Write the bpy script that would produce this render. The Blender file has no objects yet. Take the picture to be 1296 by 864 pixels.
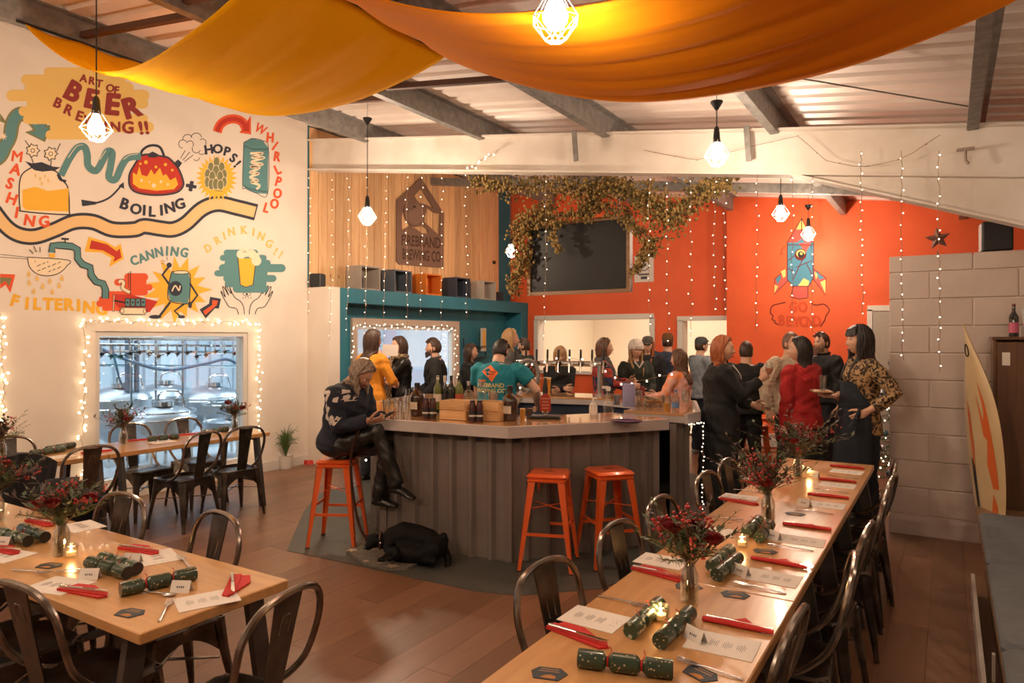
import bpy, bmesh, math, random
import numpy as np
from mathutils import Vector, Matrix
from mathutils.geometry import tessellate_polygon
random.seed(7)
sc = bpy.context.scene
COL = sc.collection
PI = math.pi

# ------------------------------------------------------------------ camera, world, exposure
FPX, EYE, HOR = 880.0, 1.70, 428.0
TH = math.atan(552/880); SN, CS = math.sin(TH), math.cos(TH)
cam = bpy.data.cameras.new('camera'); camo = bpy.data.objects.new('camera', cam); COL.objects.link(camo)
cam.sensor_width = 36; cam.lens = 36*FPX/1296; cam.shift_y = -(432-HOR)/1296
cam.clip_start = .05; cam.clip_end = 100
camo.location = (0, 0, EYE); camo.rotation_euler = (PI/2, 0, TH)
sc.camera = camo
w = bpy.data.worlds.new('world'); sc.world = w; w.use_nodes = True
w.node_tree.nodes['Background'].inputs[0].default_value = (.16, .2, .3, 1)
w.node_tree.nodes['Background'].inputs[1].default_value = .15
sc.view_settings.view_transform = 'Standard'; sc.view_settings.look = 'None'
sc.view_settings.exposure = -0.42; sc.view_settings.gamma = 1
sc.view_settings.use_curve_mapping = False
WARM = (1, .77, .56); COOL = (.78, .9, 1)
def lamp(kind, loc, power, color, size=.1, rot=None, size_y=None):
    l = bpy.data.lights.new('lamp', kind); l.energy = power; l.color = color
    if kind == 'AREA':
        l.size = size
        if size_y: l.shape = 'RECTANGLE'; l.size_y = size_y
    else: l.shadow_soft_size = size
    o = bpy.data.objects.new('lamp', l); COL.objects.link(o); o.location = loc
    if rot: o.rotation_euler = rot
    return o
PEND = [(122,150,5.0), (465,266,7.7), (907,185,5.7), (988,263,8.5), (1023,290,9.9), (647,312,10.6), (703,3,2.9)]
PW = [36, 84, 30, 54, 30, 28, 20]
OFFP = [(-2.6,-.6,3.3), (.9,.9,3.1), (-5.2,-.3,3.2), (1.6,4.2,2.95)]
OFFW = [62, 34, 46, 12]
lamp('AREA', (-9.9,4.2,4.2), 330, COOL, 3.5, (0,0,0), 6)          # brewery hall strip lights
lamp('AREA', (-9.0,9.6,3.6), 420, COOL, 2, (0,0,0), 3)
lamp('AREA', (-4.9,13.6,3.0), 150, (1,.86,.66), 2.6, (0,0,0), 2)   # kitchen behind the hatch

# ------------------------------------------------------------------ projection helpers: pixel of the 1296x864 frame -> point in the room
def ray(px, py):
    u = (px-648)/FPX; v = (HOR-py)/FPX
    return Vector((-SN+CS*u, CS+SN*u, v))
def PZ(px, py, z):
    r = ray(px, py); t = (z-EYE)/r.z; return Vector((r.x*t, r.y*t, z))
def PX(px, py, X):
    r = ray(px, py); t = X/r.x; return Vector((X, r.y*t, EYE+r.z*t))
def PY(px, py, Y):
    r = ray(px, py); t = Y/r.y; return Vector((r.x*t, Y, EYE+r.z*t))
def PT(px, py, t):
    r = ray(px, py); return Vector((r.x*t, r.y*t, EYE+r.z*t))

# ------------------------------------------------------------------ materials
MATS = {}
def nodes(name):
    m = bpy.data.materials.new(name); m.use_nodes = True
    nt = m.node_tree; return m, nt, nt.nodes['Principled BSDF']
def mat(name, col, rough=.6, metal=0, col2=None, scale=8, bump=0, bscale=None, stretch=(1,1,1), trans=0, coat=0, mixlo=.35, mixhi=.65, spec=None, ior=None):
    if name in MATS: return MATS[name]
    m, nt, b = nodes(name); N = nt.nodes; L = nt.links
    b.inputs['Base Color'].default_value = (*col, 1); b.inputs['Roughness'].default_value = rough; b.inputs['Metallic'].default_value = metal
    b.inputs['Transmission Weight'].default_value = trans; b.inputs['Coat Weight'].default_value = coat
    if ior: b.inputs['IOR'].default_value = ior
    if spec is not None: b.inputs['Specular IOR Level'].default_value = spec
    if col2 or bump:
        tc = N.new('ShaderNodeTexCoord'); mp = N.new('ShaderNodeMapping'); mp.inputs['Scale'].default_value = stretch
        L.new(tc.outputs['Object'], mp.inputs[0])
    if col2:
        n = N.new('ShaderNodeTexNoise'); n.inputs['Scale'].default_value = scale; n.inputs['Detail'].default_value = 5
        L.new(mp.outputs[0], n.inputs['Vector'])
        r = N.new('ShaderNodeValToRGB'); r.color_ramp.elements[0].color = (*col, 1); r.color_ramp.elements[1].color = (*col2, 1)
        r.color_ramp.elements[0].position = mixlo; r.color_ramp.elements[1].position = mixhi
        L.new(n.outputs['Fac'], r.inputs[0]); L.new(r.outputs[0], b.inputs['Base Color'])
    if bump:
        n = N.new('ShaderNodeTexNoise'); n.inputs['Scale'].default_value = bscale or scale; n.inputs['Detail'].default_value = 6
        L.new(mp.outputs[0], n.inputs['Vector'])
        bp = N.new('ShaderNodeBump'); bp.inputs['Strength'].default_value = bump; bp.inputs['Distance'].default_value = .01
        L.new(n.outputs['Fac'], bp.inputs['Height']); L.new(bp.outputs[0], b.inputs['Normal'])
    MATS[name] = m; return m
def emit(name, col, s):
    if name in MATS: return MATS[name]
    m, nt, b = nodes(name)
    b.inputs['Base Color'].default_value = (.8,.8,.8,1); b.inputs['Emission Color'].default_value = (*col, 1); b.inputs['Emission Strength'].default_value = s
    m.cycles.emission_sampling = 'NONE'; MATS[name] = m; return m
def glass(name, col=(1,1,1), rough=.02, ior=1.45):
    """clear glass that lets light through without caustics noise"""
    if name in MATS: return MATS[name]
    m, nt, b = nodes(name); N = nt.nodes; L = nt.links; N.remove(b)
    t = N.new('ShaderNodeBsdfTransparent'); t.inputs[0].default_value = (*col, 1)
    g = N.new('ShaderNodeBsdfGlossy'); g.inputs['Roughness'].default_value = rough; g.inputs[0].default_value = (1,1,1,1)
    f = N.new('ShaderNodeLayerWeight'); f.inputs[0].default_value = .35
    mr = N.new('ShaderNodeMapRange'); mr.inputs[3].default_value = .05; mr.inputs[4].default_value = .75
    mx = N.new('ShaderNodeMixShader'); L.new(f.outputs['Facing'], mr.inputs[0]); L.new(mr.outputs[0], mx.inputs[0])
    L.new(t.outputs[0], mx.inputs[1]); L.new(g.outputs[0], mx.inputs[2]); L.new(mx.outputs[0], N['Material Output'].inputs[0])
    MATS[name] = m; return m
def wood(name, c1, c2, rough=.45, axis='X', scale=3, knots=False, coat=0):
    if name in MATS: return MATS[name]
    m, nt, b = nodes(name); N = nt.nodes; L = nt.links
    tc = N.new('ShaderNodeTexCoord'); mp = N.new('ShaderNodeMapping')
    st = {'X': (.6,7,7), 'Y': (7,.6,7), 'Z': (7,7,.6)}[axis]; mp.inputs['Scale'].default_value = st
    oi = N.new('ShaderNodeObjectInfo'); ad = N.new('ShaderNodeVectorMath'); ad.operation = 'ADD'
    mu = N.new('ShaderNodeMath'); mu.operation = 'MULTIPLY'; mu.inputs[1].default_value = 37; L.new(oi.outputs['Random'], mu.inputs[0])
    L.new(tc.outputs['Object'], mp.inputs[0]); L.new(mp.outputs[0], ad.inputs[0]); L.new(mu.outputs[0], ad.inputs[1])
    n = N.new('ShaderNodeTexNoise'); n.inputs['Scale'].default_value = scale; n.inputs['Detail'].default_value = 7; n.inputs['Distortion'].default_value = .8
    L.new(ad.outputs[0], n.inputs['Vector'])
    r = N.new('ShaderNodeValToRGB'); r.color_ramp.elements[0].color = (*c1,1); r.color_ramp.elements[1].color = (*c2,1)
    r.color_ramp.elements[0].position = .3; r.color_ramp.elements[1].position = .7; L.new(n.outputs['Fac'], r.inputs[0])
    hs = N.new('ShaderNodeHueSaturation'); rr = N.new('ShaderNodeMapRange'); rr.inputs[3].default_value = .82; rr.inputs[4].default_value = 1.15
    L.new(oi.outputs['Random'], rr.inputs[0]); L.new(rr.outputs[0], hs.inputs['Value']); L.new(r.outputs[0], hs.inputs['Color'])
    out = hs.outputs[0]
    if knots:
        v = N.new('ShaderNodeTexVoronoi'); v.inputs['Scale'].default_value = 3.2
        mp2 = N.new('ShaderNodeMapping'); mp2.inputs['Scale'].default_value = (2.4,2.4,1.3); L.new(tc.outputs['Object'], mp2.inputs[0]); L.new(mp2.outputs[0], v.inputs['Vector'])
        cr = N.new('ShaderNodeValToRGB'); cr.color_ramp.elements[0].position = .06; cr.color_ramp.elements[1].position = .13
        cr.color_ramp.elements[0].color = (.22,.09,.03,1); cr.color_ramp.elements[1].color = (1,1,1,1); L.new(v.outputs['Distance'], cr.inputs[0])
        mx = N.new('ShaderNodeMixRGB'); mx.blend_type = 'MULTIPLY'; mx.inputs[0].default_value = .75; L.new(out, mx.inputs[1]); L.new(cr.outputs[0], mx.inputs[2]); out = mx.outputs[0]
    L.new(out, b.inputs['Base Color']); b.inputs['Roughness'].default_value = rough; b.inputs['Coat Weight'].default_value = coat
    bp = N.new('ShaderNodeBump'); bp.inputs['Strength'].default_value = .12; bp.inputs['Distance'].default_value = .004; L.new(n.outputs['Fac'], bp.inputs['Height']); L.new(bp.outputs[0], b.inputs['Normal'])
    MATS[name] = m; return m

# ------------------------------------------------------------------ mesh builder
class MB:
    def __init__(s): s.v = []; s.f = []; s.m = []; s.mi = 0
    def add(s, vs, fs):
        n = len(s.v); s.v.extend([tuple(v) for v in vs])
        for f in fs: s.f.append(tuple(i+n for i in f)); s.m.append(s.mi)
        return s
    def box(s, c, d, rz=0, M=None, bevel=0):
        x, y, z = d[0]/2, d[1]/2, d[2]/2
        if bevel:
            b = min(bevel, x*.9, y*.9, z*.9); vs = []
            for sz in (-1,1):
                for (ax, ay, az) in ((x-b, y-b, z), (x, y, z-b)):
                    pass
            L = []
            rings = [(-z, -b), (-z+b, 0), (z-b, 0), (z, -b)]
            for zz, o in rings:
                X, Y = x+o, y+o
                L.append([(X-b,-Y,zz),(X,-Y+b,zz),(X,Y-b,zz),(X-b,Y,zz),(-X+b,Y,zz),(-X,Y-b,zz),(-X,-Y+b,zz),(-X+b,-Y,zz)])
            vs = [p for r in L for p in r]; fs = []
            for k in range(3):
                for i in range(8): j = (i+1) % 8; fs.append((k*8+i, k*8+j, (k+1)*8+j, (k+1)*8+i))
            fs.append(tuple(range(7,-1,-1))); fs.append(tuple(range(24,32)))
        else:
            vs = [(a,b_,c_) for c_ in (-z,z) for b_ in (-y,y) for a in (-x,x)]
            fs = [(0,2,3,1),(4,5,7,6),(0,1,5,4),(2,6,7,3),(0,4,6,2),(1,3,7,5)]
        R = M if M is not None else Matrix.Rotation(rz, 3, 'Z')
        c = Vector(c); return s.add([R @ Vector(v) + c for v in vs], fs)
    def bar(s, p0, p1, w, h, up=(0,0,1), w2=None, h2=None):
        """rectangular bar from p0 to p1, w across, h along up; optional taper"""
        p0 = Vector(p0); p1 = Vector(p1); d = (p1-p0).normalized(); u = Vector(up); sd = d.cross(u)
        if sd.length < 1e-4: sd = d.cross(Vector((1,0,0)))
        sd.normalize(); u = sd.cross(d).normalized(); w2 = w if w2 is None else w2; h2 = h if h2 is None else h2; vs = []
        for p, a, b in ((p0,w,h),(p1,w2,h2)):
            for i, j in ((-1,-1),(1,-1),(1,1),(-1,1)): vs.append(p+sd*(i*a/2)+u*(j*b/2))
        return s.add(vs, [(3,2,1,0),(4,5,6,7),(0,1,5,4),(1,2,6,5),(2,3,7,6),(3,0,4,7)])
    def tube(s, pts, r, seg=8, closed=False, cap=True, up=None):
        """r: number, list, or list of (rx, ry); up fixes the ry direction"""
        P = [Vector(p) for p in pts]; n = len(P)
        R = r if isinstance(r, (list, tuple)) else [r]*n
        T = []
        for i in range(n):
            a = P[(i-1) % n] if (closed or i > 0) else P[i]; b = P[(i+1) % n] if (closed or i < n-1) else P[i]
            T.append((b-a).normalized() if (b-a).length > 1e-9 else Vector((0,0,1)))
        u = Vector(up) if up is not None else (Vector((0,0,1)) if abs(T[0].z) < .9 else Vector((1,0,0)))
        rings = []
        for i in range(n):
            if up is not None: u = Vector(up)
            u = u - T[i]*u.dot(T[i])
            if u.length < 1e-5: u = T[i].orthogonal()
            u.normalize(); w_ = T[i].cross(u); rr = R[i]; rx, ry = rr if isinstance(rr, (list, tuple)) else (rr, rr)
            rings.append([P[i] + w_*(rx*math.cos(2*PI*k/seg)) + u*(ry*math.sin(2*PI*k/seg)) for k in range(seg)])
        vs = [p for q in rings for p in q]; fs = []
        for i in range(n if closed else n-1):
            a = i*seg; b = ((i+1) % n)*seg
            for k in range(seg): l = (k+1) % seg; fs.append((a+k, a+l, b+l, b+k))
        if cap and not closed: fs.append(tuple(range(seg-1,-1,-1))); fs.append(tuple((n-1)*seg+k for k in range(seg)))
        return s.add(vs, fs)
    def lathe(s, prof, c=(0,0,0), seg=16, M=None, cap=True):
        vs = []; fs = []; c = Vector(c)
        for r, z in prof:
            for k in range(seg):
                p = Vector((r*math.cos(2*PI*k/seg), r*math.sin(2*PI*k/seg), z)); vs.append((M @ p if M is not None else p) + c)
        for i in range(len(prof)-1):
            for k in range(seg): l = (k+1) % seg; fs.append((i*seg+k, i*seg+l, (i+1)*seg+l, (i+1)*seg+k))
        if cap: fs.append(tuple(range(seg-1,-1,-1))); fs.append(tuple((len(prof)-1)*seg+k for k in range(seg)))
        return s.add(vs, fs)
    def ball(s, c, r, seg=10, rings=6, M=None):
        rx, ry, rz = r if isinstance(r, (list, tuple)) else (r, r, r); c = Vector(c); vs = []; fs = []
        for i in range(1, rings):
            a = PI*i/rings
            for k in range(seg):
                p = Vector((rx*math.sin(a)*math.cos(2*PI*k/seg), ry*math.sin(a)*math.sin(2*PI*k/seg), -rz*math.cos(a))); vs.append((M @ p if M is not None else p)+c)
        b = Vector((0,0,-rz)); t = Vector((0,0,rz)); vs.append((M @ b if M is not None else b)+c); vs.append((M @ t if M is not None else t)+c); nb = len(vs)-2
        for i in range(rings-2):
            for k in range(seg): l = (k+1) % seg; fs.append((i*seg+k, i*seg+l, (i+1)*seg+l, (i+1)*seg+k))
        for k in range(seg):
            l = (k+1) % seg; fs.append((nb, l, k)); fs.append((nb+1, (rings-2)*seg+k, (rings-2)*seg+l))
        return s.add(vs, fs)
    def prism(s, poly, vec, origin=(0,0,0), ax=(1,0,0), ay=(0,1,0)):
        """2D polygon in plane (ax, ay) at origin, extruded by vec"""
        o = Vector(origin); ax = Vector(ax); ay = Vector(ay); vec = Vector(vec); n = len(poly)
        a = [o+ax*p[0]+ay*p[1] for p in poly]; b = [p+vec for p in a]
        tri = tessellate_polygon([[Vector((p[0],p[1],0)) for p in poly]])
        fs = [tuple(t) for t in tri] + [tuple(i+n for i in reversed(t)) for t in tri]
        fs += [(i, (i+1) % n, (i+1) % n+n, i+n) for i in range(n)]
        return s.add(a+b, fs)
    def build(s, name, mats, parent=None, smooth=35, label=None, kind=None, loc=None, recalc=False):
        me = bpy.data.meshes.new(name); me.from_pydata(s.v, [], s.f)
        for m in (mats if isinstance(mats, (list, tuple)) else [mats]): me.materials.append(m)
        if any(s.m): me.polygons.foreach_set('material_index', s.m)
        if recalc or 1:
            bm = bmesh.new(); bm.from_mesh(me); bmesh.ops.recalc_face_normals(bm, faces=bm.faces); bm.to_mesh(me); bm.free()
        if smooth:
            me.polygons.foreach_set('use_smooth', [True]*len(me.polygons)); me.set_sharp_from_angle(angle=math.radians(smooth))
        me.update(); return link(name, me, parent, label, kind, loc)
def link(name, me, parent=None, label=None, kind=None, loc=None):
    o = bpy.data.objects.new(name, me); COL.objects.link(o)
    if parent is not None: o.parent = parent
    if label: o['label'] = label
    if kind: o['kind'] = kind
    if loc is not None: o.location = loc
    return o
def thing(name, label, cat, loc=(0,0,0), rz=0, group=None):
    o = bpy.data.objects.new(name, None); COL.objects.link(o); o.location = loc; o.rotation_euler = (0,0,rz)
    o.empty_display_size = .1
    return tag(o, label, cat, group)
def tag(o, label, cat, group=None):
    o['label'] = label; o['category'] = cat
    if group: o['group'] = group
    return o
def kids(o): return [c for c in o.children]
def dup(o, loc=None, rz=None, label=None, group=None, parent=None, rx=None):
    c = o.copy(); COL.objects.link(c)
    if parent is not None: c.parent = parent
    for k in CH.get(o.name, ()): dup(k, parent=c)
    if loc is not None: c.location = loc
    if rz is not None: c.rotation_euler = (rx or 0, 0, rz)
    if label: c['label'] = label
    if group: c['group'] = group
    return c
CH = {}
def freeze(root):
    """remember the children of a prototype (object.children is slow in big scenes)"""
    CH[root.name] = list(root.children)
    for c in CH[root.name]:
        if c.children: CH[c.name] = list(c.children)
    return root
def rep(proto, loc, rz, label, group=None, used=set(), rx=0):
    """first call moves the prototype, later calls copy it"""
    if proto.name not in CH: freeze(proto)
    if proto.name in used: return dup(proto, loc, rz, label, group, rx=rx)
    used.add(proto.name); proto.location = loc; proto.rotation_euler = (rx,0,rz); proto['label'] = label
    if group: proto['group'] = group
    return proto
def remesh(mb, vox, smooth=4):
    """one continuous surface out of overlapping lofts"""
    me = bpy.data.meshes.new('t'); me.from_pydata(mb.v, [], mb.f)
    bm = bmesh.new(); bm.from_mesh(me); bmesh.ops.recalc_face_normals(bm, faces=bm.faces); bm.to_mesh(me); bm.free()
    o = bpy.data.objects.new('t', me); COL.objects.link(o)
    r = o.modifiers.new('r', 'REMESH'); r.mode = 'VOXEL'; r.voxel_size = vox
    if smooth: q = o.modifiers.new('s', 'SMOOTH'); q.iterations = smooth; q.factor = .5
    dg = bpy.context.evaluated_depsgraph_get(); dg.update()
    out = bpy.data.meshes.new_from_object(o.evaluated_get(dg))
    bpy.data.objects.remove(o); bpy.data.meshes.remove(me)
    return out
def mesh_to(mb, me):
    n = len(me.vertices); co = np.empty(n*3, 'f'); me.vertices.foreach_get('co', co); co = co.reshape(-1,3)
    mb.add(co.tolist(), [tuple(p.vertices) for p in me.polygons])
def arcpts(cx, cy, r, a0, a1, n=12): return [(cx+r*math.cos(math.radians(a0+(a1-a0)*i/n)), cy+r*math.sin(math.radians(a0+(a1-a0)*i/n))) for i in range(n+1)]
def smoothpath(P, n=6):
    """Catmull-Rom through the points"""
    out = []; P = [Vector(p) for p in P]
    for i in range(len(P)-1):
        p0 = P[max(i-1,0)]; p1 = P[i]; p2 = P[i+1]; p3 = P[min(i+2,len(P)-1)]
        for k in range(n):
            t = k/n; out.append(.5*((2*p1)+(p2-p0)*t+(2*p0-5*p1+4*p2-p3)*t*t+(3*p1-p0-3*p2+p3)*t*t*t))
    out.append(P[-1]); return out
TXT = {}
def text_geo(txt, bold=.0, align='CENTER'):
    """outline letters as a flat 2D mesh, cap height 1"""
    k = (txt, bold, align)
    if k in TXT: return TXT[k]
    c = bpy.data.curves.new('t', 'FONT'); c.body = txt; c.align_x = align; c.align_y = 'CENTER'; c.offset = bold; c.resolution_u = 3; c.size = 1.4
    o = bpy.data.objects.new('t', c); COL.objects.link(o); dg = bpy.context.evaluated_depsgraph_get(); dg.update()
    me = bpy.data.meshes.new_from_object(o.evaluated_get(dg)); V = [tuple(v.co) for v in me.vertices]; F = [tuple(p.vertices) for p in me.polygons]
    bpy.data.objects.remove(o); bpy.data.meshes.remove(me); TXT[k] = (V, F); return TXT[k]

# ------------------------------------------------------------------ shared materials
M_white = mat('wall_paint', (.80,.72,.63), .75, col2=(.74,.65,.56), scale=1.5, bump=.05, bscale=60)
M_beam = mat('beam_paint', (.80,.74,.68), .6, col2=(.68,.60,.52), scale=2.2, bump=.06, bscale=30)
M_block = mat('block_paint', (.60,.50,.44), .85, col2=(.55,.455,.40), scale=4, bump=.25, bscale=90)
M_mortar = mat('mortar_paint', (.62,.52,.46), .9)
M_orange = mat('orange_wall_paint', (.80,.12,.028), .6, col2=(.74,.10,.022), scale=2, bump=.04, bscale=50)
M_teal = mat('teal_paint', (.02,.18,.25), .6, col2=(.018,.155,.22), scale=3)
M_galv = mat('galvanised_steel', (.20,.19,.18), .55, .35, col2=(.30,.28,.26), scale=14, bump=.1, bscale=60)
M_roof = mat('roof_sheet', (.86,.77,.71), .4, .0, col2=(.78,.68,.62), scale=2)
M_pine = wood('knotty_pine', (.66,.37,.17), (.80,.52,.27), .55, 'Z', 2.5, knots=True)
M_top = wood('oak_tabletop', (.47,.235,.085), (.59,.32,.125), .28, 'X', 3, coat=.3)
M_topY = wood('oak_tabletop_lengthwise', (.47,.235,.085), (.59,.32,.125), .28, 'Y', 3, coat=.3)
M_bartop = wood('varnished_bar_top', (.50,.24,.10), (.66,.36,.17), .14, 'X', 2.5, coat=.8)
M_fascia = mat('bar_fascia_paint', (.50,.44,.42), .5, col2=(.44,.38,.36), scale=3)
M_corr = mat('bar_cladding_paint', (.20,.165,.145), .5, .1, col2=(.165,.135,.12), scale=2.5)
M_legs = mat('dark_steel_leg', (.07,.06,.055), .45, .6, col2=(.12,.10,.09), scale=9)
M_gun = mat('gunmetal_chair', (.17,.145,.125), .30, .92, col2=(.07,.058,.05), scale=7, bump=.05, bscale=40)
M_gunl = mat('gunmetal_rim', (.36,.31,.27), .25, .95, col2=(.16,.13,.11), scale=10)
M_ostool = mat('orange_enamel', (.78,.12,.02), .3, .15, coat=.4)
M_black = mat('black_plastic', (.012,.012,.013), .45)
M_bmetal = mat('black_metal', (.02,.02,.02), .35, .5)
M_steel = mat('brushed_steel', (.55,.55,.55), .25, .95)
M_chrome = mat('chrome', (.8,.78,.75), .08, 1)
M_paper = mat('menu_paper', (.72,.66,.60), .8)
M_napkin = mat('red_napkin', (.50,.018,.014), .75, bump=.15, bscale=120)
M_ink = mat('print_ink', (.09,.08,.08), .8)
M_bulb = emit('lamp_bulb', (1,.93,.84), 26)
M_fairy = emit('fairy_light', (1,.78,.46), 9)
M_fairyw = emit('cool_fairy_light', (1,.88,.66), 6)
M_flame = emit('candle_flame', (1,.66,.28), 22)
M_glass = glass('clear_glass', (.93,.95,.93))
M_pane = glass('window_glass', (.92,.96,.97))
M_wire = mat('copper_wire', (.30,.18,.10), .4, .6)
M_whitepl = mat('white_painted_trim', (.70,.66,.60), .5)
M_leaf = mat('green_leaf', (.045,.075,.03), .55, col2=(.10,.12,.06), scale=20)
M_red = mat('red_petal', (.26,.008,.012), .6, col2=(.14,.004,.008), scale=20)
M_berry = mat('red_berry', (.42,.022,.014), .4)
M_twig = mat('dry_stem', (.13,.075,.035), .8)
# ================================================================== THE SETTING
XW = -7.39; YB = 6.54; YF = 11.72; SX = -6.98   # mural wall, beam, far orange wall, front of the teal shelf box
def roofz(x): return 4.60-.1355*(x-XW)
def struct(name, mb, m, parent=None, **k): 
    o = mb.build(name, m, parent, **k); o['kind'] = 'structure'; return o
# floor: a subfloor with individual vinyl planks
b = MB(); b.box((-2.5,4.3,-.055), (11.8,16.4,.1)); floor = struct('floor', b, mat('floor_joint', (.13,.065,.035), .6))
FLM = []
for i, (c1, c2) in enumerate([((.205,.100,.052),(.165,.078,.040)), ((.185,.088,.046),(.215,.106,.056)), ((.215,.106,.057),(.180,.086,.045))]):
    FLM.append(wood('floor_plank_%d' % i, c1, c2, .36, 'Y', 3.0))
PLW, PLL = .20, 1.5
def plank_mesh(m, L=PLL, W_=PLW, name='floor_plank'):
    q = MB(); q.box((0,0,-.003), (W_-.0015, L-.002, .006)); o = q.build(name, m, smooth=0); me = o.data; bpy.data.objects.remove(o); return me
PMS = [plank_mesh(m) for m in FLM]
rest = MB(); cnt = 0; cells = []
r_ = 0; x = -8.2
while x < 3.2:
    y = -3.8 + (r_*.53 % 1)*PLL
    while y < 12.2:
        cells.append((x, y)); y += PLL
    x += PLW; r_ += 1
def inview(x, y):
    d = -SN*x+CS*y; 
    if d < 1.2: return 0
    u = (CS*x+SN*y)/d*FPX; v = HOR+FPX*EYE/d
    return d if abs(u) < 760 and v < 980 else 0
vis = sorted([(inview(*c), c) for c in cells if inview(*c)])[:296]
near = set(c for _, c in vis)
for c in cells:
    if c in near:
        o = link('floor_plank', random.choice(PMS), floor); o.location = (c[0], c[1], random.uniform(0,.0006)); 
    else: rest.box((c[0],c[1],-.003), (PLW-.0015,PLL-.002,.006))
rest.build('floor_plank_field', FLM[0], floor, smooth=0, kind='stuff')
# ceiling: trapezoidal sheets whose ribs run down the slope
def roof_part(y0, y1, x0=-7.6, x1=3.4):
    q = MB(); pts = []; y = y0
    while y < y1:
        for dy, dz in ((0,0),(.14,0),(.165,.035),(.215,.035)): pts.append((min(y+dy,y1), dz))
        y += .24
    pts.append((y1,0)); n = len(pts)
    vs = [(x0, p[0], roofz(x0)+p[1]) for p in pts] + [(x1, p[0], roofz(x1)+p[1]) for p in pts] + [(x0, p[0], roofz(x0)+p[1]+.02) for p in pts] + [(x1, p[0], roofz(x1)+p[1]+.02) for p in pts]
    fs = [(i,i+1,n+i+1,n+i) for i in range(n-1)] + [(2*n+i,3*n+i,3*n+i+1,2*n+i+1) for i in range(n-1)]
    return q.add(vs, fs)
struct('ceiling', roof_part(-4, 12.0), M_roof, smooth=0)
# walls
def wall_with_hole(q, axis, pos, a0, a1, z0, z1, holes, th):
    """wall in plane axis=pos spanning a0..a1; holes sorted list of (h0,h1,zb,zt)"""
    def bx(s0, s1, za, zb):
        if s1-s0 < 1e-4 or zb-za < 1e-4: return
        c = ((s0+s1)/2, (za+zb)/2)
        if axis == 'X': q.box((pos, c[0], c[1]), (th, s1-s0, zb-za))
        else: q.box((c[0], pos, c[1]), (s1-s0, th, zb-za))
    a = a0
    for h0, h1, zb, zt in holes:
        bx(a, h0, z0, z1); bx(h0, h1, z0, zb); bx(h0, h1, zt, z1); a = h1
    bx(a, a1, z0, z1)
W1 = (PX(121,419,XW).y, PX(314,421,XW).y, .17, PX(121,419,XW).z)
W0 = (-.2, PX(-6,400,XW).y-.12, .17, W1[3])
q = MB(); wall_with_hole(q, 'X', XW-.12, -3.8, YB, 0, 4.62, [W0, W1], .24); wall_left = struct('wall_left', q, M_white)
def window(name, X, w_, th=.05, mtl=M_whitepl, deep=.24):
    q = MB(); y0, y1, z0, z1 = w_
    for (a, b_, c, d) in ((y0,y1,z0,z0+th),(y0,y1,z1-th,z1),(y0,y0+th,z0+th,z1-th),(y1-th,y1,z0+th,z1-th)):
        q.box((X-.06,(a+b_)/2,(c+d)/2), (.08,b_-a,d-c))
    o = struct(name, q, mtl)
    g = MB(); g.box((X-.06,(y0+y1)/2,(z0+z1)/2), (.012,y1-y0-2*th,z1-z0-2*th)); g.build('pane', M_pane, o, smooth=0); return o
window('window_1', XW, W1); window('window_2', XW, W0)
# base board of the mural wall
q = MB(); q.box((XW+.008,(W1[1]+YB)/2,.06), (.016,YB-W1[1],.12)); q.box((XW+.008,(-3.6+W0[0])/2,.06), (.016,W0[0]+3.6,.12)); q.box((XW+.008,(W1[0]+W0[1])/2,.06), (.016,W1[0]-W0[1],.12)); struct('baseboard_left', q, M_whitepl)
# teal shelf box: end pier of white blocks, beam, posts, recess back with window
SH = 2.39
q = MB(); q.box(((XW+SX)/2-.2,YB+.1,SH/2), (SX-XW+.4,.2,SH)); struct('wall_pier', q, M_white)
yr0, yr1 = YB+.2, YF
W3 = (PX(449,411,-7.32).y, PX(575,413,-7.32).y, .85, PX(449,411,-7.32).z)
q = MB(); wall_with_hole(q, 'X', -7.39, yr0, YF, 0, SH-.02, [W3], .14); struct('wall_teal_recess', q, M_teal)
q = MB(); q.box((-7.2,(yr0+YF)/2,SH-.1), (.44,YF-yr0,.2)); q.box((-7.2,yr0+.07,(SH-.2)/2), (.43,.14,SH-.2)); q.box((-7.2,YF-.13,(SH-.2)/2), (.43,.26,SH-.2)); struct('trim_teal_shelf', q, M_teal)
q = MB(); q.box((-7.0,YF-.13,SH+.35), (.04,.2,.7)); 
o = window('window_3', -7.3, W3, .06, M_whitepl)
q = MB()
for (a,b_,c,d) in ((W3[0]-.09,W3[1]+.09,W3[3],W3[3]+.1),(W3[0]-.09,W3[0],W3[2]-.1,W3[3]),(W3[1],W3[1]+.09,W3[2]-.1,W3[3])): q.box((-7.30,(a+b_)/2,(c+d)/2), (.05,b_-a,d-c))
struct('trim_window', q, mat('pale_wood_frame', (.55,.42,.32), .6))
# upper wall behind: pine planks, then teal
YPE = PX(631,300,-7.37).y
q = MB(); q.box((-7.47,(YB+YF)/2,3.5), (.16,YF-YB,2.2)); up = struct('wall_upper_left', q, M_teal)
npl = 30; pw = (YPE-YB-.02)/npl
for i in range(npl):
    me = None; q = MB(); q.box((0,0,0), (.03, pw-.011, 2.2), bevel=.006); o = q.build('pine_plank', M_pine, up, smooth=0); o.location = (-7.378+random.uniform(0,.004), YB+.02+pw*(i+.5), 3.48)
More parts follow.
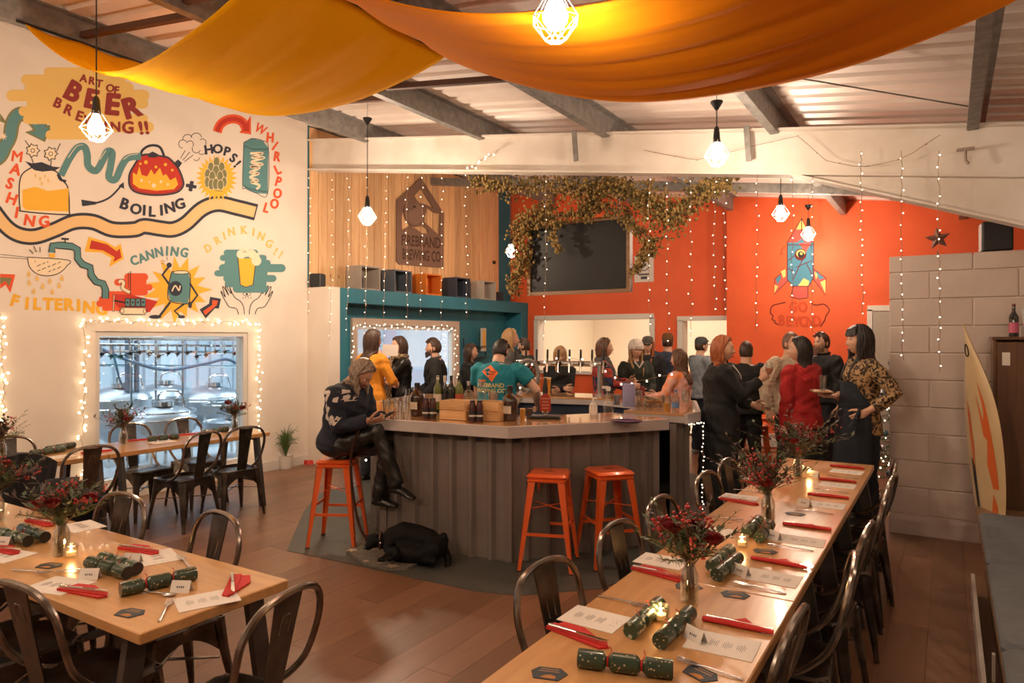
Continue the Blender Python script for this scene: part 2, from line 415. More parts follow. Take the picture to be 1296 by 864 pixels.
# far orange wall: hatch opening and doorway, right half stepped forward
xa = PY(668,300,YF).x
def fx(px): return PY(px,400,YF).x
xs = PY(922,300,YF).x
q = MB(); wall_with_hole(q, 'Y', YF+.1, -7.4, fx(924), 0, 4.6, [(fx(681), fx(824), 1.08, PY(700,404,YF).z), (fx(864), fx(924), 0, PY(890,405,YF).z)], .2)
struct('wall_far', q, M_orange)
YR = YF-.25
q = MB(); q.box(((fx(924)+3.3)/2+.01, YR+.175, 2.2), (3.3-fx(924), .35, 4.4)); struct('wall_far_right', q, M_orange)
q = MB(); a, b_ = fx(681), fx(824); zt = PY(700,404,YF).z
for c, d in (((a+b_)/2, (b_-a+.12,.05,.09)),): q.box((c,YF-.01,zt+.03), d); q.box((c,YF-.03,1.06), (d[0],.09,.06))
for x in (a-.03,b_+.03): q.box((x,YF-.01,(1.08+zt)/2), (.09,.05,zt-1.08))
q.box((a+.008,YF+.1,(1.08+zt)/2), (.02,.2,zt-1.08)); q.box((b_-.008,YF+.1,(1.08+zt)/2), (.02,.2,zt-1.08)); q.box(((a+b_)/2,YF+.1,zt-.008), (b_-a,.2,.02)); struct('window_4', q, M_whitepl)
q = MB(); a, b_ = fx(864), fx(924); zt = PY(890,405,YF).z
q.box((a-.04,YF-.01,zt/2), (.09,.05,zt)); q.box(((a+b_)/2-.04,YF-.01,zt+.03), (b_-a+.1,.05,.08)); q.box((a+.008,YF+.11,zt/2), (.02,.2,zt)); struct('door_1', q, M_whitepl)
# pale door by the Christmas tree
xd = PY(1104,400,YR).x
q = MB(); q.box((xd-.03,YR-.02,1.06), (.07,.05,2.12)); q.box((xd+.42,YR-.02,2.14), (.96,.05,.08)); q.box((xd+.87,YR-.02,1.06), (.07,.05,2.12)); d2 = struct('door_2', q, M_whitepl)
q = MB(); q.box((xd+.42,YR-.02,1.05), (.82,.03,2.08)); q.build('door_leaf', mat('door_paint', (.42,.36,.30), .6), d2, smooth=0)
for zc, hh in ((1.55,.75),(.6,.8)): 
    q = MB(); q.box((xd+.42,YR-.04,zc), (.55,.02,hh), bevel=.008); q.build('door_panel', mat('door_paint', (.42,.36,.30), .6), d2)
q = MB(); q.box(((fx(924)+xd-.1)/2, YR-.01, .1), (xd-.1-fx(924), .02, .2)); struct('baseboard_far', q, M_whitepl)
# kitchen beyond the hatch
MK = mat('kitchen_paint', (.80,.74,.62), .7)
q = MB(); q.box((-4.6,15.6,1.8), (5.6,.1,3.7)); q.box((-7.45,13.8,1.8), (.1,3.6,3.7)); q.box((-1.8,13.8,1.8), (.1,3.6,3.7)); q.box((-4.6,13.8,3.6), (5.8,3.7,.1)); q.box((-4.6,13.8,-.05), (5.8,3.7,.1)); struct('wall_kitchen', q, MK)
# brewery hall beyond the mural wall
MBW = mat('brewery_wall', (.72,.78,.84), .6)
q = MB(); q.box((-13.6,5,2.2), (.1,16,4.6)); q.box((-10.6,-2.9,2.2), (6,.1,4.6)); q.box((-10.6,13,2.2), (6,.1,4.6)); q.box((-10.6,5,4.5), (6.2,16,.1)); struct('wall_brewery', q, MBW)
q = MB()
for i in range(54): q.box((-13.5,-2.6+i*.29,2.2), (.06,.05,4.4))
q.build('cladding_rib', MBW, bpy.data.objects['wall_brewery'], smooth=0, kind='stuff')
q = MB(); q.box((-10.6,5,-.06), (6,16,.1)); struct('floor_brewery', q, mat('brewery_floor', (.60,.62,.64), .4))
# unseen sides of the room
q = MB(); q.box((3.3,4,2), (.1,16,4.2)); struct('wall_right', q, M_block)
q = MB(); q.box((-2,-3.85,2.3), (11,.1,4.8)); struct('wall_back', q, M_white)
# block partition on the right, laid block by block
YP = PZ(1125,672,0).y; XP = PY(1125,500,YP).x
q = MB(); q.box(((XP+3.2)/2+.01,YP+.097,1.2), (3.2-XP-.02,.182,2.38)); part = struct('wall_partition', q, M_mortar)
bw, bh = .62, .2335; z = .0; k = 0
q = MB(); q.box(((XP+3.2)/2,YP-.012,.14), (3.2-XP,.03,.05)); q.box(((XP+3.2)/2,YP-.006,.06), (3.2-XP,.025,.12)); struct('baseboard_partition', q, mat('partition_board', (.58,.50,.45), .6))
zc = .17
while zc < 2.41:
    h = min(bh, 2.42-zc); x = XP + (0 if k % 2 else -.31)
    while x < 3.1:
        x0 = max(x, XP); x1 = min(x+bw, 3.2)
        if x1-x0 > .08:
            q = MB(); q.box((0,0,0), (x1-x0-.007,.2,h-.007), bevel=.006); o = q.build('concrete_block', M_block, part, smooth=40)
            o.location = ((x0+x1)/2, YP+.1-random.uniform(0,.004), zc+h/2)
        x += bw
    zc += bh; k += 1
# steel: purlins, portal rafter with haunch, stays
def zed(q, X, y0, y1):
    z = roofz(X)-.005; q.box((X,(y0+y1)/2,z-.11), (.012,y1-y0,.22)); q.box((X+.035,(y0+y1)/2,z-.01), (.07,y1-y0,.012)); q.box((X-.035,(y0+y1)/2,z-.215), (.07,y1-y0,.012)); q.box((X-.07,(y0+y1)/2,z-.2), (.012,y1-y0,.03))
for X in (-6.32,-4.52,-2.96,-1.30,.2,1.8):
    q = MB(); zed(q, X, -3.7, 11.6); o = struct('ceiling_purlin', q, M_galv)
def raf(x, d): return roofz(x)-.22-d
q = MB()
zb = lambda x: 3.16+(x+1.19)*-.1355
x0, x1 = XW, 3.2
zt = lambda x: zb(x)+.40
poly = [(x0,zb(x0)),(-1.19,zb(-1.19)),(.49,2.56),(1.9,1.9),(1.9,zt(1.9)),(x0,zt(x0))]
q.prism(poly, (0,.02,0), (0,YB+.06,0), (1,0,0), (0,0,1))
fl = lambda pts, w_=.17: [q.bar((pts[i][0],YB+.07,pts[i][1]), (pts[i+1][0],YB+.07,pts[i+1][1]), w_, .018, up=(0,0,1)) for i in range(len(pts)-1)]
fl([(x0,zb(x0)),(-1.19,zb(-1.19)),(.49,2.56),(1.9,1.9)]); fl([(x0,zt(x0)),(1.9,zt(1.9))]); fl([(-1.19,zb(-1.19)),(1.9,zb(1.9))], .16)
beam = struct('trim_portal_rafter', q, M_beam, smooth=0)
q = MB(); q.box((1.9,YB+.07,1.5), (.2,.2,3)); struct('trim_portal_column', q, M_beam)
q = MB()
for px in (727,945):
    p = PY(px,170,YB-.05); q.bar((p.x,YB-.06,zt(p.x)+.02), (p.x+.02,YB-.05,zb(p.x)+.1), .02, .05, up=(1,0,0))
struct('trim_beam_stay', q, M_galv)
q = MB()
for (X0, X1, Y) in ((-6.3,-4.52,3.1),(-6.3,-4.52,5.2),(-4.52,-2.96,2.9),(-2.96,-1.3,3.3),(-4.52,-2.96,4.9)): q.bar((X0,Y,roofz(X0)-.15),(X1,Y,roofz(X1)-.15), .05,.05)
struct('trim_purlin_brace', q, mat('rusty_angle', (.10,.05,.035), .6, .3))
q = MB(); q.tube([PT(885,78,4.6),PT(1228,135,5.2)], .006, 5); tag(q.build('tie_wire', M_galv), 'thin steel tie wire running under the roof to the right purlin', 'wire')
# rear frame rafter seen behind the beam
q = MB(); q.bar((-7.38,9.2,roofz(-7.38)-.26),(2,9.2,roofz(2)-.26), .10,.12); struct('trim_rear_rafter', q, M_galv)

# ================================================================== MURAL painted on the left wall
C = dict(red=(.52,.035,.02), orange=(.75,.10,.03), maroon=(.28,.035,.03), navy=(.03,.035,.055), teal=(.10,.25,.26), yellow=(.85,.46,.04), gold=(.78,.52,.16), tan=(.78,.52,.24), black=(.02,.02,.022), green=(.20,.20,.09), cream=(.85,.70,.50), grey=(.35,.30,.2))
def pm(c): return mat('paint_'+c, C[c], .8)
class Paint:
    k0 = 0
    def __init__(s, fr, sc_, wall, layer=0): s.q = MB(); s.fr = fr; s.k = sc_; s.wall = wall; s.L = layer; s.ms = []; Paint.k0 += 1; s.base = .0010+.00004*(Paint.k0 % 12); s.n = 0
    def tr(s, x, y): return (s.fr[0]+x/s.k, s.fr[1]+y/s.k)
    def P(s, x, y, lay):
        px, py = s.tr(x, y)
        if s.wall[0] == 'X': p = PX(px, py, s.wall[1]); p.x += s.base+.00012*s.n; return p
        p = PY(px, py, s.wall[1]); p.y -= s.base+.00012*s.n; return p
    def use(s, c):
        s.n += 1
        m = pm(c)
        if m not in s.ms: s.ms.append(m)
        s.q.mi = s.ms.index(m)
    def fill(s, c, poly, lay=0):
        s.use(c); tri = tessellate_polygon([[Vector((p[0],p[1],0)) for p in poly]]); s.q.add([s.P(x,y,lay) for x,y in poly], [tuple(t) for t in tri]); return s
    def line(s, c, pts, w_=4, lay=1, closed=False, smooth=True):
        s.use(c); P = [Vector((x,y,0)) for x,y in pts]
        if closed: P.append(P[0])
        if smooth and len(P) > 2: P = smoothpath(P, 5)
        W_ = w_ if isinstance(w_, (list,tuple)) else [w_]*len(P); vs = []
        for i, p in enumerate(P):
            a = P[max(i-1,0)]; b_ = P[min(i+1,len(P)-1)]; d = (b_-a); d = d.normalized() if d.length else Vector((1,0,0)); n = Vector((-d.y,d.x,0)); ww = W_[i*len(W_)//len(P)]/2
            vs += [s.P(p.x+n.x*ww,p.y+n.y*ww,lay), s.P(p.x-n.x*ww,p.y-n.y*ww,lay)]
        s.q.add(vs, [(2*i,2*i+1,2*i+3,2*i+2) for i in range(len(P)-1)]); return s
    def oval(s, c, cx, cy, rx, ry, lay=1, w_=0, a0=0, a1=360):
        pts = [(cx+rx*math.cos(math.radians(a)), cy+ry*math.sin(math.radians(a))) for a in np.linspace(a0,a1,18,endpoint=(a1-a0<360))]
        return s.line(c, pts, w_, lay, closed=(a1-a0>=360)) if w_ else s.fill(c, pts, lay)
    def char(s, c, ch, x, y, h, rot=0, wx=1, lay=2, bold=.035):
        for ox, oy in ((0,0),(-.045,0),(.045,0),(0,.03),(0,-.03)): s.char1(c, ch, x+ox*h, y+oy*h, h, rot, wx, lay, bold)
        return s
    def char1(s, c, ch, x, y, h, rot, wx, lay, bold):
        s.use(c); s.n -= .8; V, F = text_geo(ch, 0.0 if ch in 'MW' else bold*.7); a = math.radians(rot); vs = []
        for vx, vy, _ in V:
            X, Y = vx*h*wx, -vy*h; vs.append(s.P(x+X*math.cos(a)-Y*math.sin(a), y+X*math.sin(a)+Y*math.cos(a), lay))
        s.q.add(vs, F); return s
    def chars(s, c, L, h, wx=1, bold=.035, lay=2):
        for e in L: s.char(c, e[0], e[1], e[2], e[4] if len(e) > 4 else h, e[3], wx, lay, bold)
        return s
    def burst(s, c, cx, cy, r1, r2, n, lay=0, sy=1, rnd=0):
        pts = []
        for i in range(2*n):
            a = PI*i/n; r = (r1 if i % 2 else r2)*(1+random.uniform(-rnd,rnd)); pts.append((cx+r*math.cos(a), cy+r*sy*math.sin(a)))
        return s.fill(c, pts, lay)
    def blob(s, c, cx, cy, W_, H_, n=8, lay=0):
        """cloud of horizontal brush strokes"""
        for i in range(n):
            s.n += 1; t = (i+.5)/n; yy = cy-H_/2+H_*t; ww = W_*(math.sin(PI*(.12+.76*t)))*random.uniform(.8,1.1); ox = random.uniform(-.13,.13)*W_
            h = H_/n*random.uniform(.58,.8); s.fill(c, [(cx+ox+ww/2*sx+(h*math.cos(a) if 1 else 0), yy+h*math.sin(a)) for sx, rg in ((1,np.linspace(-PI/2,PI/2,6)),(-1,np.linspace(PI/2,3*PI/2,6))) for a in rg], lay)
        return s
    def done(s, name, label):
        o = s.q.build(name, s.ms, PARENT[s.wall[0]], smooth=0, label=label); return o
PARENT = {'X': wall_left, 'Y': bpy.data.objects['wall_far_right']}
WL = ('X', XW)
A = ((0,60),2.4675); B1 = ((0,60),4.8); B2 = ((140,130),4.985); B3 = ((0,270),5.76); B4 = ((130,280),4.8)
p = Paint(*B1, WL)
p.blob('gold', 520,340, 760,430, 9)
p.chars('maroon', [('A',506,190,8),('R',556,205,8),('T',602,222,8),('O',668,250,8),('F',706,262,8)], 46)
p.chars('maroon', [('B',440,272,28,116),('E',552,318,12,112),('E',680,352,6,124),('R',796,372,-16,120)], 120, bold=.06)
p.chars('maroon', [('B',348,340,24),('R',412,382,24),('E',480,420,18),('W',546,450,12),('I',640,484,4),('N',700,486,0),('G',776,490,0,72),('!',855,494,-10,78),('!',890,492,-10,78)], 60)
p.done('painted_title', 'maroon words ART OF BEER BREWING!! on yellow brush strokes')
p = Paint(*B1, WL)
sn = [(-60,700),(0,660),(30,600),(60,540),(75,460),(110,410),(170,410),(220,450),(250,500)]
p.line('green', sn, 92, 0).fill('green', [(150,515),(320,465),(272,575)], 0).line('teal', sn, 66, 1).fill('teal', [(178,518),(300,482),(264,560)], 1)
p.fill('green', [(0,400),(45,465),(0,450)], 0)
for (x,y) in ((20,540),(212,448)): p.burst('cream', x,y, 10,26, 8, 2)
p.done('painted_snake_arrow', 'teal curved arrow with green edge')
p = Paint(*A, WL)
p.chars('orange', [('M',53,342,8),('A',48,382,14),('S',30,426,18),('H',36,474,20),('I',52,517,10),('N',92,542,10),('G',138,545,-4)], 34)
p.done('painted_word', 'orange word MASHING')
p = Paint(*A, WL)
jar = [(98,375),(70,395),(60,430),(62,500),(75,512),(205,522),(216,510),(212,440),(195,415),(170,385)]
p.fill('cream', jar, 0).line('black', jar, 4, 1, closed=True)
p.fill('yellow', [(70,445),(110,435),(150,448),(214,440),(214,512),(80,508),(70,495)], 1)
p.fill('navy', [(78,355),(100,362),(130,358),(165,372),(188,374),(172,384),(130,388),(98,376)], 2).oval('navy', 132,376, 30,9, 2, 3)
for cx, cy in ((102,322),(158,332)):
    p.burst('black', cx,cy, 17,24, 7, 1).burst('cream', cx,cy, 14,20, 7, 2).oval('black', cx,cy, 6,6, 3, 2)
for a in ([(78,290),(92,310)],[(188,300),(176,325)],[(98,345),(104,362)],[(160,352),(158,370)]): p.line('black', a, 2.5, 2)
for x,y in ((110,400),(125,410),(140,402),(150,415),(130,425)): p.oval('gold', x,y, 3,6, 2)
p.line('teal', [(190,400),(215,350),(240,315),(262,310),(272,335),(275,370),(300,385),(322,350),(335,325),(350,330),(345,370),(340,405),(360,412),(380,370),(400,345),(440,340)], 22, 1)
p.line('cream', [(212,345),(238,310),(258,304)], 2, 2).line('cream', [(312,350),(330,322)], 2, 2).line('cream', [(385,350),(405,336),(430,333)], 2, 2)
p.line('navy', [(180,395),(188,412),(206,418)], 8, 2)
p.done('painted_jar_and_pipe', 'mash jar with two cogs and a teal hose')
p = Paint(*B2, WL)
p.line('navy', [(185,350),(200,300),(250,270),(310,280),(340,345)], 16, 1).line('cream', [(205,335),(225,300),(262,284)], 5, 2)
body = [(185,335),(150,390),(118,450),(118,520),(150,560),(230,580),(330,582),(420,565),(458,525),(455,480),(425,410),(370,350),(330,338),(230,325)]
p.fill('maroon', body, 0).fill('red', [(x*.93+20,y*.93+30) for x,y in body], 1).line('navy', body, 10, 2, closed=True)
p.fill('yellow', [(140,440),(165,455),(180,400),(195,455),(230,465),(255,420),(275,455),(310,410),(330,460),(350,450),(375,490),(410,470),(425,515),(400,545),(290,555),(180,540),(140,510)], 3)
for x,y,r in ((195,490,9),(272,522,14),(316,498,9),(245,500,6),(360,515,7),(222,375,12),(285,405,9),(345,390,10),(388,425,8),(187,385,8)): p.oval('cream' if y > 470 else 'yellow', x,y, r,r, 4)
p.fill('navy', [(230,325),(265,308),(300,325),(290,345),(240,345)], 3).fill('navy', [(398,380),(425,358),(450,380),(425,418)], 3)
p.done('painted_kettle', 'red kettle filled with bubbling yellow beer')
p = Paint(*B2, WL)
for (x,y,r,a0,a1) in ((455,260,26,90,330),(485,230,30,170,340),(540,225,34,190,350),(580,250,22,220,400),(500,262,22,200,400),(575,300,26,-60,140),(540,345,20,0,150),(540,290,26,20,200)): p.oval('black', x,y, r,r, 1, 4, a0, a1)
for a in ([(440,352),(470,300)],[(455,362),(500,310)],[(465,372),(520,330)]): p.line('black', a, 4, 1)
p.done('painted_steam', 'outlined puff of steam')
p = Paint(*A, WL)
p.chars('navy', [('H',652,320,-8),('O',680,318,0),('P',708,326,14),('S',728,346,34),('!',740,365,48)], 28)
p.chars('navy', [('B',388,490,18,34),('O',424,506,8),('I',450,510,3),('L',474,514,2),('I',504,510,-4),('N',530,502,-12),('G',562,490,-16)], 32)
p.char('navy', '+', 596,436, 40, 10, bold=.07)
p.done('painted_words', 'navy words HOPS! and + BOILING')
p = Paint(*B2, WL)
p.burst('yellow', 668,475, 98,132, 26, 0, 1.12)
for i,(x,y,rx,ry) in enumerate([(668,375,20,34),(632,410,20,36),(700,410,20,36),(664,432,22,38),(612,455,20,38),(716,455,18,36),(640,470,20,40),(690,470,20,40),(608,500,16,34),(716,500,16,32),(635,515,20,34),(662,512,20,36),(692,518,20,32)]):
    p.oval('green', x,y, rx,ry, 1+i*.2); p.oval('cream', x,y, rx,ry, 1.1+i*.2, 3)
p.line('green', [(655,552),(705,560)], 5, 3)
p.done('painted_hop_cone', 'green hop cone on yellow sunburst')
p = Paint(*B2, WL)
can = [(840,250),(870,235),(895,225),(960,240),(995,285),(990,575),(920,570),(850,540),(832,520)]
p.fill('teal', can, 0).line('navy', can, 4, 1, closed=True).line('navy', [(838,270),(900,292),(992,292)], 4, 2).line('navy', [(838,522),(890,545),(985,562)], 4, 2)
zz = [(880,320),(960,318),(890,345),(970,345),(885,375),(960,388),(880,405),(940,410),(878,440),(935,445),(880,470),(930,490),(885,500),(938,520),(920,545)]
p.line('cream', zz, 15, 2); p.done('painted_whirlpool_can', 'teal vessel with cream zigzag')
p = Paint(*B2, WL)
ar = [(672,185),(690,140),(730,110),(785,102),(830,122),(852,160)]
p.line('orange', ar, 58, 0).fill('orange', [(885,80),(886,200),(812,190)], 0).line('red', ar, 28, 1).fill('red', [(872,105),(874,182),(830,178)], 1).done('painted_arrow', 'red curved arrow')
p = Paint(*B2, WL)
p.chars('orange', [('W',945,168,28),('H',1006,222,4),('I',1035,275,36),('R',1048,342,8),('L',1053,425,-24),('P',1056,500,16),('O',1052,575,4),('O',1033,640,4),('L',980,665,16)], 60, .8).done('painted_word', 'orange word WHIRLPOOL curving down')
p = Paint(*A, WL)
r1 = [(-20,510),(20,560),(60,585),(110,590),(170,570),(230,545),(290,545),(350,568),(420,568),(450,558),(500,565),(540,568),(580,550),(630,505),(680,488),(740,500),(800,515)]
p.line('navy', r1, 52, 0).line('tan', r1[:-1]+[(796,514)], 34, 1)
p.done('painted_river', 'tan winding ribbon with navy edges')
p = Paint(*A, WL)
p.line('navy', [(255,490),(290,488),(340,470),(380,430)], 6, 1).fill('navy', [(386,420),(370,432),(388,442)], 1).fill('navy', [(253,475),(300,482),(300,490),(258,496)], 1).done('painted_swoosh', 'navy swoosh arrow')
p = Paint(*B3, WL)
p.line('black', [(0,298),(200,320)], 4, 1).line('black', [(0,318),(205,332)], 4, 1)
p.fill('cream', [(200,318),(495,340),(480,390),(430,435),(350,455),(270,440),(220,390)], 0).line('black', [(200,318),(495,340),(485,385),(430,435),(350,455),(270,440),(215,390),(200,318)], 6, 1)
for i in range(26): p.oval('black', 255+(i*37)%190, 350+(i*23)%75, 4,4, 2)
for x,y in ((208,440),(270,470),(362,490),(450,470),(212,505),(310,530),(430,525),(245,565),(380,570)): p.fill('gold', [(x,y-25),(x+14,y+5),(x+8,y+22),(x-8,y+22),(x-14,y+5)], 1)
for a in ([(212,262),(240,292)],[(245,238),(264,282)],[(290,245),(290,282)]): p.line('black', a, 6, 1)
tp = [(376,285),(380,235),(440,232),(520,240),(562,260),(565,330),(600,372),(655,392),(662,450),(700,498),(750,512),(768,560),(765,620)]
p.line('black', tp, 54, 0, smooth=False).line('teal', tp, 40, 1, smooth=False)
p.fill('yellow', [(356,292),(398,292),(398,322),(360,322)], 1).line('black', [(472,182),(472,212)], 8, 1).line('black', [(445,184),(500,188)], 14, 1)
p.done('painted_sieve_and_tap', 'straining sieve under a stepped teal tap pipe')
p = Paint(*B3, WL)
p.chars('yellow', [('F',105,640,18),('I',196,660,4),('L',268,664,2),('T',350,664,2),('E',425,668,0),('R',500,668,0),('I',572,674,0),('N',648,688,4),('G',740,700,0)], 84, bold=.06).done('painted_word', 'yellow word FILTERING')
p = Paint(*B3, WL)
p.fill('yellow', [(645,170),(770,205),(840,245),(880,220),(902,330),(795,390),(812,325),(740,285),(615,280)], 0).fill('red', [(665,195),(780,225),(850,275),(872,255),(886,320),(825,355),(835,318),(750,270),(650,258)], 1).done('painted_arrow', 'red arrow outlined in yellow')
p = Paint(*B3, WL)
p.fill('orange', [(0,440),(112,445),(75,580),(40,520),(0,550)], 0).fill('green', [(0,465),(85,470),(65,530),(40,490),(0,515)], 1).done('painted_arrow', 'orange arrow with green core')
p = Paint(*B3, WL)
p.blob('orange', 975,520, 210,150, 4).blob('orange', 840,640, 200,130, 4).fill('red', [(820,590),(950,590),(1060,620),(1150,640),(1090,720),(880,700),(820,640)], 0.5)
p.line('black', [(950,420),(950,590)], 6, 2).line('black', [(935,430),(935,540)], 4, 2).line('black', [(865,505),(880,492),(900,505),(892,540),(915,560),(945,575)], 30, 2).line('cream', [(865,505),(880,492),(900,505),(892,540),(915,560),(945,575)], 22, 3)
p.line('black', [(830,590),(825,715)], 12, 2).line('cream', [(830,595),(825,710)], 6, 3).line('black', [(830,635),(910,650)], 12, 2)
for i in range(4): p.fill('black', [(910+i*38,618),(946+i*38,618),(946+i*38,680),(910+i*38,680)], 3).fill('teal', [(915+i*38,624),(942+i*38,624),(942+i*38,674),(915+i*38,674)], 4).oval('navy', 928+i*38,648, 8,8, 5)
p.line('black', [(880,710),(1060,712)], 56, 3).line('cream', [(880,710),(1060,712)], 44, 4).oval('black', 886,710, 17,17, 5, 4).oval('black', 1056,712, 15,15, 5, 4)
p.done('painted_canning_line', 'red canning machine with four teal cans')
p = Paint(*B4, WL)
p.chars('teal', [('C',192,240,-16),('A',240,225,-22),('N',288,205,-14),('N',342,190,-10),('I',390,183,2),('N',436,186,8),('G',495,192,12)], 56, .85).done('painted_word', 'teal word CANNING')
p = Paint(*B4, WL)
p.burst('yellow', 455,415, 125,195, 15, 0, 1, .1)
bd = [(420,305),(520,312),(532,360),(528,450),(515,500),(410,485),(395,430),(410,340)]
p.fill('teal', bd, 1).line('navy', bd, 6, 2, closed=True).oval('cream', 475,310, 48,10, 3).oval('navy', 475,310, 48,10, 3.2, 4).oval('navy', 442,408, 42,46, 3).line('cream', [(420,425),(440,390),(462,420),(470,390)], 8, 4)
p.line('navy', [(405,385),(362,325),(405,270)], 14, 2, smooth=False).oval('navy', 403,266, 16,16, 3).line('navy', [(528,375),(575,450),(535,500)], 12, 2, smooth=False).oval('navy', 530,508, 12,20, 3)
p.line('navy', [(410,490),(345,575)], 14, 2).oval('navy', 318,580, 38,12, 3).line('navy', [(495,500),(435,545),(480,585)], 12, 2, smooth=False).oval('navy', 478,580, 22,10, 3)
for a in ([(360,235),(375,245)],[(388,215),(392,238)],[(358,255),(372,258)]): p.line('navy', a, 3, 3)
p.done('painted_dancing_can', 'striding teal can with navy arms and legs on yellow burst')
p = Paint(*B4, WL)
p.chars('gold', [('D',640,165,-26),('R',697,118,-26),('I',738,90,-16),('N',782,66,-10),('K',856,55,-3),('I',915,68,6),('N',962,92,18),('G',1010,138,26),('!',1048,185,30),('!',1080,205,30)], 48, .85).done('painted_word', 'yellow word DRINKING!!')
p = Paint(*B4, WL)
p.blob('teal', 875,300, 330,250, 8).fill('yellow', [(820,225),(930,225),(912,385),(870,400),(832,385)], 2).line('navy', [(820,220),(835,385),(870,400),(912,385),(932,220)], 5, 3, smooth=False)
for x,y,r in ((840,200,28),(870,190,26),(905,198,26),(932,240,30),(925,215,26)): p.oval('cream', x,y, r,r, 2.5)
p.line('navy', [(850,190),(860,180),(872,190)], 3, 4)
p.done('painted_beer_glass', 'pint of yellow beer with foam on teal splash')
p = Paint(*B4, WL)
for s_ in (1,-1):
    g = lambda x, y: (875+s_*(x-875), y)
    p.line('black', [g(x,y) for x,y in [(860,565),(855,520),(835,485),(800,460),(775,410),(770,400),(780,440),(750,395),(745,400),(765,450),(735,400),(728,405),(745,460),(720,425),(722,440),(748,490),(770,520),(810,530),(825,565)]], 5, 1)
p.oval('black', 875,442, 24,11, 1, 3).oval('black', 875,442, 7,7, 2)
for x in (855,868,882,896): p.line('black', [(x,458),(x+(x-875)*.3,470)], 3, 1)
p.done('painted_hands', 'two outlined open hands')
p = Paint(*B4, WL)
p.fill('navy', [(588,535),(645,500),(652,458),(718,470),(705,530),(682,528),(625,590)], 0).fill('orange', [(610,545),(665,508),(665,478),(700,482),(692,510),(622,570)], 1).done('painted_arrow', 'orange arrow outlined in navy')

# rocket mural on the orange wall
WR = ('Y', YR); R_ = ((960,260),4.8)
C.update(blue=(.07,.24,.36), pink=(.55,.10,.08), dkred=(.13,.014,.012), lem=(.85,.62,.20), ghost=(.62,.075,.02))
p = Paint(*R_, WR)
p.fill('pink', [(262,78),(340,225),(175,225)], 0).fill('lem', [(262,80),(292,145),(228,145)], 1).fill('blue', [(262,200),(290,235),(225,235)], 1.5)
p.fill('blue', [(175,225),(335,225),(335,440),(305,490),(210,490),(175,450)], 1).fill('pink', [(245,228),(320,228),(285,290)], 1.5).fill('lem', [(240,488),(275,440),(310,460),(300,490)], 1.5)
p.oval('dkred', 255,298, 36,36, 2).oval('lem', 257,292, 28,24, 2.5).oval('black', 258,298, 20,20, 3).oval('lem', 260,292, 8,8, 3.5)
for sgn, P_ in ((1,[(175,385),(98,445),(95,540),(175,460)]),(1,[(335,385),(410,440),(408,545),(335,450)])): p.fill('pink', P_, 0).line('dkred', P_, 5, 2, closed=True, smooth=False)
p.fill('lem', [(135,400),(165,385),(165,430),(150,440)], 1).fill('blue', [(105,445),(135,420),(135,445),(115,480)], 1).fill('lem', [(98,480),(120,490),(96,535)], 1)
p.fill('blue', [(345,395),(400,440),(370,450)], 1).fill('lem', [(375,465),(408,450),(406,535)], 1).fill('lem', [(338,400),(360,420),(350,450)], 1)
p.fill('pink', [(210,492),(300,492),(302,560),(250,568),(195,555)], 1)
for a in ([(262,78),(175,225),(175,450),(210,490),(305,490),(335,440),(335,225),(262,78)],[(210,492),(195,555),(250,568),(302,560),(300,492)],[(175,240),(335,240)],[(285,290),(210,450)],[(180,380),(210,400)],[(180,335),(225,300)],[(230,375),(320,335)],[(290,350),(325,420)],[(262,78),(262,200)]): p.line('dkred', a, 5, 3, smooth=False)
p.line('dkred', [(165,588),(130,595),(85,610),(72,650),(90,670),(82,690),(100,700),(100,712),(120,722)], 6, 1).line('dkred', [(325,595),(350,605),(400,600),(430,635),(410,670),(400,700),(375,735)], 6, 1).line('dkred', [(165,245),(140,270),(135,295),(150,290)], 3, 1)
p.chars('ghost', [('G',210,620,0),('O',270,620,0),('B',140,700,0),('E',185,705,0),('Y',232,708,0),('O',275,708,0),('N',315,708,0),('D',355,705,0)], 62, .8)
p.done('painted_rocket', 'blue patchwork rocket with round eye window')
# ================================================================== PENDANT LAMPS
def pendant_proto():
    t = thing('pendant_lamp', '', 'lamp')
    q = MB(); q.tube([(0,0,.16),(0,0,.14),(0,0,.07),(0,0,.03)], [.012,.022,.028,.030], 12); q.build('lamp_socket', M_black, t)
    q = MB(); q.lathe([(.004,-.118),(.032,-.106),(.050,-.08),(.054,-.055),(.042,-.02),(.022,.02),(.016,.04)], seg=16); q.build('light_bulb', M_bulb, t)
    q = MB(); n = 6; top = (.028,.05); mid = (.105,-.075); bot = (.045,-.155)
    P = lambda r, z, k, o=0: (r*math.cos(2*PI*(k+o)/n), r*math.sin(2*PI*(k+o)/n), z)
    for k in range(n):
        q.tube([P(*top,k), P(*mid,k)], .0028, 4); q.tube([P(*mid,k), P(*mid,k+1)], .0028, 4)
        q.tube([P(*mid,k), P(*bot,k,.5)], .0028, 4); q.tube([P(*mid,k+1), P(*bot,k,.5)], .0028, 4); q.tube([P(*bot,k,.5), P(*bot,k+1,.5)], .0028, 4)
        q.tube([P(*bot,k,.5), (0,0,-.165)], .0028, 4)
    q.build('wire_cage', M_whitepl, t); return t
PL = ['caged pendant lamp hanging before the yellow beer lettering', 'caged pendant lamp hanging before the pine plank wall', 'caged pendant lamp hanging in front of the white steel beam', 'caged pendant lamp with a short cord above the painted rocket', 'smaller caged pendant lamp right beside the rocket tip', 'caged pendant lamp hanging before the teal wall by the hops', 'caged pendant lamp at the top edge above the amber cloth']
pp = freeze(pendant_proto()); ROSE = [None, (464,153), (907,133), None, (1023,262), None, None]
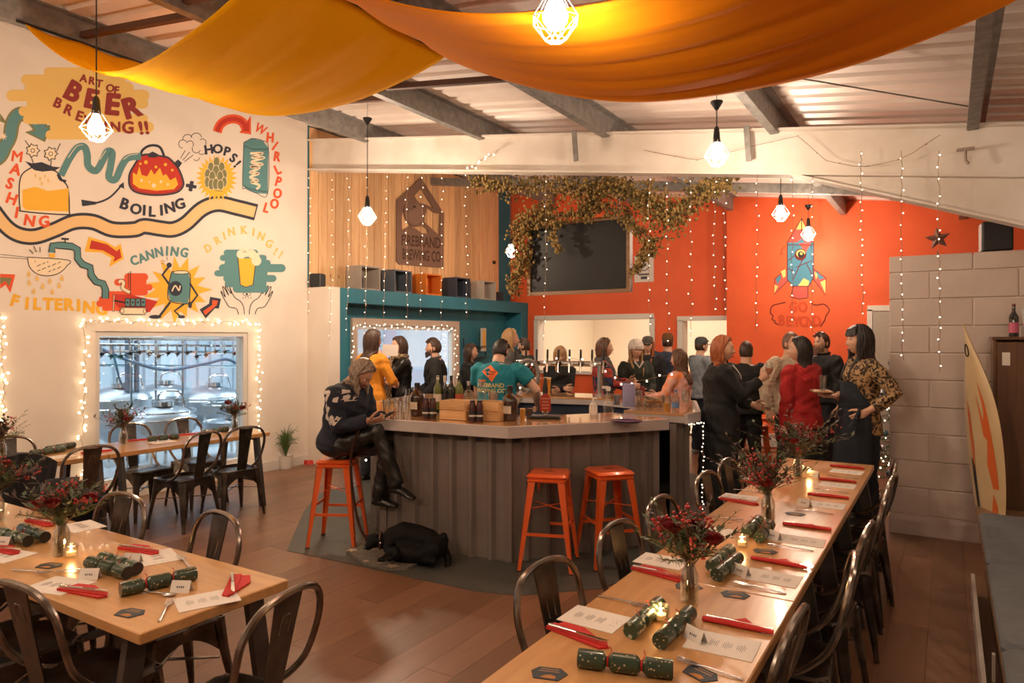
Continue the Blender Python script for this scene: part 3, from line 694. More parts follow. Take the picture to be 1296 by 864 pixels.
for i, (px, py, t) in enumerate(PEND):
    pos = PT(px, py, t); o = pp if i == 0 else dup(pp); o.location = pos; o['label'] = PL[i]; o['group'] = 'caged pendant lamps'
    zt_ = roofz(pos.x)+.01 if ROSE[i] is None else PT(ROSE[i][0], ROSE[i][1], t).z
    q = MB(); q.tube([(0,0,.16),(0,0,zt_-pos.z)], .005, 5); q.build('lamp_cord', M_black, o)
    if ROSE[i]: q = MB(); q.lathe([(.012,-.04),(.05,.02),(.05,.03),(.01,.04)], (0,0,zt_-pos.z)); q.tube([(0,0,zt_-pos.z),(0,0,roofz(pos.x)-pos.z)], .003, 4); q.build('ceiling_rose', M_black, o)
    l = lamp('POINT', (0,0,-.07), PW[i]*2.2, WARM, .06); l.parent = o
    l.location = (0,0,-.23)
for (x, y, z), pwr in zip(OFFP, OFFW): lamp('POINT', (x,y,z), pwr*2.2, WARM, .12)

# ================================================================== CEILING CLOTH
def cloth_mat(name, c1, c2, tr):
    m, nt, b = nodes(name); N = nt.nodes; L = nt.links
    b.inputs['Base Color'].default_value = (*c1,1); b.inputs['Roughness'].default_value = .8; b.inputs['Specular IOR Level'].default_value = .12
    t = N.new('ShaderNodeBsdfTranslucent'); t.inputs[0].default_value = (*c2,1); mx = N.new('ShaderNodeMixShader'); mx.inputs[0].default_value = tr
    L.new(b.outputs[0], mx.inputs[1]); L.new(t.outputs[0], mx.inputs[2]); L.new(mx.outputs[0], N['Material Output'].inputs[0]); return m
def drape(name, label, P0, P1, sag, ynear0, yfar0, ynear1, yfar1, m, dz_far=0, side=.5):
    """strip of cloth hung between two lines running along Y"""
    n, k = 72, 30; q = MB(); vs = []
    for i in range(n+1):
        u = i/n
        for j in range(k+1):
            v = j/k; y = (ynear0*(1-u)+ynear1*u)*(1-v) + (yfar0*(1-u)+yfar1*u)*v
            x = P0[0]+(P1[0]-P0[0])*u; z = P0[1]+(P1[1]-P0[1])*u
            s = math.sin(PI*u)**.85
            z -= sag*s*(1-.13*v) + dz_far*v*s
            z += .006*s*math.sin(v*33+u*7)+.0045*s*math.sin(v*61+u*15+1)+.006*s*math.sin(u*9+v*14+2) + .012*math.sin(v*16+2)*(1-s) + (.05*(1-s)*math.sin(v*9))*0
            y += .03*math.sin(u*6)*s
            vs.append((x, y, z))
    fs = [(i*(k+1)+j, i*(k+1)+j+1, (i+1)*(k+1)+j+1, (i+1)*(k+1)+j) for i in range(n) for j in range(k)]
    q.add(vs, fs); o = q.build(name, m, smooth=80); md = o.modifiers.new('thick', 'SOLIDIFY'); md.thickness = .004
    return tag(o, label, 'drape')
M_y1 = cloth_mat('yellow_fabric', (.96,.56,.008), (1.0,.62,.01), .5); M_y2 = cloth_mat('amber_fabric', (.84,.30,.008), (.95,.38,.008), .34)
zb_ = 3.64
drape('ceiling_drape', 'yellow fabric banner sagging from the left purlin to the middle bar', (-6.3,4.22), (-2.93,zb_), .47, 2.66,3.85, 2.35,3.80, M_y1, 0)
drape('ceiling_drape', 'amber fabric banner sagging from the middle bar to the right purlin', (-2.92,zb_), (.30,3.36), .44, 2.35,3.80, 2.75,4.15, M_y2, .02)
q = MB(); q.tube([(-2.93,2.2,zb_+.015),(-2.93,3.92,zb_+.015)], .014, 8); tag(q.build('hanging_bar', M_bmetal), 'thin dark bar carrying both fabric banners under the roof', 'bar')
for P_, l_ in (([(-6.3,2.6,4.235),(-6.3,3.95,4.235)],'thin dark rod holding the left end of the yellow banner under the purlin'),([(.3,2.7,3.37),(.3,4.2,3.37)],'thin dark rod holding the right end of the amber banner')): q = MB(); q.tube(P_, .012, 8); tag(q.build('hanging_rod', M_bmetal), l_, 'rod')

# ================================================================== DINING TABLES
TZ = .735
def table(name, label, x0, x1, y0, y1, long='Y', group=None, m=None, li=None):
    li = li or ((.12,.12) if long == 'Y' else (.14,.14))
    t = thing(name, label, 'table', ((x0+x1)/2,(y0+y1)/2,0), group=group); W_, L = x1-x0, y1-y0
    q = MB(); q.box((0,0,TZ-.02), (W_-.004,L-.004,.04), bevel=.004); q.build('tabletop', m or (M_topY if long == 'Y' else M_top), t)
    for s in (-1,1):
        k = li[0] if s < 0 else li[1]
        if long == 'Y': e = s*(L/2-k); ends = [((-W_/2+.07,e),(-W_/2-.03,e)), ((W_/2-.07,e),(W_/2+.03,e))]
        else: e = s*(W_/2-k); ends = [((e,-L/2+.07),(e,-L/2-.03)), ((e,L/2-.07),(e,L/2+.03))]
        for a, b_ in ends:
            q = MB(); q.bar((*a,TZ-.04), (*b_,0), .07,.035, up=(0,1,0) if long == 'Y' else (1,0,0)); q.build('leg', M_legs, t, smooth=0)
        q = MB(); q.bar((*ends[0][0],TZ-.055), (*ends[1][0],TZ-.055), .06,.03); q.bar([ends[0][0][0]*.4+ends[0][1][0]*.6, ends[0][0][1]*.4+ends[0][1][1]*.6, .26], [ends[1][0][0]*.4+ends[1][1][0]*.6, ends[1][0][1]*.4+ends[1][1][1]*.6, .26], .045,.025); q.build('crossbar', M_legs, t, smooth=0)
    return t
TXa, TXb = -1.115, -.475
for i, (a, b_, l) in enumerate([(4.33,5.95,'oak table end section nearest the standing guests, under the farthest bouquets'), (2.71,4.33,'middle oak section of the long right dining table'), (1.09,2.71,'nearest oak section of the long right dining table')]):
    table('dining_table', l, TXa, TXb, a, b_, 'Y', 'oak sections of the right banquet table', li=[(.22,.22),(.56,.46),(.12,.12)][i])
table('dining_table', 'oak table at the bottom left with crackers and a candle at its free end', -3.87,-2.235, 1.275,1.885, 'X', 'left foreground tables', li=(.35,.14))
table('dining_table', 'oak table at the left edge continuing the bottom left row', -5.5,-3.875, 1.275,1.885, 'X', 'left foreground tables')
table('dining_table', 'oak table beside the brewery window with two small bouquets', -6.56,-5.92, 3.13,4.75, 'Y', 'tables along the mural wall')
table('dining_table', 'oak table against the mural wall left of the brewery window table', -6.56,-5.92, 1.50,3.12, 'Y', 'tables along the mural wall', li=(.12,.05))

# ================================================================== METAL CHAIRS
def chair_proto():
    t = thing('metal_chair', '', 'chair')
    q = MB()      # pressed seat with raised rim
    S = lambda a, z, yo=0: [(x,y+yo,z) for x,y in [(-a+.04,-a*.95),(a-.04,-a*.95),(a,-a*.95+.04),(a+.008,a-.05),(a-.05,a),(-a+.05,a),(-a-.008,a-.05),(-a,-a*.95+.04)]]
    R_ = [S(.175,.405), S(.185,.44), S(.18,.452), S(.165,.45), S(.15,.438), S(.05,.436)]; vs = [p for r in R_ for p in r]; fs = []
    for k in range(len(R_)-1):
        for i in range(8): j = (i+1)%8; fs.append((k*8+i,k*8+j,(k+1)*8+j,(k+1)*8+i))
    fs.append(tuple(range(40,48))); q.add(vs, fs); q.build('seat', M_gun, t)
    for sx in (-1,1):
        for sy in (-1,1):
            q = MB(); q.tube([(sx*.155,sy*.155,.43),(sx*.172,sy*.175,.30),(sx*.195,sy*.205,.12),(sx*.205,sy*.22,.0)], [(.042,.03),(.03,.02),(.02,.014),(.014,.012)], 8, up=(sx,sy,0)); q.build('leg', M_gun, t)
    q = MB()      # aprons arching between the legs
    for rot in range(4):
        R = Matrix.Rotation(rot*PI/2, 3, 'Z'); pts = [(-.17,.40)]+[(-.15+.30*i/10, .30+.085*math.sin(PI*i/10)) for i in range(11)]+[(.17,.40),(.175,.445),(-.175,.445)]
        q.prism([(p[0],p[1]) for p in pts], R @ Vector((0,.006,0)), R @ Vector((0,.172,0)), R @ Vector((1,0,0)), (0,0,1))
    q.build('apron', M_gun, t)
    q = MB()      # bent tube hoop
    pts = [(-.178,.02,.43),(-.18,-.08,.47),(-.19,-.17,.56),(-.203,-.215,.68),(-.195,-.235,.77),(-.15,-.25,.832),(-.08,-.257,.858),(0,-.26,.865)]
    pts = smoothpath(pts + [(-x,y,z) for x,y,z in reversed(pts[:-1])], 4); q.tube(pts, .0125, 8); q.build('back_hoop', M_gunl, t)
    q = MB()      # tapered splat with an embossed tongue
    prof = [(.045,-.165,.445),(.05,-.195,.58),(.058,-.225,.72),(.068,-.252,.85)]; vs = []; 
    for w_, y, z in prof: vs += [(-w_,y,z),(w_,y,z),(w_,y-.006,z),(-w_,y-.006,z)]
    fs = [(0,1,2,3),(15,14,13,12)]
    for k in range(3):
        for i in range(4): j = (i+1)%4; fs.append((k*4+i,k*4+j,(k+1)*4+j,(k+1)*4+i))
    q.add(vs, fs); spl = q.build('back_splat', M_gun, t)
    q = MB(); d = -.236; q.tube([(-.02,-.214,.67),(-.024,-.238,.76),(-.014,-.245,.79),(.014,-.245,.79),(.024,-.238,.76),(.02,-.214,.67)], .004, 5)
    q.build('embossed_loop', M_gunl, spl); 
    q = MB(); q.bar((-.16,-.16,.26),(.16,.16,.26), .018,.006); q.bar((.16,-.16,.265),(-.16,.16,.265), .018,.006); q.build('cross_brace', M_gunl, t)
    return t
chair = freeze(chair_proto())
YS = [2.24,2.90,3.49,4.28,4.82,5.32]
NL = ['nearest the camera','second from the camera','third from the camera','fourth from the camera','fifth from the camera','farthest, beside the standing guests']
for i, y in enumerate(YS):   # left side faces +X, right side faces -X
    rep(chair, (-1.03+random.uniform(-.015,.015), y, 0), -PI/2+random.uniform(-.12,.08), 'gunmetal chair on the bar side of the long table, '+NL[i], 'metal chairs at the long table')
for i, y in enumerate(YS):
    rep(chair, (-.555+random.uniform(-.02,.02)-(.0 if i else .09), y+.02, 0), PI/2+random.uniform(-.1,.1), 'gunmetal chair on the block wall side of the long table, '+NL[i], 'metal chairs at the long table')
for (x,y,rz,l) in [(-3.72,1.80,PI+.1,'gunmetal chair on the far side of the bottom left table, second from its free end'),
        (-2.97,1.82,PI-.1,'gunmetal chair on the far side of the bottom left table near its free end'),
        (-4.35,1.78,PI+.05,'gunmetal chair under a black coat on the far side of the left table'),
        (-2.09,1.50,PI/2+.2,'gunmetal chair at the free end of the bottom left table, back to the room'),
        (-2.72,1.36,0.1,'gunmetal chair on the near side of the bottom left table, cut by the bottom edge'),
        (-3.25,1.34,-.05,'gunmetal chair at the near side of the table at the left edge'),]:
    rep(chair, (x,y,0), rz, l, 'metal chairs at the left tables')
for (x,y,rz,l) in [(-5.86,2.30,PI/2,'gunmetal chair under a black coat at the left window table'),(-5.86,2.86,PI/2-.1,'gunmetal chair with back to the room at the left window table'),
        (-5.86,3.76,PI/2+.15,'gunmetal chair in front of the brewery window, left one of the near pair'),(-5.86,4.26,PI/2-.15,'gunmetal chair in front of the brewery window, right one of the near pair'),
        (-6.55,3.78,-PI/2,'gunmetal chair between table and brewery window, left one'),(-6.55,4.34,-PI/2,'gunmetal chair between table and brewery window, right one'),(-6.5,2.72,-PI/2,'gunmetal chair against the white mural wall behind the left table')]:
    rep(chair, (x,y,0), rz, l, 'metal chairs by the mural wall')

# ================================================================== ORANGE BAR STOOLS
SHT = .705
def stool_proto():
    t = thing('bar_stool', '', 'stool'); h = SHT
    q = MB(); q.box((0,0,h-.02), (.30,.30,.04), bevel=.018); q.box((0,0,h-.05), (.285,.285,.03), bevel=.01); q.build('seat', M_ostool, t)
    q = MB(); q.tube([(-.035,0,h+.001),(.035,0,h+.001)], [(.009,.002)]*2, 8, up=(0,0,1)); q.build('grip_slot', M_black, t, label='dark grip slot')
    for sx in (-1,1):
        for sy in (-1,1):
            a = Vector((sx*.135,sy*.135,h-.04)); b_ = Vector((sx*.205,sy*.205,0)); q = MB()
            for ax in (0,1):
                w0, w1 = .055,.026; o = Vector((-sx,0,0)) if ax == 0 else Vector((0,-sy,0)); n = Vector((0,-sy,0)) if ax == 0 else Vector((-sx,0,0)); th = .004
                vs = [a, a+o*w0, b_+o*w1, b_, a+n*th, a+o*w0+n*th, b_+o*w1+n*th, b_+n*th]; q.add(vs, [(0,1,2,3),(7,6,5,4),(0,4,5,1),(1,5,6,2),(2,6,7,3),(3,7,4,0)])
            lg = q.build('leg', M_ostool, t, smooth=0)
            q = MB(); q.box(b_+Vector((-sx*.013,-sy*.013,.006)), (.03,.03,.012)); q.build('rubber_foot', M_black, lg, smooth=0)
    f = lambda z: .135+(.07)*(1-z/(h-.04))-.008
    for z, pr in ((.27,((-1,-1,1,-1),(-1,1,1,1))),(.33,((-1,-1,-1,1),(1,-1,1,1)))):
        for x0,y0,x1,y1 in pr:
            k = f(z); q = MB(); q.bar((x0*k,y0*k,z),(x1*k,y1*k,z), .006,.022); q.build('foot_rail', M_ostool, t, smooth=0)
    k = f(.45); q = MB(); q.bar((-k,-k,.45),(k,k,.45), .02,.004); q.bar((k,-k,.446),(-k,k,.446), .02,.004); q.build('cross_brace', M_ostool, t, smooth=0)
    return t
stool = freeze(stool_proto())
s1 = (PZ(695,596,SHT)); s2 = PZ(771,593,SHT); s0 = PZ(428,579,SHT)
rep(stool, (s1.x,s1.y,0), .35, 'orange metal bar stool at the bar front, left of the empty pair', 'orange bar stools')
rep(stool, (s2.x,s2.y,0), .85, 'orange metal bar stool at the bar front, right of the empty pair', 'orange bar stools')
rep(stool, (s0.x,s0.y,0), .50, 'orange metal bar stool carrying the seated grey-haired person', 'orange bar stools')
for px, py, t_, l in ((955,560,8.2,'orange stool half hidden behind the long black coat'),(972,548,8.9,'orange stool between the guests, right against the orange wall')):
    g = PT(px, 428+FPX*EYE/t_, t_); rep(stool, (g.x,g.y,0), .3, l, 'orange bar stools')

# ================================================================== TABLEWARE
def basis(px, py, dx, dy, z=TZ):
    """point on the table and heading of the pixel direction (dx,dy) there"""
    a = PZ(px,py,z); b_ = PZ(px+dx,py+dy,z); return a, math.atan2(b_.y-a.y, b_.x-a.x)
def on(px, py, z=TZ): return PZ(px, py, z)
# protos, long axis along X
def p_menu():
    t = thing('menu_card', '', 'menu'); q = MB(); q.box((0,0,.001), (.21,.155,.002)); q.build('card', M_paper, t, smooth=0)
    q = MB()
    for i in range(3):
        for k in range(5): 
            w_ = .012+.010*((i*5+k*3)%4)/3; q.box((-.03+i*.035+0*.01, 0+(k-2)*0, .0022), (.0001,.0001,.0001)) if 0 else q.box((-.07+i*.042+k*.0058, 0, .0022), (.0013, w_*2.4, .0003))
    for k in range(9): q.box((.078+.009*math.cos(k*.7), .028*math.sin(k*1.3), .0022), (.003,.0025,.0003), rz=k)
    q.build('printed_lines', M_ink, t, smooth=0, kind='stuff'); return t
def p_napkin():
    t = thing('napkin_roll', '', 'napkin')
    q = MB(); q.tube([(-.115,0,.009),(-.06,0,.010),(0,0,.010),(.06,0,.010),(.115,0,.008)], [(.012,.008),(.012,.009),(.013,.010),(.012,.009),(.010,.007)], 10, up=(0,0,1)); q.build('rolled_napkin', M_napkin, t)
    q = MB(); q.prism([(-.07,.005),(.075,.005),(.01,.085)], (0,0,.004), (0,0,.001)); q.build('napkin_corner', M_napkin, t, smooth=0); return t
def p_napkin_open():
    t = thing('folded_napkin', '', 'napkin')
    q = MB(); q.prism([(-.12,-.02),(.10,-.035),(.12,-.01),(-.02,.06),(-.10,.055)], (0,0,.006), (0,0,.001)); q.prism([(-.12,-.02),(.12,-.015),(.10,.01),(-.115,.022)], (0,0,.005), (0,0,.006)); q.build('napkin_layers', M_napkin, t, smooth=0); return t
def p_knife():
    t = thing('table_knife', '', 'knife'); q = MB(); q.tube([(-.11,0,.004),(-.02,0,.004),(-.005,0,.004)], [(.006,.0035),(.005,.003),(.004,.002)], 8, up=(0,0,1)); q.build('handle', M_steel, t)
    q = MB(); q.prism([(-.006,-.005),(.09,-.009),(.108,-.003),(.11,.004),(-.006,.005)], (0,0,.0015), (0,0,.003)); q.build('blade', M_chrome, t, smooth=0); return t
def p_fork():
    t = thing('table_fork', '', 'fork'); q = MB(); q.tube([(-.10,0,.003),(-.03,0,.007),(.02,0,.009),(.035,0,.007)], [(.006,.002),(.0045,.002),(.003,.002),(.006,.002)], 8, up=(0,0,1)); q.build('handle', M_steel, t)
    q = MB(); q.prism([(.033,-.006),(.05,-.0125),(.058,-.0125),(.058,.0125),(.05,.0125),(.033,.006)], (0,0,.002), (0,0,.006))
    for k in range(4): y = -.0105+.007*k; q.bar((.057,y,.007),(.098,y,.010), .0035,.002)
    q.build('tines', M_steel, t, smooth=0); return t
def p_spoon():
    t = thing('dessert_spoon', '', 'spoon'); q = MB(); q.tube([(-.09,0,.003),(-.02,0,.008),(.025,0,.008)], [(.005,.002),(.004,.002),(.003,.002)], 8, up=(0,0,1)); q.build('handle', M_steel, t)
    q = MB(); q.ball((.05,0,.006), (.028,.018,.005), 12, 6); q.build('bowl', M_steel, t); return t
def p_coaster():
    o = thing('beer_coaster', '', 'coaster'); q = MB(); hexa = [(-.052,.008),(-.034,.036),(.03,.038),(.055,.010),(.035,-.034),(-.038,-.032)]; q.prism(hexa, (0,0,.0025)); q.build('board', mat('coaster_blue', (.022,.032,.040), .6), o, smooth=0)
    q = MB(); q.prism([(-.020,-.026),(.022,-.028),(.026,-.014),(.008,-.006),(-.008,-.012)], (0,0,.0004), (0,0,.0025)); q.build('printed_mark', mat('coaster_orange', (.42,.16,.03), .7), o, smooth=0)
    q = MB(); q.bar((-.03,.012,.0027),(.03,.014,.0027), .004,.0004); q.bar((-.026,.024,.0027),(.026,.026,.0027), .004,.0004); q.build('printed_lines', mat('coaster_print', (.35,.2,.12), .7), o, smooth=0); return o
def p_name():
    t = thing('place_card', '', 'place card'); q = MB(); q.prism([(-.018,0),(0,.042),(.018,0),(.0168,0),(0,.0395),(-.0168,0)], (.075,0,0), (-.0375,0,0), (0,1,0), (0,0,1)); q.build('card', M_paper, t, smooth=0)
    q = MB(); V, F = text_geo('A', .05); 
    a = math.atan2(.042,.018)
    for k, w_ in enumerate((.006,.004,.006,.005)):
        c = Vector((-.012+k*.008, -.0098, .0196)); q.bar(c+Vector((-w_/2.4,0,0)), c+Vector((w_/2.4,0,0)), .0006,.007, up=(0,.43,1))
    q.build('written_name', M_ink, t, smooth=0); return t
M_crk = None
def dots(name, base, dot, scale=70, thr=.13, rough=.28):
    m, nt, b = nodes(name); N = nt.nodes; L = nt.links; tc = N.new('ShaderNodeTexCoord'); v = N.new('ShaderNodeTexVoronoi'); v.inputs['Scale'].default_value = scale
    L.new(tc.outputs['Object'], v.inputs['Vector']); r = N.new('ShaderNodeValToRGB'); r.color_ramp.elements[0].color = (*dot,1); r.color_ramp.elements[1].color = (*base,1); r.color_ramp.elements[0].position = thr; r.color_ramp.elements[1].position = thr+.05
    L.new(v.outputs['Distance'], r.inputs[0]); L.new(r.outputs[0], b.inputs['Base Color']); b.inputs['Roughness'].default_value = rough; b.inputs['Coat Weight'].default_value = .3; return m
M_crk = dots('cracker_paper', (.022,.045,.025), (.45,.36,.24), 75, .18); M_crk2 = dots('cracker_foil', (.03,.06,.032), (.40,.42,.30), 45, .28)
def p_cracker(m, nm):
    t = thing('christmas_cracker', '', 'cracker'); r = .027
    for a, b_, n_ in ((-.135,-.055,'end_tube'),(-.042,.042,'middle_tube'),(.055,.135,'end_tube')):
        q = MB(); e = .008; q.tube([(a,0,r),(a+e,0,r),(b_-e,0,r),(b_,0,r)], [r*.97 if a < -.1 else r*.75, r, r, r*.97 if b_ > .1 else r*.75], 16); eo = q.build(n_, m, t)
        if n_ == 'end_tube': x = -.1345 if a < 0 else .1345; q = MB(); q.lathe([(r*.9,0),(r*.9,.0015)], (x,0,r), 14, M=Matrix.Rotation(PI/2,3,'Y')); q.build('open_end', mat('cracker_inside', (.03,.02,.012), .8), eo)
    q = MB(); 
    for x in (-.0485,.0485): q.tube([(x-.008,0,r),(x,0,r),(x+.008,0,r)], [r*.75,r*.42,r*.75], 12)
    q.build('pinched_neck', m, t)
    for x in (-.0485,.0485):
        q = MB(); q.tube([(x,r*.5*math.cos(a),r+r*.5*math.sin(a)) for a in np.linspace(0,2*PI,12,endpoint=False)], .0025, 5, closed=True); q.tube([(x,0,r*1.5),(x+.01,.012,r*2),(x+.004,.02,r*2.3)], .0015, 4); q.build('ribbon', M_napkin, t)
    return t
def p_tealight():
    t = thing('candle_glass', '', 'candle'); q = MB(); o, h = .029,.055
    q.lathe([(.026,0),(.030,.004),(.030,h),(.026,h),(.026,.010),(.001,.009)], seg=20, cap=False); q.build('glass_cup', M_glass, t)
    q = MB(); q.lathe([(.019,.010),(.019,.026),(.001,.026)], seg=14); q.build('wax', mat('candle_wax', (.85,.62,.38), .5), t)
    q = MB(); q.lathe([(.001,.028),(.0055,.034),(.004,.042),(.0005,.050)], seg=8); q.build('flame', M_flame, t); return t
PR = {k: freeze(f()) for k, f in dict(menu=p_menu, roll=p_napkin, nap=p_napkin_open, knife=p_knife, fork=p_fork, spoon=p_spoon, coaster=p_coaster, name=p_name, crk=lambda: p_cracker(M_crk,'a'), foil=lambda: p_cracker(M_crk2,'b'), tea=p_tealight).items()}
def put(k, px, py, rz, label, group, dz=0, tilt=0):
    p = on(px, py); return rep(PR[k], (p.x, p.y, TZ+dz), rz, label, group, rx=tilt)
def at(k, x, y, rz, label, group, dz=0): return rep(PR[k], (x, y, TZ+dz), rz, label, group)
SEATR = [1.87, 2.46, 3.05, 3.66, 4.33, 4.80, 5.28, 5.72]
ordr = ['nearest the camera','second from the camera','third from the camera','fourth from the camera','fifth from the camera','sixth from the camera','seventh from the camera','at the far end']
GM = 'place settings on the long right table'
mr = [(914,816),(977,731),(1013,684),(1044,639),(1060,614),(1071.7,597)]
nr = [(933,794),(985.5,714),(1021,668),(1048,629),(1060,609),(1072,592)]
fr = [(897,848),(961,745),(999.5,694),(1030,648),(1052,622),(1066,604)]
for i in range(6):
    n_ = ['nearest','second','third','fourth','fifth','farthest'][i]
    put('menu', *mr[i], random.uniform(-.06,.06)+PI, f'white printed menu on the wall side of the long table, {n_} from the camera' if i else 'white printed menu on the wall side of the long table nearest the camera', GM)
    put('roll', *nr[i], random.uniform(-.08,.04), f'rolled red napkin on the wall side of the long table, {n_} along', GM)
    if i < 4: p = on(*nr[i]); at('knife', p.x, p.y+.022, .02, f'steel knife resting on the rolled red napkin, wall side, {n_} along', GM, .008)
    put('fork', *fr[i], PI+random.uniform(-.1,.1), f'steel fork on the wall side of the long table, {n_} along', GM)
ml = [(752,783),(838,710),(880,668),(935.6,629.5),(962,607)]
nl_ = [(733,806),(834,727),(878,686),(936,635),(960,612)]
fl_ = [(788,762),(868,694),(917,656.5),(948,622)]
for i in range(5):
    n_ = ['nearest','second','third','fourth','farthest'][i]
    if i == 2: continue
    put('menu', *ml[i], random.uniform(-.05,.05), f'white printed menu on the bar side of the long table, {n_} along', GM)
    put('nap', *nl_[i], -.15, f'folded red napkin on the bar side of the long table, {n_} along', GM)
    p = on(*nl_[i]); at('knife', p.x, p.y-.01, .08-.15, f'steel knife on the folded red napkin, bar side, {n_} along', GM, .016)
put('menu', 903,672, 0, 'white printed menu half under the second pair of foil crackers', GM)
for i in (0,2,3): put('fork', *fl_[i], -.05, f"steel fork on the bar side of the long table, {['nearest','','third','fourth'][i]} along", GM)
for (x,y,rz,l) in [(694,853,.3,'at the bottom edge of the picture'),(886,853,-.4,'under the fork beside the big green cracker'),(871,743,.1,'behind the near flower vase'),(930,753,.2,'in front of the second menu, wall side'),(968,698,.2,'next to the second candle, wall side'),(1006,650.5,.1,'beside the third vase')]:
    put('coaster', x, y, rz, 'dark hexagonal beer coaster '+l, 'beer coasters')
def crk(k, x0, y0, x1, y1, label, dz=0):
    a = PZ(x0,y0,TZ+.027); b_ = PZ(x1,y1,TZ+.027); return rep(PR[k], ((a.x+b_.x)/2,(a.y+b_.y)/2,TZ+dz), math.atan2(b_.y-a.y,b_.x-a.x), label, 'green Christmas crackers')
crk('crk', 725,831,859,848, 'green starry cracker lying across the table at the bottom edge')
crk('foil', 796,800,836,762, 'shiny green cracker left of the near candle')
crk('crk', 834,812,874,774, 'green cracker right of the near candle, leaning on a place card')
crk('foil', 893,722,930,690, 'shiny green cracker behind the near bouquet')
crk('crk', 905,729,936,704, 'green ribboned cracker in front of the second menu')
crk('foil', 942,675,962,656, 'shiny green cracker left of the pair by the third vase')
crk('crk', 958,683,977,661, 'green cracker right of the pair by the third vase')
crk('crk', 148,747,251,724, 'green cracker nearest the free end of the bottom left table')
crk('crk', 109,710,166,726, 'front cracker of the crossed pair on the bottom left table')
crk('foil', 122,703,182,722, 'rear cracker of the crossed pair on the bottom left table')
crk('crk', 20,665,66,683, 'green cracker left of the glass bottle vase on the bottom left table')
crk('foil', -6,671,44,687, 'green cracker cut by the left edge on the bottom left table')
for (x0,y0,x1,y1,l) in [(191,555,222,552,'green cracker by the window table bouquet'),(255,547,292,542,'green cracker at the far end of the window table'),(36,574,84,567,'green cracker on the left window table, front one'),(50,570,102,561,'green cracker on the left window table, rear one'),]:
    crk('crk', x0,y0,x1,y1,l)
for (x,y,rz,l) in [(199,705,-.35,'far side of the bottom left table by crossed crackers'),(262,759,1.15,'free end of the bottom left table'),(74,741,.25,'near edge of the bottom left table'),(104,666,-.1,'far side of the left table behind the vase'),(6,703,.2,'left edge of the bottom left table')]:
    put('menu', x, y, rz+PI/2 if 0 else rz, 'white printed menu at the '+l, 'menus on the left tables')
for (x,y,rz,l) in [(178,697,.2,'at the far edge beside the white menu'),(108,750,.25,'at the near edge in front of the crackers'),(296,742,-.7,'at the free end of the table'),(53,662,.1,'behind the flower vase'),(4,697,.2,'at the left picture edge')]:
    put('nap', x, y, rz, 'folded red napkin on the left table '+l, 'napkins on the left table'); p = on(x,y); at('knife', p.x, p.y-.005, rz+.1, 'steel knife on the red napkin '+l, 'cutlery on the left table', .016)
put('fork', 209,773, 2.4, 'steel fork before the free end of the bottom left table', 'cutlery on the left table')
put('fork', 234,712, 2.8, 'steel fork by the far edge of the bottom left table', 'cutlery on the left table')
put('spoon', 200,752, .3, 'steel spoon beside the single cracker on the bottom left table', 'cutlery on the left table')
put('spoon', 100,722, .7, 'steel spoon beside the place card on the bottom left table', 'cutlery on the left table')
put('fork', 40,724, .3, 'steel fork on the coaster of the bottom left table', 'cutlery on the left table')
put('coaster', 164,776, .2, 'dark hexagonal coaster near the corner of the bottom left table', 'beer coasters')
put('coaster', 62,716, .3, 'dark hexagonal coaster under a fork on the bottom left table', 'beer coasters')
for (x,y,rz,l) in [(230,748,.5,'at the free end of the bottom left table'),(114,732,.6,'before the crossed crackers on the bottom left table'),(168,712,3.6,'behind the crossed crackers on the bottom left table'),(5,690,.4,'at the left picture edge'),(880,810,-.5,'leaning near the right of the two near crackers'),(938,727,-.5,'before the ribboned cracker, second setting'),(979,682,-.5,'by the third vase'),(1018,640,-.4,'by the far bouquet'),(1030,603,-.4,'at the far end by the last candle')]:
    put('name', x, y, rz, 'small white folded place card '+l, 'place cards')
for i,(x,y,l) in enumerate([(836,786,'between the two near crackers'),(939,692,'beside the foil crackers in mid table'),(1024,602,'at the far end of the long table'),(90,705,'beside the glass vase on the bottom left table'),(100,730,'')][:4]):
    o = put('tea', x, y, 0, 'lit tealight in a small glass '+l, 'lit tealights'); l_ = lamp('POINT', (0,0,.06), .9, (1,.55,.2), .015); l_.parent = o
for (x,y,l) in [(176,557,'near the window table bouquet'),(238,550,'in the middle of the window table'),(18,577,'on the left window table'),(122,572,'at the end of the left window table')]:
    put('nap', x, y, 1.4, 'red napkin '+l, 'napkins on the window tables')
for (x,y,l) in [(205,559,'in front of the window table crackers'),(262,549,'right part of the window table'),(75,578,'on the left window table')]:
    put('menu', x, y, 1.5, 'white menu '+l, 'menus on the window tables')

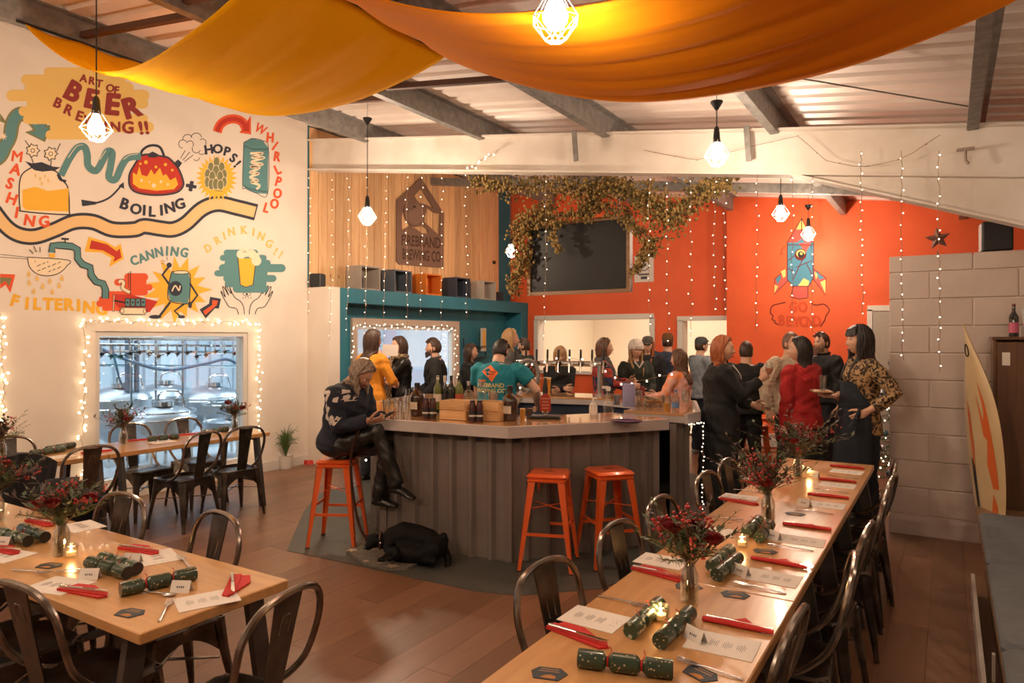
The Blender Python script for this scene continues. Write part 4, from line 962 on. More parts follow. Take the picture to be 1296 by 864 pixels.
# ================================================================== BOUQUETS
def leaf(q, p, d, L, W_, n):
    d = d.normalized(); s = d.cross(n); s = s.normalized() if s.length > 1e-3 else d.orthogonal().normalized(); n = s.cross(d)
    q.add([p, p+d*L*.45+s*W_/2+n*L*.05, p+d*L+n*(-L*.06), p+d*L*.45-s*W_/2+n*L*.05, p+d*L*.5-n*.0008], [(0,1,2,3)] if 0 else [(0,1,4),(1,2,4),(2,3,4),(3,0,4)])
def bouquet(x, y, z, label, vlabel, R=.14, H_=.36, n=26, berries=60, roses=3, seed=1, fern=4, vs=1, fir=2):
    n = int(n*1.5); R *= 1.12; berries = int(berries*.8)
    rd = random.Random(seed); V = Vector
    v = thing('bottle_vase', vlabel, 'vase', (x,y,z), group='glass bottle vases'); q = MB()
    q.lathe([(.012,.003),(.033,.0),(.035,.006),(.035,.085),(.030,.11),(.021,.13),(.021,.155),(.024,.16),(.020,.16),(.018,.155),(.018,.13),(.027,.108),(.031,.085),(.031,.01),(.01,.007)], seg=20, cap=False)
    g = q.build('glass_body', M_glass, v); q = MB(); q.lathe([(.0295,.008),(.0295,.06),(.001,.06)], seg=16); q.build('water', glass('vase_water', (.86,.86,.74), .02), v)
    if vs != 1: v.scale = (vs,vs,vs)
    t = thing('bouquet', label, 'bouquet', (x,y,z), group='Christmas bouquets'); t.scale = (vs,vs,vs)
    st = MB(); lf = MB(); dk = MB(); br = MB(); rs = MB(); fn = MB()
    for i in range(n):
        a = rd.uniform(0,2*PI); el = rd.uniform(.12,1.15)**.9; L = H_*rd.uniform(.55,1.0); d = V((math.cos(a)*math.sin(el), math.sin(a)*math.sin(el), math.cos(el)*.9))
        p0 = V((rd.uniform(-.015,.015), rd.uniform(-.015,.015), .01)); p1 = V((rd.uniform(-.012,.012), rd.uniform(-.012,.012), .15)); tip = p1+d*L*.72*(R/.14 if el > .6 else 1)
        mid = p1+(tip-p1)*.5+V((0,0,.02)); st.tube([p0,p1,mid,tip], [.0022,.002,.0015,.0008], 4)
        kind = rd.random(); ax = (tip-p1)
        if kind < .6:
            for k in range(9):
                f = .3+.7*k/8; p = p1.lerp(tip, f); s = V((rd.uniform(-1,1),rd.uniform(-1,1),rd.uniform(-.3,.9))); leaf(lf if kind < .4 else dk, p, s+ax.normalized()*.6, rd.uniform(.03,.055), rd.uniform(.014,.024), V((0,0,1)))
        elif kind < .8:
            for k in range(14):
                f = .2+.8*k/13; p = p1.lerp(tip, f); side = ax.cross(V((0,0,1))).normalized()*(1 if k % 2 else -1); leaf(fn, p, side+ax.normalized()*.7, .05*(1.15-f)+.012, .007, V((0,0,1)))
        else:
            for k in range(8): p = p1.lerp(tip, .65+.35*rd.random())+V((rd.uniform(-.022,.022),rd.uniform(-.022,.022),rd.uniform(-.01,.02))); br.ball(p, rd.uniform(.004,.0065), 6, 4)
    for i in range(berries//8):
        a = rd.uniform(0,2*PI); c = V((math.cos(a)*R*rd.uniform(.2,.8), math.sin(a)*R*rd.uniform(.2,.8), .20+rd.uniform(-.02,.14)))
        st.tube([V((0,0,.15)), c], .0015, 4)
        for k in range(9): br.ball(c+V((rd.gauss(0,.012),rd.gauss(0,.012),rd.gauss(0,.014))), rd.uniform(.004,.007), 6, 4)
    for i in range(roses):
        a = 2*PI*i/max(roses,1)+rd.uniform(-.4,.4)+seed; c = V((math.cos(a)*R*.55, math.sin(a)*R*.55, .24+rd.uniform(-.03,.05))); st.tube([V((0,0,.12)), c], .0025, 5)
        for ring, (rr, nn, hh) in enumerate(((.010,3,.028),(.018,5,.03),(.027,6,.026),(.034,7,.018))):
            for k in range(nn):
                b_ = 2*PI*k/nn+ring*.6; o_ = V((math.cos(b_),math.sin(b_),0)); s = V((-math.sin(b_),math.cos(b_),0)); w_ = rr*1.5+.006
                p = c+o_*rr*.45; rs.add([p-V((0,0,.012)), p+s*w_*.5+o_*rr*.3+V((0,0,hh*.5)), p+s*w_*.25+o_*rr*.7+V((0,0,hh)), p-s*w_*.25+o_*rr*.7+V((0,0,hh)), p-s*w_*.5+o_*rr*.3+V((0,0,hh*.5))], [(0,1,2,3,4)])
    for i in range(fir):
        a = rd.uniform(0,2*PI); d = V((math.cos(a),math.sin(a),.25)); p0 = V((0,0,.15)); st.tube([p0,p0+d*.17], .002, 4)
        for k in range(60): f = rd.random(); leaf(fn, p0+d*.17*f, V((rd.uniform(-1,1),rd.uniform(-1,1),rd.uniform(-1,1)))+d*.8, .028, .003, V((0,0,1)))
    st.build('stems', M_twig, t); lf.build('sprig_leaves', M_leaf, t, smooth=0, kind='stuff'); dk.build('dark_leaves', mat('dark_leaf', (.05,.03,.022), .5), t, smooth=0, kind='stuff') if dk.v else 0
    if fn.v: fn.build('fern_fronds', mat('fern', (.10,.14,.045), .6), t, smooth=0, kind='stuff')
    if br.v: br.build('berries', M_berry if seed % 2 else mat('crimson_berry', (.42,.02,.02), .4), t, kind='stuff')
    if rs.v: rs.build('rose_heads', M_red, t, smooth=60, kind='stuff')
    return t
def bq(px, py, *a, **k): p = on(px, py); return bouquet(p.x, p.y, TZ, *a, **k)
bq(873,761, 'red berry and rose bouquet in the nearest bottle vase of the long table', 'clear bottle vase on the near part of the long table', R=.15, H_=.33, n=30, berries=120, roses=4, seed=3, vs=.98)
bq(972,658, 'wide red berry and fern bouquet in the middle of the long table', 'clear bottle vase in the middle of the long table', R=.19, H_=.36, n=36, berries=120, roses=2, seed=5)
bq(1010,604, 'leafy red bouquet at the far end of the long table', 'bottle vase at the far end of the long table', R=.19, H_=.42, n=34, berries=60, roses=3, seed=9)
bq(78,702, 'dark red rose bouquet with trailing ferns on the bottom left table', 'clear bottle vase beside the candle on the bottom left table', R=.17, H_=.30, n=34, berries=10, roses=4, seed=12, fir=4)
bq(-4,660, 'red and green bouquet cut by the left picture edge', 'vase cut by the left picture edge', R=.17, H_=.32, n=30, berries=90, roses=1, seed=21)
bq(156,562, 'small rose bouquet before the brewery window, left one', 'small vase before the brewery window, left one', R=.15, H_=.32, n=26, berries=10, roses=2, seed=31)
bq(297,545, 'small red bouquet before the brewery window, right one', 'small vase before the brewery window, right one', R=.15, H_=.28, n=26, berries=20, roses=2, seed=35)
bq(2,580, 'rose bouquet on the left window table against the mural wall', 'vase on the left window table', R=.15, H_=.32, n=24, berries=10, roses=2, seed=37)

# coats over chair backs
def coat(x, y, rz, label, seed):
    q = MB(); n, k = 22, 16; vs = []; rd = random.Random(seed)
    for i in range(n+1):
        u = -1+2*i/n
        for j in range(k+1):
            v = j/k; w_ = .23+.03*math.sin(v*5)
            s = (v-.3); X = u*w_; Y = -.26-.05*math.sin(min(v/.3,1)*PI/2) if v > .3 else -.18-.08*(v/.3)
            top = .89-.09*abs(u)**2.2; z = top-.07*(1-min(v/.3,1))**2*1.5 if v < .3 else top-(v-.3)*.62
            Y -= .02*math.sin(u*7+v*3+seed)+.012*math.sin(u*15+seed*2); vs.append((X,Y,z))
    q.add(vs, [(i*(k+1)+j,i*(k+1)+j+1,(i+1)*(k+1)+j+1,(i+1)*(k+1)+j) for i in range(n) for j in range(k)])
    o = q.build('black_coat', mat('black_wool', (.012,.012,.014), .9, bump=.3, bscale=90), smooth=70); md = o.modifiers.new('thick','SOLIDIFY'); md.thickness = .03; o.location = (x,y,0); o.rotation_euler = (0,0,rz)
    return tag(o, label, 'coat', 'coats over chair backs')
coat(-4.35,1.78,PI+.05, 'black coat hung over the chair behind the rose bouquet', 1)
coat(-5.86,2.30,PI/2, 'black coat hung over a window table chair at the left edge', 2)
# ================================================================== BAR
BZ = 1.045; cx, cy = PZ(648,512,BZ).x, 0
a0, a1, a2 = PZ(467,529,BZ), PZ(643,540,BZ), PZ(847,530,BZ); aL = PZ(456,511,BZ)
Rc = 1.74; ctr = Vector((-3.585, 5.87, 0))
OUT = [aL, a0, a1, a2, PZ(870,524,BZ), PZ(887,520,BZ), Vector((-2.25,7.25,BZ)), Vector((-3.16,7.60,BZ)), Vector((-4.48,7.36,BZ)), Vector((-5.28,6.35,BZ))]
OUT = [Vector((p.x,p.y)) for p in OUT]; c2 = Vector((ctr.x,ctr.y))
def inset(poly, d):
    n = len(poly); out = []
    for i in range(n):
        p0, p1, p2 = poly[i-1], poly[i], poly[(i+1)%n]; e1 = (p1-p0).normalized(); e2 = (p2-p1).normalized()
        n1 = Vector((-e1.y,e1.x)); n2 = Vector((-e2.y,e2.x)); b_ = (n1+n2); b_ = b_/b_.length; k = d/max(.35, b_.dot(n1)); out.append(p1+b_*k)
    return out
IN = inset(OUT, .60); BASE = inset(OUT, .13); BIN = inset(OUT, .50)
bar = thing('bar_counter', 'eight-sided bar with grey corrugated cladding and varnished wooden top', 'bar', (ctr.x,ctr.y,0))
def seg(i, nm, zb_, zt_, A_, B_, m, th=0, **k):
    j = (i+1) % len(OUT); q = MB(); pts = [A_[i],A_[j],B_[j],B_[i]]; pts = [(p.x-ctr.x,p.y-ctr.y) for p in pts]; q.prism(pts, (0,0,zt_-zb_), (0,0,zb_)); return q.build(nm, m, bar, smooth=0, **k)
SEGS = [i for i in range(len(OUT)) if i != 3]
TOPM = [wood('varnished_bar_top_%d' % k, (.50,.24,.10), (.66,.36,.17), .14, 'XY'[k % 2], 2.5, coat=.8) for k in range(2)]
I2 = inset(OUT, .03)
for i in SEGS:
    seg(i, 'counter_top', BZ-.022, BZ, I2, IN, TOPM[i % 2]); seg(i, 'fascia', BZ-.088, BZ-.002, OUT, inset(OUT,.029), M_fascia); seg(i, 'counter_underside', BZ-.08, BZ-.024, I2, IN, M_fascia)
for i in SEGS:      # cladding: ribbed sheets
    j = (i+1) % len(OUT); a, b_ = BASE[i], BASE[j]; d = b_-a; L = d.length; e = d/L; nrm = Vector((e.y,-e.x)); q = MB(); prof = []; x = 0
    while x < L:
        for dx, dn in ((0,0),(.100,0),(.122,.034),(.150,.034),(.172,0)):
            if x+dx < L: prof.append((x+dx, dn))
        x += .175
    prof.append((L,0)); poly = [(p[0], p[1]) for p in prof]+[(L,-.03),(0,-.03)]
    q.prism(poly, (0,0,BZ-.09), (a.x-ctr.x,a.y-ctr.y,.0), (e.x,e.y,0), (nrm.x,nrm.y,0)); q.build('cladding_sheet', M_corr, bar, smooth=0)
    q = MB(); q.prism([(BASE[i].x-ctr.x+0,BASE[i].y-ctr.y),(b_.x-ctr.x,b_.y-ctr.y),(BIN[j].x-ctr.x,BIN[j].y-ctr.y),(BIN[i].x-ctr.x,BIN[i].y-ctr.y)], (0,0,.05), (0,0,.9)); q.build('back_panel', mat('bar_inner_blue', (.05,.07,.12), .5), bar, smooth=0)
    q = MB(); a3, b3 = BIN[i], BIN[j]; q.bar((a3.x-ctr.x,a3.y-ctr.y,.5),(b3.x-ctr.x,b3.y-ctr.y,.5), .03, .92); q.build('inner_cupboard', mat('bar_inner_blue', (.05,.07,.12), .5), bar, smooth=0)
q = MB(); a, b_ = BASE[3], BIN[3]; m_ = (a+b_)/2; q.box((m_.x-ctr.x,m_.y-ctr.y+.02,.48), ((b_-a).length,.03,.94), rz=math.atan2((b_-a).y,(b_-a).x)); q.build('end_panel', mat('navy_panel', (.012,.018,.04), .6), bar, smooth=0)
for i in (0,1,2,3,4,5):     # corner posts
    p = BASE[i]; q = MB(); q.box((p.x-ctr.x,p.y-ctr.y,.48), (.05,.05,.95), rz=.4); q.build('corner_post', M_corr, bar, smooth=0)
p = PZ(866,660,0)
# vinyl floor area
def floor_poly(name, pts, m, z=.004, label=None):
    q = MB(); P = [PZ(x,y,0) for x,y in pts]; q.prism([(p.x,p.y) for p in P], (0,0,z-.0005), (0,0,.0005)); return q
q = floor_poly('m', [(402,625),(384,648),(363,697),(440,713),(520,731),(600,748),(655,754),(760,745),(840,716),(905,690),(905,640),(880,600),(700,570),(520,590)], None)
tag(q.build('floor_mat', mat('dark_vinyl', (.055,.058,.05), .5, col2=(.075,.075,.065), scale=5), smooth=0), 'dark grey vinyl floor area curving around the foot of the bar', 'floor mat')

# ---- things on the bar
def bot(name, label, cat, prof, m, px, py, z=BZ, extra=None, group=None, seg=18, pos=None):
    p = pos or PZ(px, py, z); t = thing(name, label, cat, p, group=group); q = MB(); q.lathe(prof, seg=seg); bo = q.build('glass_body' if 'glass' in m.name else 'body', m, t)
    if extra: extra(bo)
    return t
def lab(r, z0, z1, m, name='label', part_=1.0):
    def f(t):
        q = MB(); n = 14; a0_, a1_ = -PI*.5-PI*part_, -PI*.5+PI*part_; vs = []
        for k in range(n+1): a = a0_+(a1_-a0_)*k/n; vs += [((r+.0008)*math.cos(a),(r+.0008)*math.sin(a),z0),((r+.0008)*math.cos(a),(r+.0008)*math.sin(a),z1)]
        q.add(vs, [(2*k,2*k+2,2*k+3,2*k+1) for k in range(n)]); q.build(name, m, t, smooth=60)
    return f
def cap(r, z0, z1, m):
    def f(t): q = MB(); q.lathe([(r,z0),(r,z1),(r*.9,z1+.002)], seg=12); q.build('cap', m, t)
    return f
def both(*fs): return lambda t: [f(t) for f in fs]
WINE = [(.001,0),(.036,.0),(.038,.01),(.038,.19),(.030,.215),(.015,.245),(.0135,.30),(.015,.302),(.015,.31),(.001,.31)]
MG = mat('green_bottle_glass', (.10,.13,.02), .08, coat=.5); MD = mat('dark_bottle_glass', (.012,.014,.01), .06, coat=.6); MA = mat('amber_bottle_glass', (.035,.012,.004), .06, coat=.6)
MLp = mat('bottle_label_cream', (.62,.55,.45), .6); MLr = mat('bottle_label_red', (.45,.08,.03), .6); MLb = mat('bottle_label_black', (.02,.02,.02), .6)
BT = MATS; GRW = [(.001,0),(.055,0),(.06,.012),(.06,.15),(.05,.19),(.022,.22),(.02,.25),(.023,.252),(.023,.265),(.001,.265)]
for px, py, l in ((528,526,'brown glass growler jug at the left corner of the bar'),(645.5,532,'brown glass growler jug at the front corner of the bar')):
    def ex(t):
        q = MB(); q.tube([(-.022,0,.235),(-.05,0,.24),(-.055,0,.20),(-.045,0,.185)], .006, 8); q.build('ring_handle', MD, t)
        q = MB(); q.lathe([(.0245,.245),(.0245,.275),(.02,.28)], seg=14); q.build('cap', M_black, t)
        lab(.060, .06,.12, MLp, 'label', .22)(t)
    bot('growler', l, 'jug', GRW, MA, px, py, extra=ex, group='growlers on the bar')
for k,(px,py) in enumerate(((539,530),(548,530),(598,534),(607,534))):
    bot('beer_bottle', ['slim dark beer can bottle before the crate, leftmost','dark bottle before the crate left end, second from left','dark bottle in front of the crate middle, left one','dark bottle in front of the crate middle, right one'][k], 'bottle', [(.001,0),(.026,.0),(.028,.01),(.028,.125),(.022,.145),(.02,.16),(.001,.162)], mat('dark_red_can', (.06,.012,.01), .3), px, py, extra=both(lab(.028,.02,.09,MLb,'label',1), lab(.0285,.045,.058,MLp,'label_band',.9), cap(.021,.16,.168,M_black)), group='dark bottles in front of the crate')
# slatted crates
def crate(p, rz, L, D, H_, label):
    t = thing('wooden_crate', label, 'crate', p, rz, group='pine crates on the bar'); m = wood('crate_pine', (.55,.30,.12), (.68,.42,.2), .6, 'X', 3)
    for k in range(2):
        z = H_*(.25+.5*k)
        for s in (-1,1):
            q = MB(); q.box((0,s*D/2,z), (L,.010,H_*.46), bevel=.002); q.build('slat', m, t, smooth=0)
            q = MB(); 
            if k == 1 and 1: q.box((s*L/2,-D*.33,z), (.012,D*.34,H_*.46)); q.box((s*L/2,D*.33,z), (.012,D*.34,H_*.46)); q.box((s*L/2,0,z+H_*.13), (.012,D*.36,H_*.2))
            else: q.box((s*L/2,0,z), (.012,D,H_*.46))
            q.build('end_slat', m, t, smooth=0)
    q = MB(); q.box((0,0,.006), (L-.01,D-.01,.012)); q.build('base', m, t, smooth=0); return t
dirA = math.atan2(a1.y-a0.y, a1.x-a0.x)
ca = (PZ(554,530,BZ)+PZ(592,533,BZ))/2; cb = (PZ(594,532,BZ)+PZ(634,534,BZ))/2
nv = Vector((-math.sin(dirA),math.cos(dirA),0))
crate(ca+nv*.09, dirA, .235, .18, .155, 'left pine crate on the bar holding wine bottles'); crate(cb+nv*.09, dirA, .235, .18, .155, 'right pine crate on the bar with a notched hand hole')
ev = Vector((math.cos(dirA),math.sin(dirA),0))
def incr(px, py, k): 
    p = PZ(px, 520, BZ); 
    return p
for px, l, m, ml, pr, dy in ((553,'pale green wine bottle with cream capsule in the left crate',MG,MLp,WINE,0),(562,'slim dark bottle with silver cap in the left crate',MD,MLb,[(r*.75,z*1.0) for r,z in WINE],0),(570,'black wine bottle in the middle of the crate row',MD,MLb,WINE,0),(580,'yellow-green wine bottle with a reddish label in the crate',MG,MLr,WINE,0)):
    p = PZ(px+1, 522, BZ); p = Vector((p.x,p.y,BZ+.02)); 
    t = bot('wine_bottle', l, 'bottle', pr, m, 0,0, pos=p, extra=both(lab(.038 if m is not MD or 'black' in l else .0285,.075,.145,ml,'label',.8), lambda t, l=l: (lambda q: (q.lathe([(.0142,.25),(.0146,.312),(.012,.314)], seg=12), q.build('capsule', MLp if 'cream' in l or 'silver' in l else M_black, t)))(MB())), group='wine bottles in the crates'); t.scale = (.95,.95,.95)
    t.location.z = BZ+.028
    if 'green wine' in l or 'yellow' in l: t.location.z += 0
for px, l in ((593,'clear square-shouldered spirit bottle, left one'),(609,'clear square-shouldered spirit bottle, right one')):
    p = PZ(px, 523, BZ); p.z = BZ+.02
    bot('spirit_bottle', l, 'bottle', [(.001,0),(.042,0),(.045,.01),(.045,.15),(.036,.175),(.016,.19),(.015,.23),(.001,.232)], M_glass, 0,0, pos=p, extra=both(lab(.0455,.03,.10,mat('pale_green_label',(.45,.55,.45),.6),'label',.6), cap(.017,.225,.26,M_chrome)), group='clear spirit bottles')
p = PZ(624,523,BZ); bot('cocktail_shaker', 'steel shaker tins behind the right crate', 'shaker', [(.001,0),(.035,0),(.045,.17),(.045,.18)], M_steel, 0,0, pos=p)
GL = [(.026,.0),(.030,.12),(.0325,.145),(.031,.145),(.028,.12),(.0245,.01),(.001,.01)]
for k,(px,py) in enumerate(((489,527),(496,524),(503,521),(510,522),(516,519),(506,516),(519,514))):
    bot('water_glass', ['clear tumbler nearest the seated person','clear tumbler second from the seated person'][k] if k < 2 else 'clear upturned glass in the cluster behind the front tumblers', 'glass', GL if k < 2 else [(.032,0),(.033,.01),(.026,.10),(.001,.10)], M_glass, px, py, group='glasses at the left corner' if k < 2 else 'upturned glasses cluster')
bot('carafe', 'small clear carafe beside the left growler', 'carafe', [(.001,0),(.04,0),(.045,.05),(.02,.12),(.025,.16),(.024,.16)], M_glass, 516, 512)
bot('tumbler', 'small mustard yellow tumbler beside the front growler', 'cup', [(.001,0),(.022,0),(.024,.085),(.022,.085)], mat('mustard_cup', (.55,.28,.05), .4), 661.5, 530)
bot('tumbler', 'small dark brown tumbler beside the mustard one', 'cup', [(.001,0),(.022,0),(.023,.08),(.021,.08)], mat('brown_cup', (.07,.035,.02), .4), 670, 529)
MART = [(.035,0),(.034,.003),(.004,.008),(.003,.09),(.045,.15),(.043,.15),(.002,.094)]
bot('cocktail_glass', 'stemmed cocktail glass behind the front growler', 'glass', MART, M_glass, 655, 526)
# beer engine with red badge
p = PZ(690,529,BZ); t = thing('beer_engine', 'hand pump with black handle and red badge on a dark drip tray', 'beer pump', p)
q = MB(); q.box((0,0,.012), (.26,.16,.024), rz=.4, bevel=.008); q.build('drip_tray', M_black, t)
q = MB(); q.tube([(0,0,.02),(0,0,.12)], .022, 12); q.ball((0,0,.05), (.03,.03,.02)); q.build('pump_base', M_chrome, t)
q = MB(); q.tube([(0,0,.16),(0,0,.24),(.0,0,.29),(.0,0,.33)], [.018,.024,.016,.011], 10); q.build('pump_handle', M_black, t)
q = MB(); yw = Matrix.Rotation(TH,3,'Z'); q.prism([(-.045,.06),(.045,.06),(.045,.15),(.034,.185),(.014,.205),(-.014,.205),(-.034,.185),(-.045,.15)], yw @ Vector((0,.008,0)), yw @ Vector((0,-.032,0)), yw @ Vector((1,0,0)), (0,0,1)); q.build('pump_badge', mat('badge_red', (.33,.03,.015), .4), t, smooth=0)
q = MB()
for k, w_ in enumerate((.055,.065,.05,.07)): q.box(yw @ Vector((0,-.034,.085+k*.026)), (w_,.002,.009), rz=TH)
q.build('badge_lettering', mat('badge_print', (.55,.22,.14), .5), t, smooth=0)
for px,l in ((680,'full pint of golden beer on the rear counter, left one'),(692.5,'full pint of golden beer on the rear counter, right one')):
    p = PZ(px,497,BZ); 
    def ex(t): q = MB(); q.lathe([(.036,.135),(.039,.155),(.001,.158)], seg=16); q.build('foam', mat('beer_foam', (.80,.66,.46), .8), t)
    bot('pint_glass', l, 'pint', [(.001,0),(.029,0),(.036,.135),(.001,.135)], mat('golden_beer', (.62,.27,.04), .12, coat=.6), 0,0, pos=p, extra=ex, group='pints on the rear counter').scale = (1.25,1.25,1.2)
# right part of the bar
bot('speaker_cylinder', 'lilac cylinder speaker on the right part of the bar', 'speaker', [(.001,0),(.060,0),(.062,.01),(.062,.205),(.058,.215),(.001,.215)], mat('lilac_fabric', (.26,.24,.38), .8, bump=.2, bscale=200), 796, 514)
def pump(t):
    q = MB(); q.tube([(0,0,.12),(0,0,.15)], .008, 8); q.box((.012,0,.155), (.045,.016,.012)); q.build('pump_top', M_whitepl, t)
bot('sanitiser_bottle', 'clear pump bottle of hand gel on the front counter edge', 'bottle', [(.001,0),(.032,0),(.034,.01),(.034,.09),(.02,.115),(.012,.12)], mat('frosted_plastic', (.55,.50,.45), .35), 751, 527, extra=both(pump, lab(.0345,.02,.08,M_paper,'label',.5)))
bot('spray_bottle', 'tall clear bottle with white spray head on the front counter', 'bottle', [(.001,0),(.042,0),(.045,.01),(.045,.10),(.022,.15),(.014,.20),(.014,.21)], M_glass, 770, 525, extra=lambda t: (lambda q: (q.box((0,0,.225),(.03,.03,.035)), q.box((-.03,0,.235),(.05,.018,.02)), q.build('spray_head', M_whitepl, t)))(MB()))
t = thing('serving_tray', 'oval dark blue tray lying on the front counter', 'tray', PZ(793,534,BZ)); q = MB(); q.lathe([(.10,.0),(.125,.008),(.13,.014),(.12,.010),(.001,.006)], seg=24); o = q.build('tray', mat('dark_blue_tray', (.04,.035,.10), .25), t); t.scale = (1,.8,1)
bot('tall_glass', 'empty straight glass behind the lilac speaker', 'glass', GL, M_glass, 809, 513)
t = thing('cap_box', 'clear acrylic box filled with bottle caps', 'box', PZ(828,514,BZ), .6); q = MB()
for s in (-1,1): q.box((s*.09,0,.045),(.004,.12,.09)); q.box((0,s*.06,.045),(.18,.004,.09))
q.build('acrylic_sides', M_glass, t, smooth=0); q = MB()
rd = random.Random(4)
for k in range(70): q.lathe([(.013,0),(.012,.006),(.001,.007)], (rd.uniform(-.075,.075), rd.uniform(-.045,.045), .004+.05*rd.random()), 8, M=Matrix.Rotation(rd.uniform(-.6,.6),3,'X'))
q.build('bottle_caps', mat('copper_caps', (.55,.25,.08), .3, .6), t, kind='stuff')
bot('pint_glass', 'half full pint of amber beer beside the water bottle', 'pint', [(.001,0),(.030,0),(.034,.08),(.001,.08)], mat('golden_beer', (.62,.27,.04), .12), 844, 521, extra=lambda t: (lambda q: (q.lathe([(.031,0),(.039,.15),(.037,.15),(.0345,.081)], seg=16, cap=False), q.build('glass_wall', M_glass, t)))(MB()))
bot('water_bottle', 'clear plastic water bottle with blue label at the right bar end', 'bottle', [(.001,0),(.03,0),(.032,.02),(.032,.13),(.014,.17),(.013,.185)], glass('bottle_plastic', (.85,.9,.92), .1), 855, 522, extra=both(lab(.0325,.045,.09,mat('blue_label',(.12,.22,.42),.5),'label',1), cap(.014,.185,.20,mat('blue_cap',(.10,.14,.28),.4))))
WG = [(.034,0),(.033,.003),(.004,.006),(.0035,.08),(.02,.095),(.036,.13),(.034,.17),(.029,.20),(.027,.20),(.033,.13),(.002,.09)]
bot('wine_glass', 'empty stemmed wine glass at the right bar end', 'wine glass', WG, M_glass, 868, 523)
bot('tall_glass', 'steel beaker near the spray bottle', 'beaker', [(.001,0),(.03,0),(.034,.10),(.032,.10)], M_steel, 781, 512)
# tap tower on the rear counter
pa, pb = PZ(672,500,BZ), PZ(752,500,BZ); e = (pb-pa).normalized(); pa = Vector((-4.42,7.10,BZ)); pb = Vector((-3.30,7.32,BZ)); e = (pb-pa).normalized(); L = (pb-pa).length; side = Vector((e.y,-e.x,0))
t = thing('tap_tower', 'steel tap rail with a row of black tap handles on the rear counter', 'beer taps', pa)
q = MB(); q.tube([(0,0,.36),e*L+Vector((0,0,.36))], .032, 12); q.build('tap_rail', M_steel, t)
for f in (.08,.92): q = MB(); q.tube([e*L*f,e*L*f+Vector((0,0,.36))], .03, 12); q.lathe([(.06,0),(.06,.012),(.03,.02)], e*L*f); q.build('rail_post', M_steel, t)
for k in range(9):
    b0 = e*L*(.03+.94*k/8)+Vector((0,0,.36)); q = MB(); q.tube([b0, b0+side*.07, b0+side*.085+Vector((0,0,-.10))], .011, 8); q.tube([b0+side*.06,b0+side*.06+Vector((0,0,.04))], .012, 8); q.build('tap_spout', M_chrome, t)
    q = MB(); q.tube([b0+side*.06+Vector((0,0,.04)),b0+side*.055+Vector((0,0,.09)),b0+side*.05+Vector((0,0,.165))], [.010,.014,.012], 8); q.build('tap_handle', M_black, t)
    q = MB(); c = b0+side*.045; q.lathe([(.034,-.004),(.034,.004)], c, 12, M=Matrix.Rotation(PI/2,3,'X')@Matrix.Rotation(0,3,'Z')); q.build('tap_badge', M_whitepl if k % 2 else M_bmetal, t)
t = thing('round_sign', 'round grey ring sign with red flowers inside, on the rear counter', 'sign', PT(668,497,7.9)); q = MB(); M_ = Matrix.Rotation(TH,3,'Z')@Matrix.Rotation(PI/2,3,'X')
q.tube([M_ @ Vector((.12*math.cos(a),.17*math.sin(a)+.20,0)) for a in np.linspace(0,2*PI,28,endpoint=False)], .024, 8, closed=True); q.tube([(0,0,0),(0,0,.03)], .03, 8); q.build('ring', mat('stone_grey', (.22,.19,.17), .7), t); q = MB(); rd = random.Random(2)
for k in range(40): q.ball(M_ @ Vector((rd.gauss(0,.045),.2+rd.gauss(0,.06),0)), rd.uniform(.012,.026), 6, 4)
q.build('flowers', mat('flower_red', (.40,.05,.03), .6, col2=(.03,.10,.05), scale=14), t, kind='stuff')

# ================================================================== SHELF CUBES, LOGO, SPEAKERS
cubes = [(436,477,'grey beige',(.34,.29,.25)),(479,517,'slate blue',(.09,.11,.14)),(518,556,'orange',(.72,.20,.02)),(557,592,'dark slate',(.045,.055,.08)),(593,624,'pale beige',(.50,.43,.37))]
for x0_, x1_, nm, c in cubes:
    ya = PX(x0_+24,375,SX-.005).y if 0 else None
    xc = (x0_+x1_)/2; p = PX(xc+3, 370, SX-.17); W_ = .40; s_ = W_/2
    t = thing('shelf_cube', nm+' open wooden cube on the teal shelf before the pine planks', 'storage cube', (SX-.16,p.y,SH+.001), group='open cubes on the teal shelf')
    m = mat('cube_'+nm.replace(' ','_'), c, .6, col2=tuple(v*.85 for v in c), scale=4); D = .28; Hc = .34
    for nn, cc, dd in (('top_board',(0,0,Hc-.01),(D,W_,.02)),('bottom_board',(0,0,.01),(D,W_,.02)),('side_board',(0,-s_+.01,Hc/2),(D,.02,Hc-.04)),('side_board',(0,s_-.01,Hc/2),(D,.02,Hc-.04)),('back_board',(-D/2+.01,0,Hc/2),(.02,W_-.04,Hc-.04))):
        q = MB(); q.box(cc, dd); q.build(nn, m, t, smooth=0)
    for k in range(1):
        q = MB(); q.lathe([(.001,0),(.03,0),(.03,.14),(.012,.17),(.012,.2)], (0,0,0), 10); o = q.build('stored_bottle', mat('stored_dark', (.06,.035,.03), .5), smooth=40); o.location = (SX-.17,p.y-.03,SH+.022); tag(o, 'dark bottle stored inside the '+nm+' cube', 'bottle', 'bottles inside the '+nm+' cube')
def small_speaker(name, label, pos, d, rz=0):
    t = thing(name, label, 'speaker', pos, rz); q = MB(); q.box((0,0,d[2]/2), d, bevel=.012); q.build('cabinet', M_black, t); q = MB(); q.box((0,-d[1]/2-.002,d[2]/2), (d[0]*.86,.006,d[2]*.9), bevel=.003); q.build('grille', mat('speaker_grille', (.025,.025,.027), .8, bump=.4, bscale=300), t); return t
small_speaker('loudspeaker', 'small black loudspeaker on the white pier left of the cubes', (PY(402,362,YB+.1).x,YB+.1,SH+.001), (.17,.15,.19), .3)
small_speaker('loudspeaker', 'small black loudspeaker at the right end of the cube row', (SX-.15,PX(630,380,SX-.15).y,SH+.001), (.16,.16,.17), 1.2)
